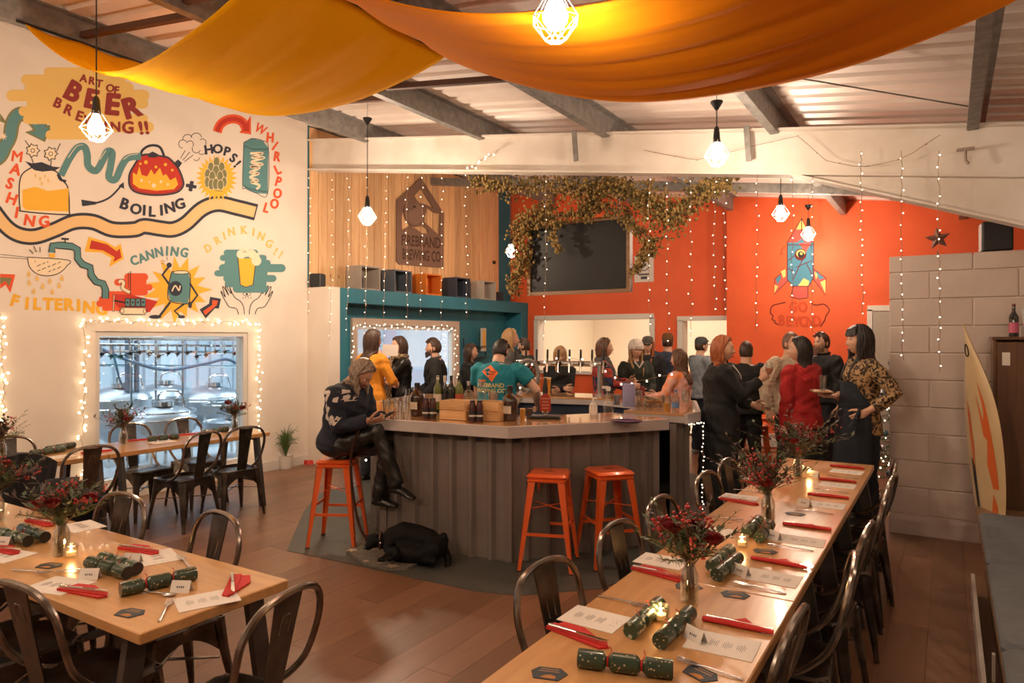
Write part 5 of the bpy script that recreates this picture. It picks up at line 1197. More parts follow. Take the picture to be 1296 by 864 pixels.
p = PY(1260,316,YP+.15); small_speaker('loudspeaker', 'black loudspeaker standing on top of the block wall', (p.x,YP+.12,2.421), (.22,.18,.25), .1)
p = PX(625,332,-7.355); q = MB(); q.box((0,0,0),(.03,.06,.06)); o = q.build('wall_socket', M_black); o.location = (-7.345,p.y,p.z); tag(o, 'tiny black socket on the pine planks', 'socket')
# laser cut emblem: arched plate with a bird over two lines of lettering
XL = -7.355; M_em = mat('emblem_brown', (.20,.115,.08), .6); M_emd = mat('emblem_recess', (.075,.035,.02), .8)
ET = thing('brewery_emblem', 'brown cut-out emblem with a bird above FIREBRAND BREWING CO on the pine planks', 'sign', (XL,PX(530,300,XL).y,PX(530,300,XL).z)); EO = ET.location.copy()
def ep(zx, zy, dx=0): p = PX(480+zx/6.17, 210+zy/6.17, XL); return Vector((p.x+dx,p.y,p.z))-EO
def eplate(name, outer, m, x0_, x1_, hole=None):
    q = MB(); P = [ep(x,y) for x,y in outer]; loops = [[Vector((v.y,v.z,0)) for v in P]]; allp = list(P)
    if hole: 
        for h in hole: Q = [ep(x,y) for x,y in h]; loops.append([Vector((v.y,v.z,0)) for v in Q]); allp += Q
    tri = tessellate_polygon(loops); n = len(allp); vs = [v+Vector((x0_,0,0)) for v in allp]+[v+Vector((x1_,0,0)) for v in allp]; fs = [tuple(t) for t in tri]+[tuple(i+n for i in t) for t in tri]; k = 0
    for l in loops: m_ = len(l); fs += [(k+i,k+(i+1)%m_,k+(i+1)%m_+n,k+i+n) for i in range(m_)]; k += m_
    q.add(vs, fs); return q.build(name, m, ET, smooth=0)
outer = [(318,95),(130,265),(128,740),(155,770),(470,795),(492,790),(495,370)]
h1 = [(315,178),(265,235),(300,290),(345,300),(415,330),(330,190)]; h2 = [(340,305),(362,340),(345,400),(345,440),(462,545),(468,372),(420,365)]; h3 = [(190,290),(165,400),(165,510),(215,480),(240,470),(200,420),(185,360)]; h4 = [(250,480),(290,500),(320,525),(380,530),(365,490),(330,470)]
eplate('emblem_plate', outer, M_em, 0, .025, [h1,h2,h3,h4])
eplate('bird_wing', [(240,300),(262,320),(250,345),(225,350),(210,380),(225,430),(270,465),(310,440),(330,400),(325,330),(290,300)], mat('emblem_light', (.25,.15,.105), .6), .025, .032)
eplate('bird_eye', [(255,310),(275,310),(272,330),(256,328)], M_emd, .032, .035)
for rowt, rowb, word, x0_, x1_ in ((525,640,'FIREBRAND',165,470),(640,740,'BREWING CO',170,470)):
    q = MB(); V, F = text_geo(word, .035); mx_ = max(v[0] for v in V); mn_ = min(v[0] for v in V)
    q.add([ep(x0_+(x1_-x0_)*(v[0]-mn_)/(mx_-mn_), (rowt+rowb)/2+(v[0]-mn_)/(mx_-mn_)*26-v[1]*82, .0262) for v in V], F)
    q.build('emblem_lettering', M_emd, ET, smooth=0)

# pictures and frames
XT = -7.31
def framed(px, py, w_, h, label, X=XT, m=M_black, inner=M_paper, cells=None):
    p = PX(px,py,X); t = thing('picture_frame', label, 'picture', p); q = MB(); q.box((.01,0,0),(.02,w_,h), bevel=.004); q.build('frame', m, t); q = MB(); q.box((.021,0,0),(.004,w_-.05,h-.05)); q.build('print', inner, t, smooth=0)
    if cells:
        q = MB()
        for i in range(cells[0]):
            for j in range(cells[1]): q.box((.0235,(-.5+(i+.5)/cells[0])*(w_-.08),(-.5+(j+.5)/cells[1])*(h-.08)),(.002,(w_-.1)/cells[0]*.7,(h-.1)/cells[1]*.7))
        q.build('printed_cells', M_ink, t, smooth=0)
framed(429,428,.17,.28, 'small black framed print with rows of pictures on the teal wall', cells=(2,3))
p = PX(607,438,-7.2); t = thing('wire_shelf', 'black wire shelf with yellow standing sign on the teal wall', 'shelf', (-7.3,p.y,p.z)); q = MB()
for dz in (-.2,.0): q.bar((0,-.35,dz),(0,.35,dz), .01,.01); q.bar((.15,-.35,dz),(.15,.35,dz), .01,.01); q.box((.075,0,dz),(.15,.7,.008))
for y in (-.35,.35): q.bar((0,y,-.2),(0,y,.15), .01,.01)
q.build('shelf_frame', M_bmetal, t, smooth=0); q = MB(); q.box((.10,.12,.12),(.03,.14,.42)); q.build('sign_board', mat('sign_white',(.6,.56,.5),.6), t, smooth=0); q = MB(); q.box((.118,.12,.12),(.006,.07,.34)); q.build('sign_stripe', mat('sign_yellow',(.80,.42,.03),.6), t, smooth=0)
p = PY(815,340,YF-.01); t = thing('notice', 'white notice sheet with a round crest on the orange wall below the hops', 'poster', (p.x,YF-.006,p.z)); q = MB(); q.box((0,0,0),(.36,.006,.47)); q.build('sheet', M_paper, t, smooth=0)
q = MB(); q.tube([(.10*math.cos(a),-.004,.07+.10*math.sin(a)) for a in np.linspace(0,2*PI,20,endpoint=False)], .008, 4, closed=True); q.box((-.0,-.004,.07),(.09,.002,.05)); q.box((0,-.004,-.1),(.2,.002,.03)); q.box((0,-.004,-.16),(.12,.002,.05)); q.build('printed_crest', M_ink, t, smooth=0)

# hanging screen behind the beam
YT = 7.15; A1, A2 = PY(669,374,YT), PY(798,369,YT); B2_ = PY(798,272,YT); B1_ = PY(669,284,YT)
t = thing('hanging_screen', 'large dark screen in a wooden frame hung below the beam among hops', 'screen', ((A1.x+A2.x)/2,YT,(A2.z+B2_.z)/2)); w_ = A2.x-A1.x; h = B2_.z-A2.z
q = MB(); q.box((0,.03,0),(w_,.06,h)); q.build('screen_body', M_black, t, smooth=0); q = MB(); q.box((0,-.005,0),(w_-.08,.01,h-.07)); q.build('screen_glass', mat('screen_glass', (.010,.009,.010), .45, spec=.25), t, smooth=0)
mf = wood('frame_oak', (.20,.10,.04),(.28,.15,.07), .5, 'X', 4)
for c, d in (((0,-.012,h/2-.015),(w_,.035,.04)),((0,-.012,-h/2+.015),(w_,.035,.04)),((-w_/2+.018,-.012,0),(.04,.035,h-.07)),((w_/2-.018,-.012,0),(.04,.035,h-.07))): q = MB(); q.box(c, d); q.build('frame_rail', mf, t, smooth=0)
for x in (-w_*.35,w_*.38): q = MB(); q.tube([(x,.03,h/2),(x,.03,zb(t.location.x+x)+.3-t.location.z)], .01, 6); q.build('hanging_rod', M_steel, t)

# hops garland
rd = random.Random(11)
hop = mat('dried_hops', (.40,.27,.085), .8, col2=(.24,.14,.04), scale=30); hopd = mat('dried_hops_dark', (.13,.10,.03), .8)
def bine(name, label, path, rad, n, Y=None):
    t = thing(name, label, 'garland', path[0]); o = Vector(path[0]); P = smoothpath([Vector(p)-o for p in path], 8); q = MB(); q.tube(P, .012, 6); q.build('vine_stem', M_twig, t); c_ = MB(); l_ = MB(); m = len(P)-1
    for i in range(n):
        f = rd.random()*m; k = int(f); p = P[k].lerp(P[min(k+1,m)], f-k); R_ = rad[min(int(len(rad)*f/m), len(rad)-1)]; R_ *= .92; p = p+Vector((rd.gauss(0,R_*.5),rd.gauss(0,R_*.4),rd.gauss(-.01,R_*.5)))
        if rd.random() < .62:
            r = rd.uniform(.010,.018); mm = Matrix.Rotation(rd.uniform(-.6,.6),3,'X')@Matrix.Rotation(rd.uniform(0,6),3,'Z'); c_.lathe([(.2*r,-1.3*r),(.85*r,-.5*r),(r,.2*r),(.6*r,1.0*r),(.15*r,1.3*r)], p, 5, M=mm)
        else:
            for s_ in range(2): leaf(l_, p, Vector((rd.uniform(-1,1),rd.uniform(-1,1),rd.uniform(-1,.4))), rd.uniform(.03,.06), rd.uniform(.02,.035), Vector((rd.uniform(-1,1),rd.uniform(-1,1),1)))
    c_.build('hop_cones', hop, t, smooth=0, kind='stuff'); l_.build('hop_leaves', hopd, t, smooth=0, kind='stuff'); return t
Yh = 6.85
H = lambda x, y, Y=Yh: PY(x, y, Y)
bine('hop_garland', 'long dried hop garland running under the white beam', [H(598,226),H(640,236),H(700,232),H(740,240),H(775,232),H(815,250),H(835,265)], [.12,.16,.17,.16,.13,.2], 1500)
bine('hop_garland', 'drooping hop garland at the right end under the beam', [H(770,235),H(815,250),H(845,280),H(862,262),H(895,240),H(922,228)], [.13,.19,.19,.17,.14,.11], 1100)
bine('hop_garland', 'hop bine trailing down the left side of the hanging screen', [H(700,262,7.05),H(672,275,7.05),H(655,290,7.05),H(662,320,7.05),H(655,345,7.05),H(648,368,7.05)], [.13,.15,.15,.13,.11,.10], 900)
bine('hop_garland', 'hop bine along the top edge of the hanging screen', [H(655,288,7.03),H(690,276,7.03),H(730,270,7.03),H(750,262,7.03),H(800,268,7.03)], [.12,.12,.08,.12,.10], 600)
bine('hop_garland', 'hop bine trailing over the right side of the hanging screen', [H(790,275,7.0),H(808,290,7.0),H(826,308,7.0),H(815,325,7.0),H(800,345,7.0)], [.09,.10,.10,.08,.05], 380)
bine('hop_garland', 'thin hop vine joining the beam garland to the screen top', [H(748,238,7.0),H(752,255,7.0),H(742,268,7.0)], [.12,.12,.1], 260)
bine('hop_garland', 'dark hop sprig drooping over the upper left corner of the screen', [H(705,280,6.95),H(700,300,6.95),H(708,318,6.95)], [.08,.06,.04], 110)

# ================================================================== FAIRY LIGHTS
def string(label, pts, n, jit, m, r=.009, grp=None, cat='string lights', name='fairy_lights', wire=.0022, sag=0):
    o = Vector(pts[0]); t = thing(name, label, cat, o, group=grp); P = [Vector(p)-o for p in pts]; Ls = [(P[i+1]-P[i]).length for i in range(len(P)-1)]; T = sum(Ls); q = MB(); q2 = MB(); line = []
    def at_(f):
        d = f*T
        for i, l in enumerate(Ls):
            if d <= l or i == len(Ls)-1: return P[i].lerp(P[i+1], min(1, d/l) if l else 0)
            d -= l
    for k in range(n*2+1): p = at_(k/(2*n)); line.append(p+Vector((rd.uniform(-jit,jit)*.4,rd.uniform(-jit,jit)*.4,rd.uniform(-jit,jit)*.4)))
    q.tube(line, wire, 4)
    for k in range(n):
        p = line[2*k+1]+Vector((rd.uniform(-jit,jit)*.5,rd.uniform(-jit,jit),rd.uniform(-jit,jit))); q2.ball(p, r, 6, 4); q.tube([line[2*k+1],p], wire*.8, 3)
    q.build('wire', M_wire, t, smooth=0); q2.build('bulbs', m, t, smooth=0, kind='stuff'); return t
F1 = lambda x, y: PX(x, y, XW+.05)
M_green_w = mat('green_cable', (.03,.05,.03), .6)
string('dense warm lights framing the brewery window', [F1(111,618),F1(104,560),F1(106,500),F1(108,407),F1(200,407),F1(327,408),F1(328,470),F1(326,584)], 118, .035, M_fairy, .0115)
string('warm lights down the left picture edge beside the second window', [F1(1,398),F1(3,440),F1(5,500),F1(5,575)], 38, .035, M_fairy, .0115)
string('warm lights along the floor under the brewery window', [F1(111,618),F1(130,632),F1(170,630)], 16, .03, M_fairy, .01)
F3 = lambda x, y: PX(x, y, -7.24)
string('warm lights framing the window under the teal shelf', [F3(447,500),F3(446,413),F3(510,413),F3(576,416),F3(577,480)], 62, .035, M_fairyw, .0095)
def hangs(px, y0, y1, Y, n): return [PY(px,y0,Y),PY(px+rd.uniform(-2,2),(y0+y1)/2,Y),PY(px+rd.uniform(-3,3),y1,Y)]
ORD = ['first','second','third','fourth','fifth','sixth','seventh','eighth','ninth']
for kk, (px, y1) in enumerate(((392,398),(420,430),(441,425),(464,430),(488,432),(515,420),(534,398),(560,430),(589,402))):
    string(ORD[kk]+' strand from the left of tiny lights before the pine planks', hangs(px,218,y1,YB-.03,0), 15, .02, M_fairyw, .0058, 'light strands before the pine planks')
for kk, (px, y1) in enumerate(((690,430),(822,420),(845,440),(873,425),(905,395),(918,400),(958,420),(1003,415),(1028,420))):
    string(ORD[kk]+' strand from the left of tiny lights before the orange wall', hangs(px,222,y1,YB-.03,0), 13, .02, M_fairyw, .0058, 'light strands before the orange wall')
for kk, (px, y1) in enumerate(((1090,400),(1141,455),(1188,470))):
    string(ORD[kk]+' strand from the left of tiny lights beside and before the block wall', [PY(px,190,YB-.05),PY(px,300,YB-.05),PY(px+2,y1,YB-.05)], 18, .02, M_fairyw, .0058, 'light strands before the block wall')
string('copper wire of tiny lights looped along the white beam', [PY(x,y,YB-.04) for x,y in ((815,190),(880,203),(960,183),(1010,172),(1048,205),(1093,212),(1145,200),(1190,170))], 12, .006, M_wire, .006)
string('small bunch of lights on the beam above the hops', [PY(x,y,YB-.05) for x,y in ((590,212),(600,210),(606,204),(628,194))], 9, .02, M_fairy, .01)
string('lights wound along the rear bar counter', [PT(x,y,t_) for x,y,t_ in ((655,500,7.6),(672,462,7.6),(720,452,7.5),(760,462,7.5),(778,478,7.4),(790,486,7.2),(860,470,7.2))], 15, .02, M_fairyw, .011)
e0 = BASE[4]; string('bright lights down the end post of the right bar part', [(OUT[4].x+.02,OUT[4].y-.03,.95),(OUT[5].x+.05,OUT[5].y-.1,.955),(OUT[5].x+.05,OUT[5].y-.12,.05)], 30, .012, M_fairyw, .006)
string('warm lights under the left end of the bar top', [(aL.x,aL.y-.02,.9),(aL.x+.3,aL.y-.35,.93),(a0.x-.1,a0.y+.05,.94)], 12, .03, M_fairy, .011)
string('warm lights trailing to the floor at the left bar corner', [(aL.x-.03,aL.y+.1,1.5),(aL.x-.02,aL.y,1.1),(aL.x+.1,aL.y-.1,.8),(aL.x+.15,aL.y-.1,.5)], 14, .03, M_fairyw, .011)

# ================================================================== BREWERY HALL behind the window
M_tank = mat('tank_steel', (.60,.62,.65), .34, .85, col2=(.48,.51,.55), scale=3)
def tank(px, py, X, r, label):
    top = PX(px, py, X); t = thing('brewing_tank', label, 'tank', (X,top.y,0), group='steel tanks in the brewery hall'); zt_ = top.z
    q = MB(); q.lathe([(r*.3,.25),(r,.5),(r,zt_-r*.42)], seg=32); q.build('tank_body', M_tank, t); q = MB(); q.lathe([(r,zt_-r*.42),(r*.93,zt_-r*.28),(r*.7,zt_-r*.13),(r*.3,zt_-.02),(.06,zt_)], seg=32); q.build('tank_dome', M_tank, t)
    for zz in (zt_-r*.42,.75): q = MB(); q.tube([((r+.004)*math.cos(a),(r+.004)*math.sin(a),zz) for a in np.linspace(0,2*PI,28,endpoint=False)], .012, 6, closed=True); q.build('band', M_chrome, t)
    q = MB(); q.lathe([(.13,zt_-.02),(.13,zt_+.04),(.10,zt_+.05)], (.1,0,0), 16); q.build('manway', M_chrome, t); q = MB(); q.tube(smoothpath([(0,0,zt_),(0,0,zt_+.12),(.05,.12,zt_+.17),(.12,.25,zt_+.1),(.15,.3,zt_-.3)],4), .015, 8); q.build('vent_pipe', M_chrome, t)
    for a in (.8,2.4,3.9,5.5): q = MB(); q.tube([(r*.85*math.cos(a),r*.85*math.sin(a),.5),(r*.9*math.cos(a),r*.9*math.sin(a),0)], .025, 8); q.build('leg', M_chrome, t)
    return t
for a in [(149,488,-9.7,.42,'steel fermenting tank at the left of the brewery window'),(205,484,-10.9,.5,'steel tank at the back between the others'),(201,511,-8.75,.44,'front steel tank with low dome in the middle of the window'),(266,487,-10.3,.55,'steel tank at the right of the brewery window'),(290,527,-8.9,.36,'low steel tank at the right edge of the window')]: tank(*a)
t = thing('brewery_pipework', 'steel pipes, hoses and valves running above the tanks', 'pipework', (-9,4.2,2)); O_ = t.location
def pp_(pts, r, m=M_chrome, nm='pipe'): q = MB(); q.tube([Vector(p)-O_ for p in pts], r, 8); q.build(nm, m, t)
for y, X, r in ((427,-8.3,.03),(436,-8.4,.016),(444,-9.3,.02),(462,-9.8,.018)): pp_([PX(118,y,X),PX(330,y+2,X)], r)
Mh = mat('blue_hose', (.16,.28,.42), .4)
pp_(smoothpath([PX(125,440,-8.8),PX(160,455,-8.8),(PX(210,468,-8.8)),PX(260,460,-8.8),PX(290,455,-8.8),PX(310,475,-8.8),PX(312,520,-8.8)],5), .022, Mh, 'hose')
pp_(smoothpath([PX(140,430,-8.6),PX(150,475,-8.6),PX(156,490,-8.6)],5), .014, Mh, 'hose')
for k in range(16):
    x = 128+k*12; p = PX(x, 436+random.uniform(-3,5), -8.35); pp_([p, p+Vector((0,0,-.16))], .011); q = MB(); q.ball(p-O_+Vector((.02,0,-.12)), .024, 8, 5); q.bar(p-O_+Vector((.04,-.05,-.12)), p-O_+Vector((.04,.05,-.10)), .012,.012); q.build('valve', M_bmetal, t)
for x in (166,197,231,305): pp_([PX(x,424,-9.0),PX(x,600,-9.0)], .014)
for x, w_ in ((163,.05),(173,.035)): pp_([PX(x,424,-9.4),PX(x,600,-9.4)], w_, mat('blue_steel_post', (.16,.22,.30), .5))
q = MB(); q.box(PX(210,424,-11.5)-O_, (.2,.3,5)); q.build('column', MBW, t, smooth=0)

# ================================================================== RIGHT SIDE: bench, cabinet, surfboard, tree
bx0 = .20; by1 = YP-.02-.62
M_cush = mat('grey_cushion', (.13,.14,.15), .85, col2=(.11,.12,.13), scale=20, bump=.25, bscale=150)
BH = .46
xe = PZ(1238,646,BH); yb1 = xe.y; bx0 = xe.x
t = thing('long_bench', 'low dark wooden bench with grey seat pads along the right side', 'bench', (bx0+.3,2.6,0))
q = MB(); q.box((0,(yb1-2.6+(-1.0-2.6))/2+0,BH/2-.05), (.52,yb1+1.0,BH-.1)); q.build('bench_box', wood('bench_board', (.10,.07,.04),(.15,.11,.07), .6, 'Y', 3), t, smooth=0)
q = MB(); q.box((0,(yb1-3.6)/2-1.3+.0,BH-.09) if 0 else (0,(yb1-6.2)/2+0.5-.0,BH-.085), (.60,yb1+1.0,.03)); q.build('seat_board', wood('bench_top', (.20,.12,.06),(.28,.17,.09), .5, 'Y', 3), t, smooth=0)
t.children[0].location.y = 0
cys = [yb1, PZ(1242,706,BH).y, PZ(1262,812,BH).y]; d_ = cys[1]-cys[2]; cys += [cys[2]-d_, cys[2]-2*d_]
for k in range(4):
    a, b_ = cys[k], cys[k+1]; q = MB(); q.box((0,0,0), (.60,a-b_-.015,.06), bevel=.022)
    for v in range(len(q.v)): pass
    o = q.build('seat_pad', M_cush); o.location = (bx0+.30,(a+b_)/2,BH-.035); tag(o, ['grey seat pad at the block wall end of the bench','second grey seat pad from the block wall','grey seat pad nearest the camera with a dark gap before it','grey seat pad at the bottom right corner'][k], 'cushion', 'grey bench pads')
q = MB(); a = PZ(1233,722,.16); q.box((bx0-.045,a.y/2+.5,.07), (.02,a.y-1,.14)); tag(q.build('loose_board', M_whitepl, smooth=0), 'long pale board lying on edge along the foot of the bench', 'board')
q = MB(); q.box((0,0,0),(.012,.03,.12)); o = q.build('white_bracket', M_whitepl, smooth=0); o.location = (bx0-.012+.0,3.75,.24); tag(o, 'short pale strip fixed on the bench front', 'bracket')
# cabinet
M_wal = wood('walnut_cabinet', (.085,.034,.012),(.15,.065,.024), .4, 'Z', 2.5, coat=.2)
cY = YP-.42; pc = PY(1259,430,YP-.05); pf = PY(1276,428,cY); cxl = (pc.x+pf.x)/2-.06; cz = PY(1276,426,cY).z
t = thing('wooden_cabinet', 'tall dark walnut cabinet behind the bench beside the surfboard', 'cabinet', (cxl+.45,YP-.22,0)); 
for nn, c, d in (('side_panel',(-.44,0,cz/2),(.02,.40,cz-.03)),('side_panel',(.44,0,cz/2),(.02,.40,cz-.03)),('top_panel',(0,0,cz-.012),(.92,.43,.024)),('back_panel',(0,.19,cz/2),(.86,.015,cz-.04))): q = MB(); q.box(c, d, bevel=.003); q.build(nn, M_wal, t, smooth=0)
for s in (-1,1): 
    q = MB(); q.box((s*.218,-.20,cz/2-.01), (.425,.02,cz-.06), bevel=.004); d_o = q.build('door', M_wal, t, smooth=0); q = MB(); q.box((s*.05,-.215,cz/2), (.012,.014,.12)); q.build('handle', M_bmetal, d_o)
q = MB(); q.box((-.37,-.213,cz-.17), (.05,.004,.10)); q.build('door_sticker', M_paper, t, smooth=0, label='small pale sticker')
p = PY(1283,424,YP-.25); bot('stout_bottle', 'dark bottle with pink label on top of the walnut cabinet', 'bottle', [(r*.85,z*.8) for r,z in WINE], MD, 0,0, pos=Vector((p.x,p.y,cz+.001)), extra=both(lab(.0325,.03,.11,mat('pink_label',(.55,.12,.2),.6),'label',1), cap(.0135,.24,.255,mat('cap_dark_red',(.15,.02,.02),.4))))
bot('metal_bucket', 'white enamel bucket on the cabinet at the right picture edge', 'bucket', [(.001,0),(.10,0),(.125,.22),(.13,.225),(.12,.222),(.1,.01)], mat('enamel_white',(.6,.58,.58),.4), 0,0, pos=Vector((p.x+.17,p.y,cz+.001)), seg=24)
# surfboard leaning on the wall
t = thing('surfboard', 'cream surfboard with orange flames leaning on the block wall', 'surfboard', (PY(1257,640,YP-.52).x+.0,YP-.52,.02))
n, k = 40, 14; Ls = 1.80; q = MB(); vs = []
def half(u): return .245*(math.sin(PI*min(1,u*.93+.07))**.62)*(1 if u < .55 else (1-((u-.55)/.45)**2.3)*.98+.02)
Rb = Matrix.Rotation(-.62,3,'Z')
def sb(u, s, off=0):
    w_ = half(u); z = u*Ls; th = .032*math.sin(PI*min(max(u,.02),.985))**.5; roc = .10*u**3
    x = s*w_; return Vector((x, -off + (-1)*th*math.sqrt(max(0,1-s*s)), z)) , roc, th
for i in range(n+1):
    u = i/n; w_ = half(u); th = .034*math.sin(PI*min(max(u,.03),.985))**.5; roc = .11*u**3.2
    for j in range(k):
        a = 2*PI*j/k; vs.append((w_*math.cos(a), -th*math.sin(a)-roc, u*Ls))
q.add(vs, [(i*k+j,i*k+(j+1)%k,(i+1)*k+(j+1)%k,(i+1)*k+j) for i in range(n) for j in range(k)]+[tuple(range(k)),tuple(n*k+j for j in range(k))]); q.build('board', mat('surfboard_cream', (.62,.46,.26), .3, col2=(.55,.40,.22), scale=3, coat=.4), t, smooth=50)
def deco(name, m, polys, off=.0015):
    q = MB()
    for pl in polys:
        P = [Vector((x,y,0)) for x,y in pl]; tri = tessellate_polygon([P]); bm = bmesh.new(); vv = [bm.verts.new((x,y,0)) for x,y in pl]
        for a in tri:
            try: bm.faces.new([vv[i] for i in a])
            except ValueError: pass
        bmesh.ops.subdivide_edges(bm, edges=bm.edges[:], cuts=3, use_grid_fill=True); bm.verts.ensure_lookup_table(); bm.verts.index_update(); V_ = []
        for v in bm.verts:
            s, u = v.co.x, v.co.y; w_ = half(u); th = .034*math.sin(PI*min(max(u,.03),.985))**.5; V_.append((s*w_, -(th*math.sqrt(max(0,1-s*s))+off)-.11*u**3.2, u*Ls))
        q.add(V_, [tuple(v.index for v in f.verts) for f in bm.faces]); bm.free()
    q.build(name, m, t, smooth=0)
deco('painted_flames', mat('flame_orange', (.62,.13,.03), .35), [[(.35,.0),(.7,.0),(.62,.12),(.72,.22),(.5,.28),(.38,.2),(.45,.1)],[(.2,.0),(.28,0),(.2,.14),(.1,.2),(.12,.1)],[(.5,.3),(.78,.3),(.70,.42),(.62,.55),(.55,.66),(.35,.76),(.42,.62),(.32,.58),(.1,.70),(.25,.52),(.42,.50),(.3,.4)],[(-.5,.35),(-.35,.45),(-.42,.6),(-.6,.68)]])
deco('rubber_strip', mat('strip_black', (.02,.02,.02), .6), [[(-.62,.02),(-.42,.02),(-.42,.40),(-.62,.42)]])
q = MB(); 
ring = []
for a in np.linspace(0,2*PI,20,endpoint=False):
    s, u = .35*math.cos(a)/1.0-.1, .885+.026*math.sin(a); w_ = half(u); th = .034*math.sin(PI*u)**.5; ring.append((s*w_, -(th*math.sqrt(1-s*s)+.002)-.11*u**3.2, u*Ls))
q.tube(ring, .005, 5, closed=True); q.build('round_mark', M_black, t)
t.rotation_euler = (Matrix.Rotation(.06,3,'X').inverted() @ Matrix.Rotation(-.05,3,'Y') @ Matrix.Rotation(-1.12,3,'Z')).to_euler()
# Christmas tree behind the block wall
TX = PT(1187,302,6.95); TX = Vector((PY(1187,302,8.05).x, 8.05, 0)); ztop = PY(1187,318,8.05).z
t = thing('christmas_tree', 'Christmas tree with baubles and lights behind the block wall, star above it', 'Christmas tree', TX)
q = MB(); q.tube([(0,0,0),(0,0,ztop)], [.05,.008], 8); q.build('trunk', M_twig, t); q = MB(); tl = MB(); bb = MB(); rd = random.Random(8)
for k in range(420):
    f = rd.random()**.75; z = .25+(ztop-.3)*(1-f) if 0 else .2+(ztop-.35)*rd.random()**1.25; R_ = .80*(1-(z-.1)/(ztop))+.05; a = rd.uniform(0,2*PI); d = Vector((math.cos(a),math.sin(a),-.18)); L = R_*rd.uniform(.6,1.05); o_ = Vector((0,0,z+L*.18)); q.tube([o_,o_+d*L], [.006,.002], 3, cap=False)
    for m in range(26):
        g = .2+.8*m/26; leaf(q, o_+d*L*g, d+Vector((rd.uniform(-1,1),rd.uniform(-1,1),rd.uniform(-.5,.5))), .075, .009, Vector((0,0,1)))
    tl.ball(o_+d*L*rd.uniform(.8,1.02), .009, 5, 4)
q.build('needles', mat('fir_needles', (.06,.13,.05), .6), t, smooth=0, kind='stuff'); tl.build('tree_lights', M_fairyw, t, smooth=0, kind='stuff')
for k in range(46):
    z = .3+(ztop-.6)*k/46; a = rd.uniform(2.2,5.2); R_ = .80*(1-z/ztop)+.05; q = MB(); q.ball((R_*math.cos(a),R_*math.sin(a),z), .036, 12, 8); q.build('bauble', [mat('bauble_blue',(.14,.26,.34),.2,.6),mat('bauble_orange',(.75,.22,.04),.25,.5),mat('bauble_silver',(.5,.5,.5),.15,.9)][k % 3], t)
sp = PY(1187,302,8.05)-TX; q = MB(); n = 10; vs = []
for k in range(n): r = (.115 if k % 2 == 0 else .05); a = PI/2+2*PI*k/n+.12; vs.append((sp.x+r*math.cos(a), sp.y, sp.z+r*math.sin(a)))
vs += [(sp.x,sp.y-.04,sp.z),(sp.x,sp.y+.04,sp.z)]; q.add(vs, [(k,(k+1)%n,n) for k in range(n)]+[((k+1)%n,k,n+1) for k in range(n)]); q.build('tree_star', mat('star_rust', (.30,.16,.13), .4, .5), t, smooth=0)

# plant pot, dog bowl, blanket
p = PZ(352,591,0)+Vector((.15,0,0)); t = thing('potted_plant', 'spiky green plant in a white pot by the mural wall corner', 'plant', p); q = MB(); q.lathe([(.001,0),(.075,0),(.095,.17),(.1,.175),(.088,.172),(.08,.15),(.001,.15)], seg=20); q.build('pot', M_whitepl, t); q = MB(); rd = random.Random(5)
for k in range(90):
    a = rd.uniform(0,2*PI); s_ = rd.uniform(.05,.19); h = rd.uniform(.25,.5); P = [Vector((0,0,.15)),Vector((math.cos(a)*s_*.4,math.sin(a)*s_*.4,.15+h*.65)),Vector((math.cos(a)*s_,math.sin(a)*s_,.15+h*rd.uniform(.4,.95)))]; P = smoothpath(P,3); q.tube(P, [(.006*(1-i/len(P))+.001,.001) for i in range(len(P))], 4)
q.build('blades', mat('spider_plant', (.11,.17,.06), .5), t, kind='stuff')
p = PZ(392,586,0); t = thing('dog_bowl', 'red dog bowl on the floor by the white pier', 'bowl', p); q = MB(); q.lathe([(.001,0),(.10,0),(.085,.055),(.075,.055),(.065,.02),(.001,.018)], seg=20); q.build('bowl', mat('bowl_red', (.55,.03,.02), .35), t)
# dog blanket
M_bl = mat('grey_fleece', (.22,.19,.15), .95, col2=(.13,.11,.09), scale=60, bump=.8, bscale=220)
t = thing('dog_blanket', 'grey fleece dog blanket with pale stars on the dark floor area', 'blanket', PZ(482,707,0)); O_ = t.location; q = MB(); P = [PZ(x,y,0)-O_ for x,y in ((438,700),(448,690),(500,684),(545,700),(540,712),(515,722),(490,723),(460,716))]; q.prism([(p.x,p.y) for p in P], (0,0,.02), (0,0,.005)); q.build('fleece', M_bl, t, smooth=0)
q = MB()
for (x,y,r) in ((446,700,.05),(496,720,.055),(463,714,.025),(481,716,.025),(528,709,.03),(472,698,.02),(505,703,.022),(512,690,.02)):
    c = PZ(x,y,0)-O_; q.prism([(c.x+(r if i % 2 == 0 else r*.42)*math.cos(PI*i/5+.3), c.y+(r if i % 2 == 0 else r*.42)*math.sin(PI*i/5+.3)) for i in range(10)], (0,0,.004), (0,0,.0235))
q.build('pale_star_pattern', mat('fleece_cream', (.55,.42,.30), .95), t, smooth=0)
# hook and fixture on the beam
p = PY(1222,195,YB-.02); q = MB(); q.box((0,0,.04),(.12,.03,.02)); q.tube([(0,0,.03),(0,-.01,-.05),(.02,-.01,-.08)], .012, 6); o = q.build('beam_clamp', mat('clamp_beige', (.35,.27,.22), .6)); o.location = p; tag(o, 'small metal clamp fixed high on the haunched right part of the beam', 'clamp')
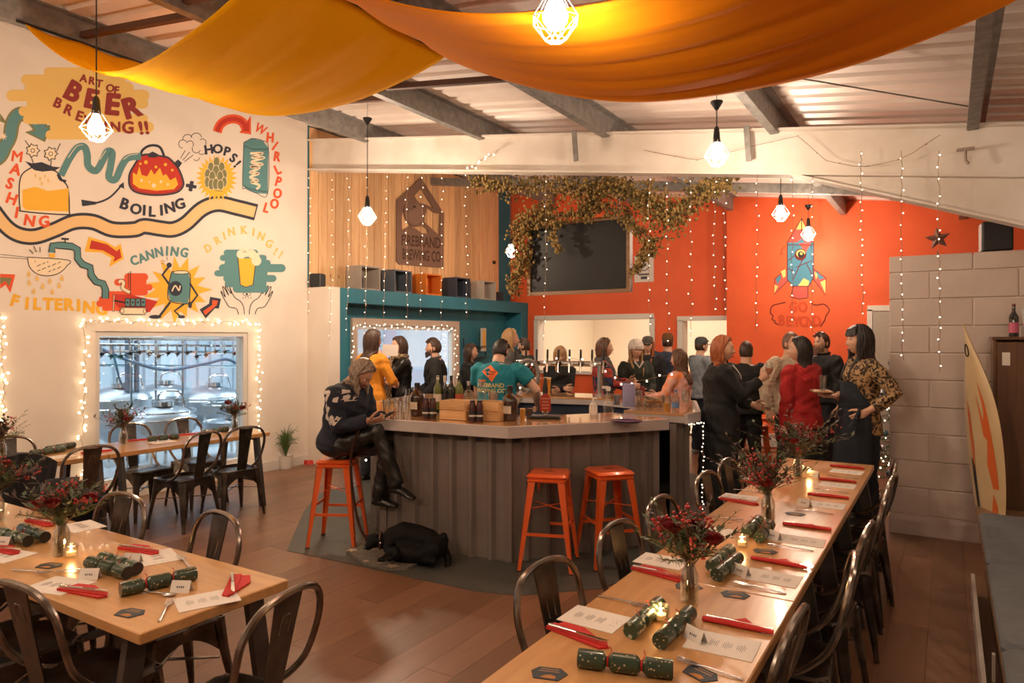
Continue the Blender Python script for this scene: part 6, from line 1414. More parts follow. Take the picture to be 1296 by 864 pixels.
# ================================================================== PEOPLE
SKIN = mat('skin', (.64,.37,.25), .5, spec=.35); SKIN2 = mat('skin_tan', (.48,.26,.17), .5, spec=.35)
M_eye = mat('eye_white', (.75,.70,.66), .3); M_iris = mat('eye_dark', (.03,.02,.015), .2); M_lip = mat('lips', (.45,.10,.08), .45)
def hairm(n, c, c2):
    return mat('hair_'+n, c, .42, col2=c2, scale=30, stretch=(4,4,.7), bump=.35, bscale=60)
H_ging = hairm('ginger', (.26,.062,.016), (.42,.13,.038)); H_blk = hairm('black', (.008,.006,.006), (.03,.02,.018)); H_brn = hairm('brown', (.07,.03,.015), (.16,.075,.035))
H_dbr = hairm('dark_brown', (.03,.014,.009), (.07,.035,.02)); H_gry = hairm('grey_brown', (.14,.09,.06), (.36,.27,.20)); H_bld = hairm('blonde', (.32,.17,.07), (.50,.31,.14)); H_sh = hairm('shaved', (.22,.12,.08), (.16,.08,.05))
def fabric(n, c, c2=None, sc_=40, b=.35, bs=140, r=.85, **k): return mat('fabric_'+n, c, r, col2=c2 or tuple(v*.75 for v in c), scale=sc_, bump=b, bscale=bs, **k)
def headgeo(q, hd, fem, lay):
    """head with brow, eye sockets, nose, mouth and chin as one displaced grid"""
    nt_, nph = 30, 36; vs = []; 
    for i in range(nt_+1):
        a = PI*i/nt_; zz = math.cos(a); sn = math.sin(a)
        for k in range(nph):
            b_ = 2*PI*k/nph; x = .073*sn*math.sin(b_); y = .092*sn*math.cos(b_); z = .113*zz
            fr = max(0, math.cos(b_))
            if z < .01: s = min(1, (.01-z)/.12); x *= 1-(.36 if fem else .26)*s**1.4; y = y*(1-.10*s) + (.012*s if y > 0 else .035*s)
            g = lambda cx_, cz_, sx, sz: math.exp(-((x-cx_)/sx)**2-((z-cz_)/sz)**2)*(y > 0)
            y += .019*g(0,-.032,.011,.015)+.010*g(0,-.010,.008,.022) - .010*g(.030,.004,.015,.011) - .010*g(-.030,.004,.015,.011) + .005*g(0,.024,.045,.010)
            y += .007*g(0,-.064,.018,.007)+.006*g(0,-.075,.016,.006) - .004*g(0,-.050,.010,.005) + .009*g(0,-.098,.020,.012) + .005*g(.042,-.022,.016,.018)+.005*g(-.042,-.022,.016,.018)
            vs.append(hd(Vector((x,y,z))))
    q.mi = 0; q.add(vs, [(i*nph+k, i*nph+(k+1)%nph, (i+1)*nph+(k+1)%nph, (i+1)*nph+k) for i in range(nt_) for k in range(nph)])
    R = lay
    for s in (-1,1):
        q.mi = 0; q.ball(hd(Vector((s*.073,-.008,-.012))), (.010,.018,.028), 8, 6, M=R)
        q.mi = 1; q.ball(hd(Vector((s*.030,.077,.003))), (.0125,.009,.0075), 10, 6, M=R)
        q.mi = 2; q.ball(hd(Vector((s*.030,.0850,.003))), (.0055,.003,.0058), 8, 5, M=R)
        q.mi = 4; pts = [hd(Vector((s*(.014+.032*t),.0915-.014*t*t-.004,.024+.006*math.sin(PI*t*.8)))) for t in (0,.33,.66,1)]; q.tube(pts, [.0014,.0022,.002,.0008], 5)
        q.mi = 2; pts = [hd(Vector((s*(.018+.025*t),.0875-.007*t,.0095+.003*math.sin(PI*t)))) for t in (0,.5,1)]; q.tube(pts, .0009, 4)
    q.mi = 3; q.tube([hd(Vector((x,.0955-.16*abs(x),z))) for x,z in ((-.022,-.067),(-.010,-.0635),(0,-.065),(.010,-.0635),(.022,-.067))], [(.001,.001),(.0045,.004),(.0045,.0035),(.0045,.004),(.001,.001)], 6)
    q.tube([hd(Vector((x,.0945-.16*abs(x),z))) for x,z in ((-.018,-.0705),(0,-.074),(.018,-.0705))], [.001,.0048,.001], 6); q.mi = 0
def hand(q, wr, d, n, curl=.5, s=1, thumb=1, L=1.0):
    """palm and five separate fingers; d = pointing direction, n = palm normal, thumb = side"""
    d = d.normalized(); n = (n-d*n.dot(d)).normalized(); sd = d.cross(n)*thumb
    q.tube([wr-d*.02, wr+d*.015, wr+d*.05, wr+d*.088], [(.026,.018),(.030,.016),(.038,.014),(.036,.011)], 10, up=n)
    for k, (off, ln) in enumerate(((-.028,.062),(-.009,.074),(.010,.078),(.028,.070))):
        b0 = wr+d*.082+sd*off; a = curl; dd = d; P = [b0]
        for j, f in enumerate((.45,.32,.23)):
            ang = a*(.5+.5*j); dd = (Matrix.Rotation(ang, 3, d.cross(n)) @ dd); P.append(P[-1]+dd*ln*f*L)
        q.tube(P, [.0095,.0088,.0078,.0055], 7)
    t0 = wr+d*.03+sd*.024; dd = (sd*.75+d*.7+n*.25).normalized(); P = [t0, t0+dd*.035, t0+dd*.055+d*.016+n*.008*(1+curl), t0+dd*.058+d*.038+n*.016*(1+curl)]; q.tube(P, [.013,.012,.010,.0065], 7)
def ik(sh, wr, l1, l2, pole):
    v = wr-sh; D = v.length
    if D > (l1+l2)*.995: wr = sh+v*((l1+l2)*.995/D); v = wr-sh; D = v.length
    e = v.normalized(); a = (l1*l1-l2*l2+D*D)/(2*D); h = math.sqrt(max(1e-6, l1*l1-a*a)); p = Vector(pole)-e*Vector(pole).dot(e); p.normalize(); return sh+e*a+p*h, wr
NP = [0]
def person(label, pos, phi, H=1.70, skin=None, fem=True, top='sweater', topm=None, botm=None, bottom='trousers', sleeve=1.0, hem=.86, hair=('long',H_brn,.5), aL=None, aR=None, pL=(-.5,-.4,-.6), pR=(.5,-.4,-.6),
           lean=0, hyaw=0, hpitch=0, hroll=0, seat=None, legs=None, shoe=None, vox=.014, w_=1.0, curl=.5, nR=None, nL=None, dR=None, dL=None, hat=None, beard=None, glasses=False, collar=None, belly=0, wr_=1.0, hands=True, group=None, parts=None, apron=None, deep=1.0):
    NP[0] += 1; sd_ = NP[0]; rd = random.Random(sd_); skin = skin or SKIN; shoe = shoe or M_black; rz = TH-math.radians(phi)
    t = thing('person', label, 'person', (pos[0],pos[1],0), rz, group); sc_ = H/1.70 if not seat else H/1.70; t.scale = (sc_,)*3
    dz = (seat/sc_+.09-.90) if seat else 0
    Rl = Matrix.Rotation(-lean, 3, 'X'); hp = Vector((0,0,.92))
    up = lambda p: Rl @ (Vector(p)-hp)+hp+Vector((0,0,dz))
    RH = Rl @ Matrix.Rotation(hyaw,3,'Z') @ Matrix.Rotation(-hpitch,3,'X') @ Matrix.Rotation(hroll,3,'Y'); hc = up((0,.005,1.47)) + RH @ Vector((0,.018,.112)); hd = lambda v: hc + RH @ v
    sw = (.165 if fem else .190)*w_
    S = {1: up((sw,0,1.385)), -1: up((-sw,0,1.385))}
    tg = {1: aR or (sw+.07,.02,.84), -1: aL or (-sw-.07,.02,.84)}; pol = {1: pR, -1: pL}; E = {}; Wt = {}
    for s in (1,-1):
        tgt = Vector(tg[s]); E[s], Wt[s] = ik(S[s], tgt, .285, .25, pol[s])
    if legs is None: legs = {1: [(.085,0,.90),(.095,.015,.48),(.095,-.01,.07)], -1: [(-.085,0,.90),(-.095,.015,.48),(-.095,-.01,.07)]}
    LG = {s: [Vector(p) for p in legs[s]] for s in (1,-1)}
    def torso(q, c, z0=.88, z1=1.45, wide=1.0, flare=0):
        R_ = [(.70,.175,.135),(.82,.172,.13),(.90,.168,.125),(1.0,.152,.112),(1.08,.132,.102),(1.2,.146,.110),(1.30,.160,.116),(1.37,.158,.100),(1.425,.115,.078),(1.455,.070,.062)]
        out = [(z,rx,ry) for z,rx,ry in R_ if z0-.001 <= z <= z1+.001]; z_, rx, ry = out[0]
        if z0 < z_-.02: out = [(z0, rx, ry)]+out
        P = []; RR = []
        for z,rx,ry in out:
            k = w_*(1 if fem else 1.10)*(wide if z < 1.36 else 1); 
            if not fem and z < 1.1: k *= .98
            if not fem and 1.05 < z < 1.1: rx = .145
            if fem and 1.25 < z < 1.33: ry += .012
            P.append(up((0, belly*math.exp(-((z-1.05)/.15)**2)*.5+(.008 if z > 1.25 and fem else 0), z))); RR.append((rx*k+c+flare*max(0,1.05-z), ry*k*deep+c+belly*math.exp(-((z-1.05)/.15)**2)*.5+flare*max(0,1.05-z)))
        q.tube(P, RR, 20, up=Rl @ Vector((0,1,0)))
    # --- body
    q = MB(); torso(q, 0); q.tube([up((0,-.005,1.40)),up((0,.0,1.46)),hc+RH @ Vector((0,-.012,-.055))], [(.075,.06),(.050,.052),(.048,.052)] if fem else [(.085,.065),(.060,.062),(.056,.060)], 14)
    for s in (1,-1):
        q.ball(S[s]-Rl @ Vector((s*.012,0,.012)), .056*(1 if fem else 1.15), 10, 8); k = 1 if fem else 1.18
        q.tube([S[s],S[s].lerp(E[s],.35),E[s],E[s].lerp(Wt[s],.3),Wt[s]], [.048*k,.044*k,.036*k,.038*k,.026*k], 12)
        h_, kn, an = LG[s]; q.tube([h_+Vector((0,0,dz if not seat else dz)),(h_+Vector((0,0,dz))).lerp(kn,.4),kn,kn.lerp(an,.3),an], [.085,.075,.055,.052,.035], 12)
    me = remesh(q, vox, 3); b = MB(); mesh_to(b, me); headgeo(b, hd, fem, RH)
    if hands:
        for s in (1,-1):
            fd = (Wt[s]-E[s]).normalized(); d = Vector(dR if s == 1 else dL) if (dR if s == 1 else dL) else fd; n = Vector(nR if s == 1 else nL) if (nR if s == 1 else nL) else Vector((-s,0,-.1))
            hand(b, Wt[s], d, n, curl, thumb=s)
    body = b.build('body', [skin, M_eye, M_iris, M_lip, hair[1] if hair else M_iris], t, smooth=70)
    def wrinkle(me, amp, f=1.0):
        n = len(me.vertices); co = np.empty(n*3,'f'); me.vertices.foreach_get('co', co); co = co.reshape(-1,3); no = np.empty(n*3,'f'); me.vertices.foreach_get('normal', no); no = no.reshape(-1,3)
        ph = sd_*1.7; x, y, z = co[:,0]*f, co[:,1]*f, co[:,2]*f
        d = np.sin(x*22+z*31+ph+2*np.sin(y*17+z*9))+.7*np.sin(z*47-x*29+y*23+ph*2+1.6*np.sin(z*21+ph))+.45*np.sin(x*71+y*53+z*39+ph)
        co += no*(d*amp)[:,None]; me.vertices.foreach_set('co', co.ravel()); me.update()
    def garment(name, q, m, amp=.0035, vx=None, label=None, f=1):
        me = remesh(q, vx or vox, 5); wrinkle(me, amp, f); me.name = name; me.materials.append(m); me.polygons.foreach_set('use_smooth', [True]*len(me.polygons)); return link(name, me, t, label)
    # --- top
    c = dict(tee=.012, shirt=.014, sweater=.022, coat=.028, jacket=.022, blouse=.015)[top]; k = 1 if fem else 1.15
    q = MB(); z0 = hem; 
    if top == 'coat': torso(q, c, z0=.88, z1=1.45, wide=1.05); q.tube([up((0,0,1.12)),(0,0,.9+dz),(0,-.01,.6+dz),(0,-.015,hem)], [(.165,.135),(.205,.165),(.235,.185),(.26,.205)], 22, up=(0,1,0))
    else: torso(q, c, z0=z0, z1=1.45, wide=1.04, flare=.05 if top in ('shirt','blouse','tee') else .02)
    for s in (1,-1):
        q.ball(S[s]-Rl @ Vector((s*.015,0,.015)), .062*k+c*.6, 10, 8)
        if sleeve > .6: q.tube([S[s],S[s].lerp(E[s],.4),E[s],E[s].lerp(Wt[s],.45),E[s].lerp(Wt[s],sleeve*.96)], [.056*k+c*.7,.054*k+c*.7,.047*k+c*.7,.044*k+c*.7,.036*k+c*.6], 12)
        else: q.tube([S[s],S[s].lerp(E[s],sleeve)], [.060*k+c,.058*k+c], 12)
    q.tube([up((0,-.005,1.40)),up((0,-.003,1.452))], [(.095,.078),(.068 if top != 'coat' else .08,.066)], 14)
    gt = garment(dict(tee='t_shirt', shirt='shirt', sweater='sweater', coat='coat', jacket='jacket', blouse='blouse')[top], q, topm, .0045 if top in ('coat','jacket','sweater') else .0035)
    if collar: q = MB(); q.tube([up((.068*math.cos(a),.0+.066*math.sin(a)-.004,1.452+.012*math.sin(a)*-1)) for a in np.linspace(0,2*PI,18,endpoint=False)], .014, 7, closed=True); q.build('collar', collar, t)
    # --- lower half
    hipz = Vector((0,0,dz))
    if bottom == 'trousers' or bottom == 'wide':
        q = MB(); wd = 1.0 if bottom == 'trousers' else 1.35
        if seat: q.ball(up((0,-.01,.93)), (.175*w_,.15,.12), 14, 10)
        else: q.tube([(0,0,1.02),(0,-.005,.92),(0,-.005,.85)], [(.152*w_,.115),(.175*w_,.13),(.17*w_,.125)], 18, up=(0,1,0))
        for s in (1,-1):
            h_, kn, an = LG[s]; h2 = h_+hipz; q.tube([h2,h2.lerp(kn,.4),kn,kn.lerp(an,.5),an-Vector((0,0,.01)) if 1 else an], [.098,.092*wd**.3,.073*wd**.6,.066*wd,.060*wd*1.05], 14)
        garment('trousers' if bottom == 'trousers' else 'wide_trousers', q, botm, .004)
    elif bottom == 'skirt':
        q = MB(); q.tube([(0,0,1.02),(0,0,.9),(0,0,.65),(0,0,.42)], [(.155,.12),(.19,.15),(.24,.20),(.29,.25)], 24, up=(0,1,0)); garment('skirt', q, botm, .008)
    for s in (1,-1):
        an = LG[s][2]; kn = LG[s][1]; fw = Vector((0,1,0)) if not seat else Vector((0,.93,-.28)) if s == 1 and legs and parts == 'cross' else Vector((0,1,0)); q = MB()
        q.tube([an+Vector((0,-.055,-.045)),an+Vector((0,-.02,-.035)),an+fw*.06+Vector((0,0,-.038)),an+fw*.13+Vector((0,0,-.045)),an+fw*.175+Vector((0,0,-.050))], [(.030,.024),(.037,.038),(.040,.032),(.044,.024),(.030,.016)], 12, up=(0,0,1)); q.tube([an+Vector((0,-.01,.06)),an+Vector((0,-.01,-.03))], [.045,.045], 12); q.build('shoe', shoe, t)
    # --- hair
    if hair:
        st, hm, ln = hair; q = MB(); nt_, nph = 22, 30; vs = []; thick = {'short':1.06,'bald':1.015,'crop':1.04}.get(st, 1.075)
        for i in range(nt_+1):
            a = PI*i/nt_; 
            for k in range(nph):
                b_ = 2*PI*k/nph; x = math.sin(a)*math.sin(b_); y = math.sin(a)*math.cos(b_); z = math.cos(a)
                hl = .40+.0*abs(x) if st in ('fringe',) else .62-.1*abs(x)      # hairline height in front
                front = y > .10 and z < hl - (0 if abs(x) < .8 else .0)
                side = abs(math.atan2(x, y)) < 1.45
                face = side and z < hl-max(0,(abs(math.atan2(x,y))-.9))*1.2
                low = z < (-.55 if st in ('short','crop','bald') else -.75)
                r = .90 if (face or low) else thick*(1+.02*math.sin(b_*9+sd_)*math.sin(a*5))
                vs.append(hd(Vector((.075*r*x, .094*r*y-.004, .115*r*z+.002))))
        q.add(vs, [(i*nph+k, i*nph+(k+1)%nph, (i+1)*nph+(k+1)%nph, (i+1)*nph+k) for i in range(nt_) for k in range(nph)])
        if st in ('long','fringe','bob','wild'):
            N_ = {'long':90,'fringe':100,'bob':90,'wild':110}[st]; wav = {'wild':.020,'long':.006,'fringe':.006,'bob':.004}[st]
            for k in range(N_):
                a0d = {'fringe':62,'wild':80,'long':78,'bob':70}[st]; a = math.radians(a0d+(360-2*a0d)*k/(N_-1)+rd.uniform(-3,3)); r0 = rd.uniform(.97,1.03); P = []; L = ln*rd.uniform(.85,1.05)
                dirh = Vector((math.sin(a),math.cos(a),0))
                for j in range(5): e_ = PI*.5*(.12+.88*j/4); P.append(hd(Vector((.080*1.06*r0*math.sin(e_)*dirh.x, .097*1.06*r0*math.sin(e_)*dirh.y-.004, .118*1.05*math.cos(e_)))))
                p = P[-1]; 
                steps = 7; out = RH @ dirh; ph = rd.uniform(0,6)
                for j in range(1,steps+1):
                    f = j/steps; q_ = p + Vector((0,0,-L*f)) + out*(-.022*f*min(1,L/.2)) + Vector((math.sin(ph+f*7),math.cos(ph+f*6),0))*wav
                    # keep off the shoulders and back
                    loc = Rl.transposed() @ (q_-Vector((0,0,dz))-hp)+hp
                    if loc.z < 1.47:
                        g1 = min(1, (1.47-loc.z)/.09); ax_ = .06+(sw+.03-.06)*g1**1.5; ay_ = .055+(.075+c)*min(1,(1.47-loc.z)/.17)
                        if math.hypot(loc.x/ax_, loc.y/ay_) < 1.0:
                            sgn = 1 if (RH @ dirh).y > .12 and abs(loc.x) < sw*.9 else -1
                            loc.y = sgn*(ay_+.006)*math.sqrt(max(0,1-(min(.98,abs(loc.x)/ax_))**2)); q_ = up(loc)
                    P.append(q_)
                w0 = .0135; q.tube(P, [(w0*(1-.15*j/11) if j < 9 else w0*(.95-.25*(j-8)))*rd.uniform(.85,1.1) for j in range(len(P))], 5)
            if st == 'fringe':
                for k in range(16): a = math.radians(-48+96*k/15); P = [hd(Vector((.03*math.sin(a),.03,.118))), hd(Vector((.07*math.sin(a),.085*math.cos(a),.085))), hd(Vector((.078*math.sin(a),.102*math.cos(a)-.002,.035+rd.uniform(-.006,.004))))]; q.tube(smoothpath(P,3), .009, 5)
            else:
                for s in (-1,1):
                    for k in range(7): P = [hd(Vector((s*.004,.015+.008*k-.02,.120))), hd(Vector((s*.045,.058-.009*k,.098))), hd(Vector((s*.078,.030-.009*k,.03))), hd(Vector((s*.081,.008-.008*k,-.03)))]; q.tube(smoothpath(P,3), .0095, 5)
        elif st == 'short':
            for k in range(60): a = rd.uniform(0,2*PI); e_ = rd.uniform(.05,1.1); x, y, z = math.sin(e_)*math.sin(a), math.sin(e_)*math.cos(a), math.cos(e_); P0 = Vector((.078*x,.097*y,.118*z)); q.tube([hd(P0*1.0), hd(P0*1.08+Vector((.006,.012,.0))), hd(P0*1.09+Vector((.01,.025,-.006)))], [.011,.009,.003], 5)
        elif st == 'bun': q.ball(hd(Vector((0,-.10,.06))), (.045,.04,.04), 12, 8)
        q.build('hair', hm, t, smooth=75)
    if beard:
        q = MB()
        for k in range(60): a = rd.uniform(-1.25,1.25); z = rd.uniform(-.118,-.055)+.04*abs(a)**2*.5; r = .079-.10*max(0,-z-.06); P0 = Vector((r*math.sin(a)*.92, (r+.012)*math.cos(a)+.008, z)); q.tube([hd(P0),hd(P0+Vector((math.sin(a)*.006,.008,-.022)))], [.011,.005], 5)
        q.build('beard', beard, t)
    if hat:
        kind, hm = hat; q = MB(); RM = RH.to_4x4().to_3x3()
        if kind == 'beanie':
            q.lathe([(.082,.018),(.090,.02),(.092,.06),(.091,.062),(.088,.085),(.075,.12),(.045,.145),(.012,.154),(.001,.155)], (0,0,0), 24, M=Matrix.Diagonal((1.06,1.27,1.02)) ); q.v = [tuple(hd(Vector(v)+Vector((0,-.004,.0)))) for v in q.v]; o = q.build('beanie', hm, t)
            q = MB(); 
            for k in range(40): a = 2*PI*k/40; q.tube([hd(Vector((.098*math.cos(a),.117*math.sin(a)-.004,.018))), hd(Vector((.098*math.cos(a),.117*math.sin(a)-.004,.062)))], .0045, 5)
            q.build('ribbed_cuff', hm, t)
        else:
            q.lathe([(.080,.030),(.083,.045),(.080,.085),(.062,.118),(.030,.132),(.001,.134)], (0,0,0), 24, M=Matrix.Diagonal((1,1.2,1))); q.v = [tuple(hd(Vector(v)+Vector((0,-.004,0)))) for v in q.v]; q.build('cap_crown', hm, t)
            q = MB(); pts = [(-.072,.06),(-.066,.12),(-.04,.155),(0,.165),(.04,.155),(.066,.12),(.072,.06)]; q.prism(pts, (0,0,.006), (0,0,.034)); q.v = [tuple(hd(Vector((v[0],v[1],v[2]-abs(v[0])*.18-max(0,v[1]-.08)*.15)))) for v in q.v]; q.build('cap_peak', hm, t)
    if glasses:
        q = MB()
        for s in (-1,1): q.tube([hd(Vector((s*.031+.021*math.cos(a),.099,.004+.017*math.sin(a)))) for a in np.linspace(0,2*PI,14,endpoint=False)], .0018, 4, closed=True); q.tube([hd(Vector((s*.052,.096,.006))),hd(Vector((s*.076,.0,.004)))], .0018, 4)
        q.tube([hd(Vector((-.010,.1,.006))),hd(Vector((.010,.1,.006)))], .0018, 4); q.build('glasses', M_bmetal, t)
    mw = Matrix.Translation((pos[0],pos[1],0)) @ Matrix.Rotation(rz,4,'Z') @ Matrix.Scale(sc_,4)
    t_info = dict(t=t, mw=mw, WR=Wt[1], WL=Wt[-1], E=E, up=up, hd=hd, top=gt, S=S, Rl=Rl)
    return t_info
def W(I, v): return I['mw'] @ Vector(v)
def drape_print(I, target, m, name, geo, origin, ax, ay, dirv, off=.002, label=None):
    """press flat print geometry onto the garment (local space ray casts)"""
    me = target.data; o = Vector(origin); ax = Vector(ax); ay = Vector(ay); d = Vector(dirv).normalized(); from mathutils.bvhtree import BVHTree
    bv = BVHTree.FromPolygons([tuple(v.co) for v in me.vertices], [tuple(p.vertices) for p in me.polygons]); q = MB()
    for V, F in geo:
        bm = bmesh.new(); vv = [bm.verts.new((x,y,0)) for x,y in V]
        for f in F:
            try: bm.faces.new([vv[i] for i in f])
            except ValueError: pass
        for _ in range(2):
            long_ = [e for e in bm.edges if e.calc_length() > .03]
            if long_: bmesh.ops.subdivide_edges(bm, edges=long_, cuts=1)
        bmesh.ops.triangulate(bm, faces=bm.faces[:]); bm.verts.index_update(); out = []; ok = True
        for v in bm.verts:
            p = o+ax*v.co.x+ay*v.co.y; h = bv.ray_cast(p, d, .6)
            out.append((h[0]-d*off) if h[0] is not None else None)
        fs = [tuple(v.index for v in f.verts) for f in bm.faces if all(out[v.index] is not None for v in f.verts)]; used_ = [p if p is not None else Vector((0,0,0)) for p in out]
        q.add(used_, fs); bm.free()
    keep = set(i for f in q.f for i in f); mp_ = {}; nv = []
    for i in sorted(keep): mp_[i] = len(nv); nv.append(q.v[i])
    q.v = nv; q.f = [tuple(mp_[i] for i in f) for f in q.f]
    if q.f: return q.build(name, m, target, smooth=0, label=label)
def txt2(s, h, x, y, bold=.04):
    V, F = text_geo(s, bold); return ([(v[0]*h+x, v[1]*h+y) for v in V], F)
def polyg(P): tri = tessellate_polygon([[Vector((x,y,0)) for x,y in P]]); return (list(P), [tuple(t) for t in tri])
def stroke(P, w_):
    S_ = smoothpath([(x,y,0) for x,y in P], 5); V = []
    for i, p in enumerate(S_): a = S_[max(i-1,0)]; b_ = S_[min(i+1,len(S_)-1)]; d = (b_-a).normalized(); n = Vector((-d.y,d.x,0)); V += [((p+n*w_/2).x,(p+n*w_/2).y),((p-n*w_/2).x,(p-n*w_/2).y)]
    return (V, [(2*i,2*i+1,2*i+3,2*i+2) for i in range(len(S_)-1)])
def at_px(px, t): r = ray(px, HOR); return (r.x*t, r.y*t)
F_blk = fabric('black', (.012,.012,.013)); F_nav = fabric('navy', (.012,.016,.03)); F_red = fabric('red_knit', (.50,.02,.02), sc_=60, b=.6, bs=110); F_tan = fabric('denim_dark', (.03,.035,.05)); F_crm = fabric('cream_knit', (.62,.50,.36), sc_=30, b=1.0, bs=60)
F_ora = fabric('orange_tee', (.80,.30,.02), b=.15); F_teal = fabric('teal_tee', (.01,.22,.28), b=.12); F_blue = fabric('denim_shirt', (.25,.28,.32)); F_gry = fabric('grey', (.09,.085,.08)); F_grn = fabric('dark_green', (.03,.04,.03)); F_bj = fabric('blue_jacket', (.04,.05,.09)); F_leather = mat('black_leather', (.012,.012,.012), .35, bump=.2, bscale=60)
def leopard():
    m, nt, b = nodes('leopard_print'); N = nt.nodes; L = nt.links; tc = N.new('ShaderNodeTexCoord'); v = N.new('ShaderNodeTexVoronoi'); v.inputs['Scale'].default_value = 46
    nz = N.new('ShaderNodeTexNoise'); nz.inputs['Scale'].default_value = 30; mx = N.new('ShaderNodeMixRGB'); mx.inputs[0].default_value = .06; L.new(tc.outputs['Object'], mx.inputs[1]); L.new(nz.outputs['Color'], mx.inputs[2]); L.new(tc.outputs['Object'], nz.inputs['Vector']); L.new(mx.outputs[0], v.inputs['Vector'])
    r = N.new('ShaderNodeValToRGB'); e = r.color_ramp.elements; e[0].position = .0; e[0].color = (.22,.10,.035,1); e[1].position = .16; e[1].color = (.015,.01,.008,1); a = e.new(.50); a.color = (.015,.01,.008,1); a = e.new(.55); a.color = (.38,.23,.10,1)
    L.new(v.outputs['Distance'], r.inputs[0]); L.new(r.outputs[0], b.inputs['Base Color']); b.inputs['Roughness'].default_value = .7; return m
def plaid(name, c1, c2, c3, sc_=9):
    m, nt, b = nodes(name); N = nt.nodes; L = nt.links; tc = N.new('ShaderNodeTexCoord'); ws = []
    v = N.new('ShaderNodeTexChecker'); v.inputs['Scale'].default_value = sc_; v.inputs[1].default_value = (*c1,1); v.inputs[2].default_value = (*c2,1); L.new(tc.outputs['Object'], v.inputs['Vector'])
    k = N.new('ShaderNodeTexChecker'); k.inputs['Scale'].default_value = sc_*2.3; k.inputs[1].default_value = (1,1,1,1); k.inputs[2].default_value = (*c3,1); L.new(tc.outputs['Object'], k.inputs['Vector'])
    mx = N.new('ShaderNodeMixRGB'); mx.blend_type = 'MULTIPLY'; mx.inputs[0].default_value = .7; L.new(v.outputs[0], mx.inputs[1]); L.new(k.outputs[0], mx.inputs[2]); L.new(mx.outputs[0], b.inputs['Base Color']); b.inputs['Roughness'].default_value = .85; return m

def held_glass(I, wrist, kind, label, off=(0,.09,.0), up_=(0,0,1)):
    p = W(I, Vector(wrist)+Vector(off)); 
    if kind == 'wine':
        t = thing('wine_glass', label, 'wine glass', p-Vector((0,0,.09))); q = MB(); q.lathe(WG, seg=18, cap=False); q.build('glass_body', M_glass, t); q = MB(); q.lathe([(.003,.095),(.0185,.098),(.033,.125),(.0325,.15),(.001,.15)], seg=16); q.build('rose_wine', mat('rose_wine', (.55,.20,.12), .1), t)
    else:
        t = thing('beer_glass', label, 'beer glass', p-Vector((0,0,.06))); q = MB(); q.lathe([(.001,0),(.027,0),(.034,.11),(.001,.11)], seg=16); q.build('beer', mat('golden_beer', (.62,.27,.04), .12), t); q = MB(); q.lathe([(.034,.11),(.037,.14),(.035,.14),(.0335,.11)], seg=16, cap=False); q.build('glass_rim', M_glass, t)
    return t

# --- seated person on the left stool
sx, sy = s0.x, s0.y
crs = {1: [(.09,.02,.90),(.13,.42,.72),(.16,.60,.335)], -1: [(-.09,.02,.90),(-.06,.36,.60),(-.05,.32,.215)]}
crs = {1: [(.09,.02,.90),(.05,.43,.95),(.0,.58,.53)], -1: [(-.09,.02,.90),(-.09,.42,.80),(-.07,.36,.39)]}
I = person('seated grey-haired person in a navy sweater with white shapes, reading a phone', (sx-.01,sy+.01), 114, 1.70, SKIN2, False, 'sweater', fabric('navy_knit', (.012,.016,.032), sc_=60, b=.5, bs=120), mat('black_leather', (.012,.012,.012), .35, bump=.2, bscale=60), 'trousers', hem=.90, hair=('wild',H_gry,.17), seat=SHT, lean=.26, hpitch=.50, legs=crs,
    aR=(.10,.38,1.04), aL=(-.08,.40,1.05), pR=(.3,-.5,-.8), pL=(-.3,-.5,-.8), shoe=mat('black_shoe', (.012,.012,.012), .25), vox=.012, parts='cross', w_=1.05, beard=None, curl=.75, nR=(-.5,-.2,.8), nL=(.5,-.2,.8), dR=(-.1,1,.1), dL=(.1,1,.1))
wht = mat('white_print', (.60,.52,.46), .85)
ex = I['E'][1]; shd = I['S'][1]
drape_print(I, I['top'], wht, 'white_sweater_shapes', [stroke([(-.055,.09),(-.10,.12),(-.04,.145),(.02,.15),(.0,.10),(-.03,.07),(-.06,.03),(-.01,.01),(.02,.03),(-.01,-.02),(-.06,-.04),(-.05,-.07),(.0,-.05),(.03,-.10),(.05,-.04),(.07,-.10),(.10,-.04)], .028), stroke([(.09,.22),(.10,.15),(.13,.20),(.12,.12),(.07,.09),(.14,.09)], .030)], Vector((.6,.0,1.12))+Vector((0,.10,.0)), (0,1,0), (0,0,1), (-1,0,0), .003, 'white squiggle shapes on the sleeve')
ph = W(I, (.01,.49,1.075)); q = MB(); q.box((0,0,0), (.072,.15,.009), bevel=.004); o = q.build('mobile_phone', M_black); o.location = ph; o.rotation_euler = (.55,0,TH-math.radians(114)); tag(o, 'mobile phone held by the person on the stool', 'phone')
# dog lead hanging from the hand
q = MB(); pA = W(I, (.13,.34,1.03)); pB = W(I,(.20,.28,.75)); pC = PZ(452,655,.30); pD = PZ(468,690,.10); q.tube(smoothpath([pA,pB,pC,pD],6), [(.014,.003)]*19, 6); q.v = q.v; tag(q.build('dog_lead', mat('brown_leather', (.06,.02,.012), .5)), 'dark brown dog lead running from the hand down past the stool to the dog', 'lead')

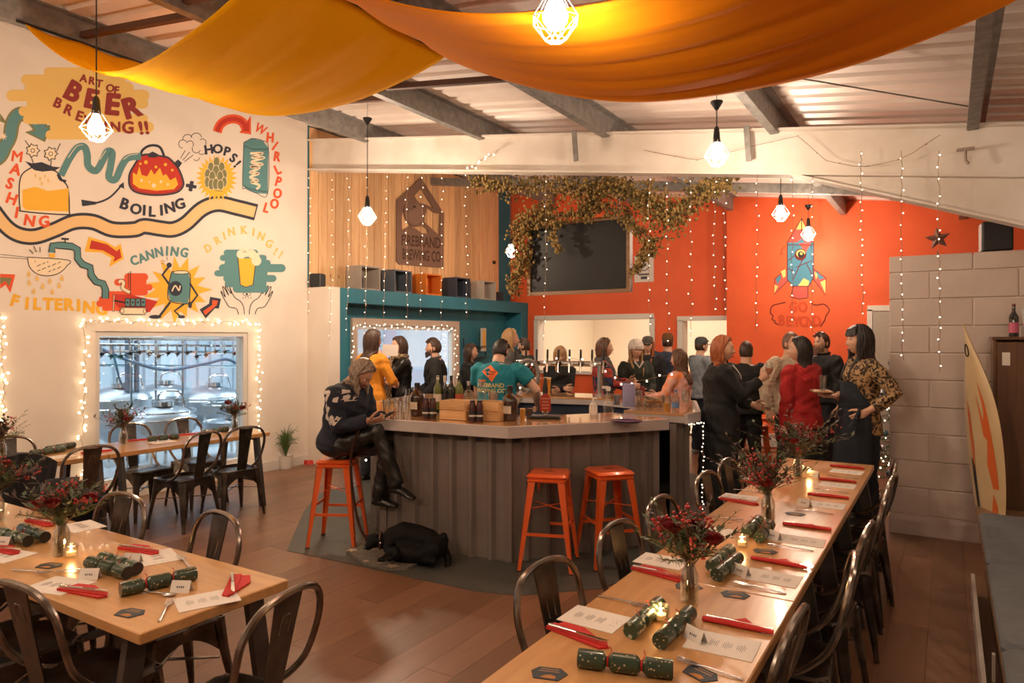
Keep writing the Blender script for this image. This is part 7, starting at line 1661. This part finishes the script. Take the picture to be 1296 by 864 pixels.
# --- guests, from left to right
x, y = at_px(470, 8.3); I = person('person with long dark hair in an orange t-shirt standing by the lit window', (x,y), 40, 1.80, SKIN, True, 'tee', F_ora, F_tan, hem=.84, sleeve=.62, hair=('long',H_dbr,.30), aR=(.10,.26,1.12), aL=(-.05,.27,1.08), pR=(.6,-.4,-.4), pL=(-.6,-.4,-.4), glasses=True, hyaw=-.1, w_=1.08)
x, y = at_px(507, 8.9); I = person('person in a black leather jacket and beige checked scarf beside the orange t-shirt', (x,y), -120, 1.72, SKIN, True, 'jacket', F_leather, F_blk, hem=.84, hair=('long',H_dbr,.22), aR=(.30,.10,.98), pR=(.9,-.3,0), aL=(-.06,.30,1.44), pL=(-.3,0,-.9))
q = MB(); up = I['up']; Pl = plaid('beige_check', (.42,.30,.16), (.10,.07,.05), (.6,.45,.3), 22)
q.tube([up((.09*math.cos(a),.085*math.sin(a)+.01,1.45)) for a in np.linspace(0,2*PI,20,endpoint=False)], .034, 8, closed=True); q.tube(smoothpath([up((-.05,.12,1.44)),up((-.06,.165,1.3)),up((-.07,.165,1.1)),up((-.06,.16,.9))],4), [(.05,.014)]*13, 8, up=(0,1,0)); q.tube(smoothpath([up((.05,.12,1.44)),up((.03,.170,1.25)),up((.02,.165,1.05)),up((.03,.16,.85))],4), [(.05,.014)]*13, 8, up=(0,1,0)); q.build('scarf', Pl, I['t'])
p = PT(494,443,8.55); q = MB(); q.box((0,0,0),(.19,.004,.14)); o = q.build('paper_sheet', M_paper, smooth=0); o.location = p; o.rotation_euler = (.0,.05,TH+.3); tag(o, 'white paper sheet held up before the face of the person in leather', 'paper')
x, y = at_px(551, 9.0); I = person('person with short dark hair in a black jacket, seen in profile against the bright window', (x,y), -95, 1.70, SKIN, False, 'jacket', F_blk, F_blk, hem=.80, hair=('short',H_dbr,0), aR=(.15,.22,1.0), aL=(-.2,.15,.95), beard=H_dbr, collar=F_gry)
x, y = at_px(594, 9.8); I = person('person with dark hair in black between the window and the teal t-shirt', (x,y), 100, 1.62, SKIN, True, 'sweater', F_blk, F_blk, hair=('long',H_dbr,.18), aR=(.1,.3,1.1))
x, y = at_px(644, 9.2); I = person('person with long fair hair and dark top behind the bartender', (x,y), 85, 1.82, SKIN, True, 'sweater', F_gry, F_blk, hair=('long',H_bld,.24), w_=1.1)
x, y = at_px(665, 10.6); I = person('bearded person in a dark green top by the orange wall', (x,y), -70, 1.70, SKIN, False, 'sweater', F_grn, F_blk, hair=('short',H_dbr,0), beard=H_dbr)
# bartender, seen from behind
x, y = at_px(627, 6.95); I = person('bartender in a teal t-shirt with an orange bird emblem, seen from behind', (x,y), 18, 1.72, SKIN, False, 'tee', F_teal, F_blk, hem=.84, sleeve=.6, hair=('short',H_blk,0), lean=.16, hpitch=.3, aR=(.34,.30,1.02), aL=(-.1,.36,1.08), pR=(.7,-.4,-.3), w_=1.12, vox=.012)
geo_o = [polyg([(-.005,.085),(.06,.15),(.125,.085),(.07,.0),(.05,.03),(.02,.055)]), polyg([(-.14,-.01),(-.02,-.01),(-.02,.012),(-.14,.012)])]
bk = Vector((-.01,-.5,1.255)); 
drape_print(I, I['top'], mat('print_orange', (.80,.16,.03), .8), 'orange_bird_emblem', [polyg([(-.11,.10),(-.03,.165),(.065,.09),(.01,.0),(-.04,.05)]), polyg([(-.15,.0),(-.06,.0),(-.06,.018),(-.15,.018)])], bk, (1,0,0), (0,0,1), (0,1,0), .003)
drape_print(I, I['top'], M_black, 'emblem_bird_lines', [stroke([(-.09,.10),(-.04,.12),(0,.095),(.04,.10)], .008), stroke([(-.05,.085),(.0,.075),(.03,.08)], .006)], bk, (1,0,0), (0,0,1), (0,1,0), .0045)
drape_print(I, I['top'], mat('print_yellow', (.62,.52,.22), .8), 'back_lettering', [txt2('FIREBRAND', .040, -.015, -.035), txt2('BREWING CO', .036, -.015, -.085)], bk, (1,0,0), (0,0,1), (0,1,0), .003)
x, y = at_px(708, 9.2); I = person('person with fair hair in black behind the tap rail, face hidden by the taps', (x,y), 175, 1.60, SKIN, True, 'sweater', F_blk, F_blk, hair=('fringe',H_bld,.24), aR=(-.02,.28,1.12), aL=(.04,.28,1.10), hpitch=.3)
x, y = at_px(763, 8.75); I = person('person with straight brown hair in a red and navy check shirt pointing to the right', (x,y), 95, 1.70, SKIN, True, 'shirt', plaid('red_navy_check', (.42,.05,.03), (.03,.04,.10), (.5,.3,.3), 9), F_blk, hair=('long',H_brn,.16), aR=(.18,.34,1.12), aL=(-.05,.32,1.16), curl=.6, w_=1.05)
q = MB(); q.tube([I['up']((.13,.06,1.05)),I['up']((.17,.04,1.25)),I['up']((.10,.0,1.42)),I['up']((-.02,-.08,1.44))], [(.09,.05),(.11,.05),(.09,.05),(.04,.03)], 12); o = q.build('grey_shawl', F_gry, I['t'])
x, y = at_px(820, 10.1); I = person('person in a dark cap and black jacket with long reddish hair behind the beanie', (x,y), -160, 1.72, SKIN, True, 'jacket', F_blk, F_blk, hair=('long',H_ging,.26), hat=('cap',F_gry))
x, y = at_px(804, 9.0); I = person('person in a white beanie with long fair hair, looking at the camera', (x,y), 172, 1.66, SKIN, True, 'jacket', F_grn, F_blk, hair=('long',H_bld,.36), hat=('beanie',fabric('white_knit', (.88,.80,.72), sc_=30, b=.8, bs=90)), hyaw=.05, aR=(.05,.25,1.05), aL=(-.1,.25,1.0))
q = MB(); g_ = I['up']; q.tube([g_((-.06,.15,1.44)),g_((0,.172,1.36)),g_((.06,.15,1.44))], .012, 6); q.build('pale_collar', M_paper, I['t']); 
x, y = at_px(845, 10.4); I = person('person in a brown cap and dark blue jacket facing away, near the doorway', (x,y), 10, 1.77, SKIN, False, 'jacket', F_bj, F_blk, hair=('short',H_dbr,0), hat=('cap',fabric('brown_cap', (.16,.07,.02))), aR=(.1,.28,1.1))
x, y = at_px(861, 8.0); I = person('person with long brown hair in an orange and pink top at the bar', (x,y), -50, 1.57, SKIN, True, 'blouse', mat('orange_pink_tie_dye', (.85,.24,.05), .8, col2=(.75,.42,.36), scale=5, bump=.1, bscale=100, mixlo=.42, mixhi=.58), F_blk, hair=('long',H_brn,.30), aR=(.05,.34,1.12), aL=(-.22,.32,1.10), curl=.7)
b_ = W(I, I['WL']+Vector((-.0,.09,.06))); q = MB(); q.box((0,0,0),(.05,.05,.14),bevel=.01); o = q.build('red_can', mat('can_dark_red', (.20,.03,.03), .3)); o.location = b_; tag(o, 'slim dark red can held by the person in orange and pink', 'can')
x, y = at_px(886, 10.2); I = person('person in a grey cap and pale denim shirt holding a beer by the doorway', (x,y), 70, 1.71, SKIN, False, 'shirt', F_blue, F_nav, hem=.80, hair=('short',H_dbr,0), hat=('cap',fabric('grey_cap', (.06,.07,.075))), glasses=True, aR=(.12,.28,1.13), aL=(-.1,.30,1.10), shoe=mat('trainer_white', (.3,.3,.32), .5), w_=.95)
held_glass(I, I['WR'], 'beer', 'pint held by the person in the denim shirt', (0,.09,.02))
# red-haired person in the long black coat
x, y = at_px(912, 6.55); I = person('red-haired person in a long black coat holding a glass of rose wine', (x,y), 100, 1.72, SKIN, True, 'coat', fabric('black_coat_wool', (.010,.010,.011), sc_=50), F_blk, hem=.16, hair=('long',H_ging,.17), aR=(.06,.34,1.30), aL=(-.10,.30,1.06), pR=(.3,-.3,-.9), pL=(-.3,-.3,-.9), hyaw=-.35, curl=.9, nR=(-1,0,.2), dR=(-.35,.75,.5), vox=.012, w_=1.0, deep=1.15)
held_glass(I, I['WR'], 'wine', 'stemmed glass of rose wine held by the red-haired person', (-.035,.085,.05))
q = MB(); q.tube(smoothpath([I['up']((.05,.10,1.44)),I['up']((.06,.17,1.34)),I['up']((.02,.18,1.24)),I['up']((.0,.185,1.18))],4), .004, 5); q.build('pale_necklace', M_paper, I['t'])
x, y = at_px(944, 7.9); I = person('person with cropped dark hair in black, back turned, behind the red-haired person', (x,y), 30, 1.67, SKIN, False, 'sweater', F_blk, F_blk, hair=('crop',H_dbr,0), aR=(.15,.2,1.0))
x, y = at_px(999, 7.5); I = person('person in a cream cable-knit sweater mostly hidden behind the red sweater', (x,y), 150, 1.77, SKIN, False, 'sweater', F_crm, F_blk, hair=('bald',H_sh,0), w_=1.18, aR=(.38,.05,.92), pR=(.9,0,-.3), aL=(-.28,.05,.95), vox=.013)
q = MB(); g_ = I['up']
for s in (1,-1):
    for dx in (-.03,.0,.03):
        a = I['S'][s]; e = I['E'][s]; w2 = I['WR'] if s == 1 else I['WL']; P = []
        for f in np.linspace(.1,1,20): p = a.lerp(e, f); P.append(p+Vector((dx+.006*math.sin(f*40),.075 if 1 else 0,0)))
        for f in np.linspace(.1,.9,16): p = e.lerp(w2, f); P.append(p+Vector((dx*.8+.006*math.sin(f*34),.068,0)))
        q.tube(P, .008, 5)
q.build('cable_stitch', F_crm, I['t'], kind='stuff')
x, y = at_px(1042, 8.6); I = person('person with short hair in a black hoodie standing at the orange wall', (x,y), -110, 1.77, SKIN, False, 'sweater', F_blk, F_tan, hair=('short',H_dbr,0), beard=H_sh, collar=F_blk, aR=(.15,.25,1.05))
x, y = at_px(1015, 6.75); I = person('black-haired person in a bright red sweater and black skirt, back turned', (x,y), -28, 1.71, SKIN, True, 'sweater', F_red, F_blk, 'skirt', hem=.83, hair=('long',H_blk,.20), hyaw=.75, aR=(.24,.14,.86), aL=(-.22,.02,.83), pR=(.9,.0,-.2), w_=1.12, vox=.012)
x, y = at_px(1091, 6.02); I = person('person with long dark hair in a leopard print shirt and dark apron, hand on hip', (x,y), -88, 1.81, SKIN, True, 'blouse', leopard(), fabric('navy_trousers', (.010,.012,.022)), 'wide', hem=.80, hair=('fringe',H_blk,.30), aL=(-.19,.05,1.02), pL=(-.5,-.9,.1), aR=(.06,.20,1.12), pR=(.5,-.6,-.4), w_=.92, vox=.012, hyaw=0.05, curl=.7, nR=(0,0,1), dR=(-.1,1,0), sleeve=.8, shoe=mat('black_trainer', (.015,.015,.015), .4))
q = MB(); g_ = lambda a, z, r: Vector((r*math.sin(a)*1.0, r*.86*math.cos(a)+.01, z)); vs = []; nn = 20
for j, (z, r) in enumerate(((1.25,.165),(1.08,.165),(.95,.195),(.75,.215),(.55,.225),(.40,.235))):
    for k in range(nn+1): a = -1.5+3.0*k/nn if z < 1.2 else -.7+1.4*k/nn; vs.append(g_(a, z, r+.012+.004*math.sin(k*1.7+j)))
q.add(vs, [(j*(nn+1)+k,j*(nn+1)+k+1,(j+1)*(nn+1)+k+1,(j+1)*(nn+1)+k) for j in range(5) for k in range(nn)]); o = q.build('apron', fabric('apron_navy', (.007,.010,.018)), I['t'], smooth=70); md = o.modifiers.new('t','SOLIDIFY'); md.thickness = .008
q = MB(); q.tube([g_(a, 1.06, .19) for a in np.linspace(0,2*PI,24,endpoint=False)], [(.006,.02)]*24, 6, closed=True, up=(0,0,1)); q.tube([(-.18,.10,1.05),(-.2,.12,.95),(-.21,.14,.84)], [(.012,.004)]*3, 6); q.tube([(-.18,.10,1.05),(-.21,.15,.97),(-.2,.20,.9)], [(.012,.004)]*3, 6); q.build('apron_string', fabric('apron_navy', (.010,.015,.024)), I['t'])
pt = W(I, I['WR']+Vector((-.02,.11,.035))); t = thing('wooden_tray', 'small wooden tray carried by the person in leopard print', 'tray', pt, TH+1.3); q = MB(); q.box((0,0,.008),(.26,.16,.016),bevel=.006); q.build('board', wood('tray_wood', (.30,.15,.07),(.4,.22,.1), .5, 'X', 3), t)
for dx, dy, l in ((-.06,.0,'left empty glass on the small wooden tray'),(.04,.02,'right empty glass on the small wooden tray')):
    o = bot('small_glass', l, 'glass', [(.022,.0),(.026,.10),(.028,.13),(.0265,.13),(.0215,.008),(.001,.008)], M_glass, 0,0, pos=pt+Vector((dx*math.cos(TH+1.3),dx*math.sin(TH+1.3),.0165))+Vector((dy,0,0)))

# ================================================================== DOG
dg_o = PZ(520,712,0); t = thing('dog', 'black dog lying on the dark floor area and fleece blanket, nose to the left', 'dog', dg_o)
R = Vector((CS,SN,0)); F_ = Vector((-SN,CS,0)); U = Vector((0,0,1)); D = lambda r, f, z: R*r+F_*f+U*z
def Dp(px, py, f): # point in picture plane at depth offset f behind the dog base
    base = (EYE*FPX/(712-HOR)); t_ = base+f; p = PT(px, py, t_); return p-dg_o
q = MB()
q.tube([Dp(484,690,.0),Dp(495,682,.04),Dp(510,677,.08),Dp(528,681,.08),Dp(543,685,.06),Dp(556,694,.02)], [.055,.085,.105,.105,.095,.08], 16)      # back and ribs
q.tube([Dp(500,697,-.02),Dp(520,702,-.02),Dp(545,706,-.02)], [.07,.085,.08], 14)                                   # belly side
q.tube([Dp(490,686,.02),Dp(480,684,.0),Dp(474,684,-.02)], [.06,.052,.05], 12)                                      # neck
q.ball(Dp(473,684,-.03), (.062,.055,.055), 14, 10); q.tube([Dp(472,686,-.04),Dp(466,691,-.07),Dp(463,694,-.09)], [.045,.032,.024], 12)      # skull, muzzle
q.tube([Dp(490,691,-.05),Dp(492,700,-.10),Dp(488,705,-.14),Dp(483,708,-.19)], [.040,.030,.024,.022], 10); q.ball(Dp(482,708,-.2), (.03,.035,.018), 10, 6)
q.tube([Dp(498,695,-.08),Dp(502,703,-.14),Dp(494,707,-.18)], [.036,.027,.022], 10); q.ball(Dp(493,707,-.19), (.03,.03,.018), 10, 6)
q.tube([Dp(556,690,.0),Dp(550,696,-.08),Dp(532,702,-.13),Dp(526,701,-.12)], [.075,.075,.055,.04], 12)     # folded thigh
q.tube([Dp(526,702,-.13),Dp(540,709,-.16),Dp(552,712,-.16)], [.038,.028,.024], 10)
q.tube([Dp(556,694,.0),Dp(562,682,.02),Dp(561,674,.02)], [.055,.04,.022], 10)                                       # raised hip
q.tube(smoothpath([Dp(558,690,.0),Dp(566,702,-.03),Dp(567,714,-.07),Dp(564,724,-.13),Dp(557,731,-.17),Dp(555,736,-.19)],3), [.034-.0012*i for i in range(16)], 8)
me = remesh(q, .011, 4); b = MB(); mesh_to(b, me)
for s, px in ((1,470),(-1,478)): pass
M_dog = mat('black_dog_fur', (.004,.0035,.0035), .65, spec=.2, bump=.5, bscale=160); dogb = b.build('body', M_dog, t, smooth=80)
for (a, c_, e_) in (((473,678,-.0),(480,681,-.05),(481,688,-.07)),((468,680,.02),(466,684,.0),(466,688,.0))): q = MB(); q.tube([Dp(*a),Dp(*c_),Dp(*e_)], [(.022,.010),(.028,.009),(.010,.005)], 8); q.build('ear', M_dog, t)
q = MB(); q.ball(Dp(462.5,693,-.105), .012, 8, 6); q.build('nose', mat('dog_nose', (.01,.01,.01), .2), t)
q = MB(); q.tube([Dp(482,684,0)+Vector((0,.0,0))+ (U*math.cos(a)+F_*math.sin(a))*.062 for a in np.linspace(0,2*PI,18,endpoint=False)], .008, 6, closed=True); q.build('collar', mat('collar_leather', (.10,.035,.02), .5), t); q = MB(); q.ball(Dp(481,687,-.07), .010, 8, 5); q.build('collar_tag', M_chrome, t)
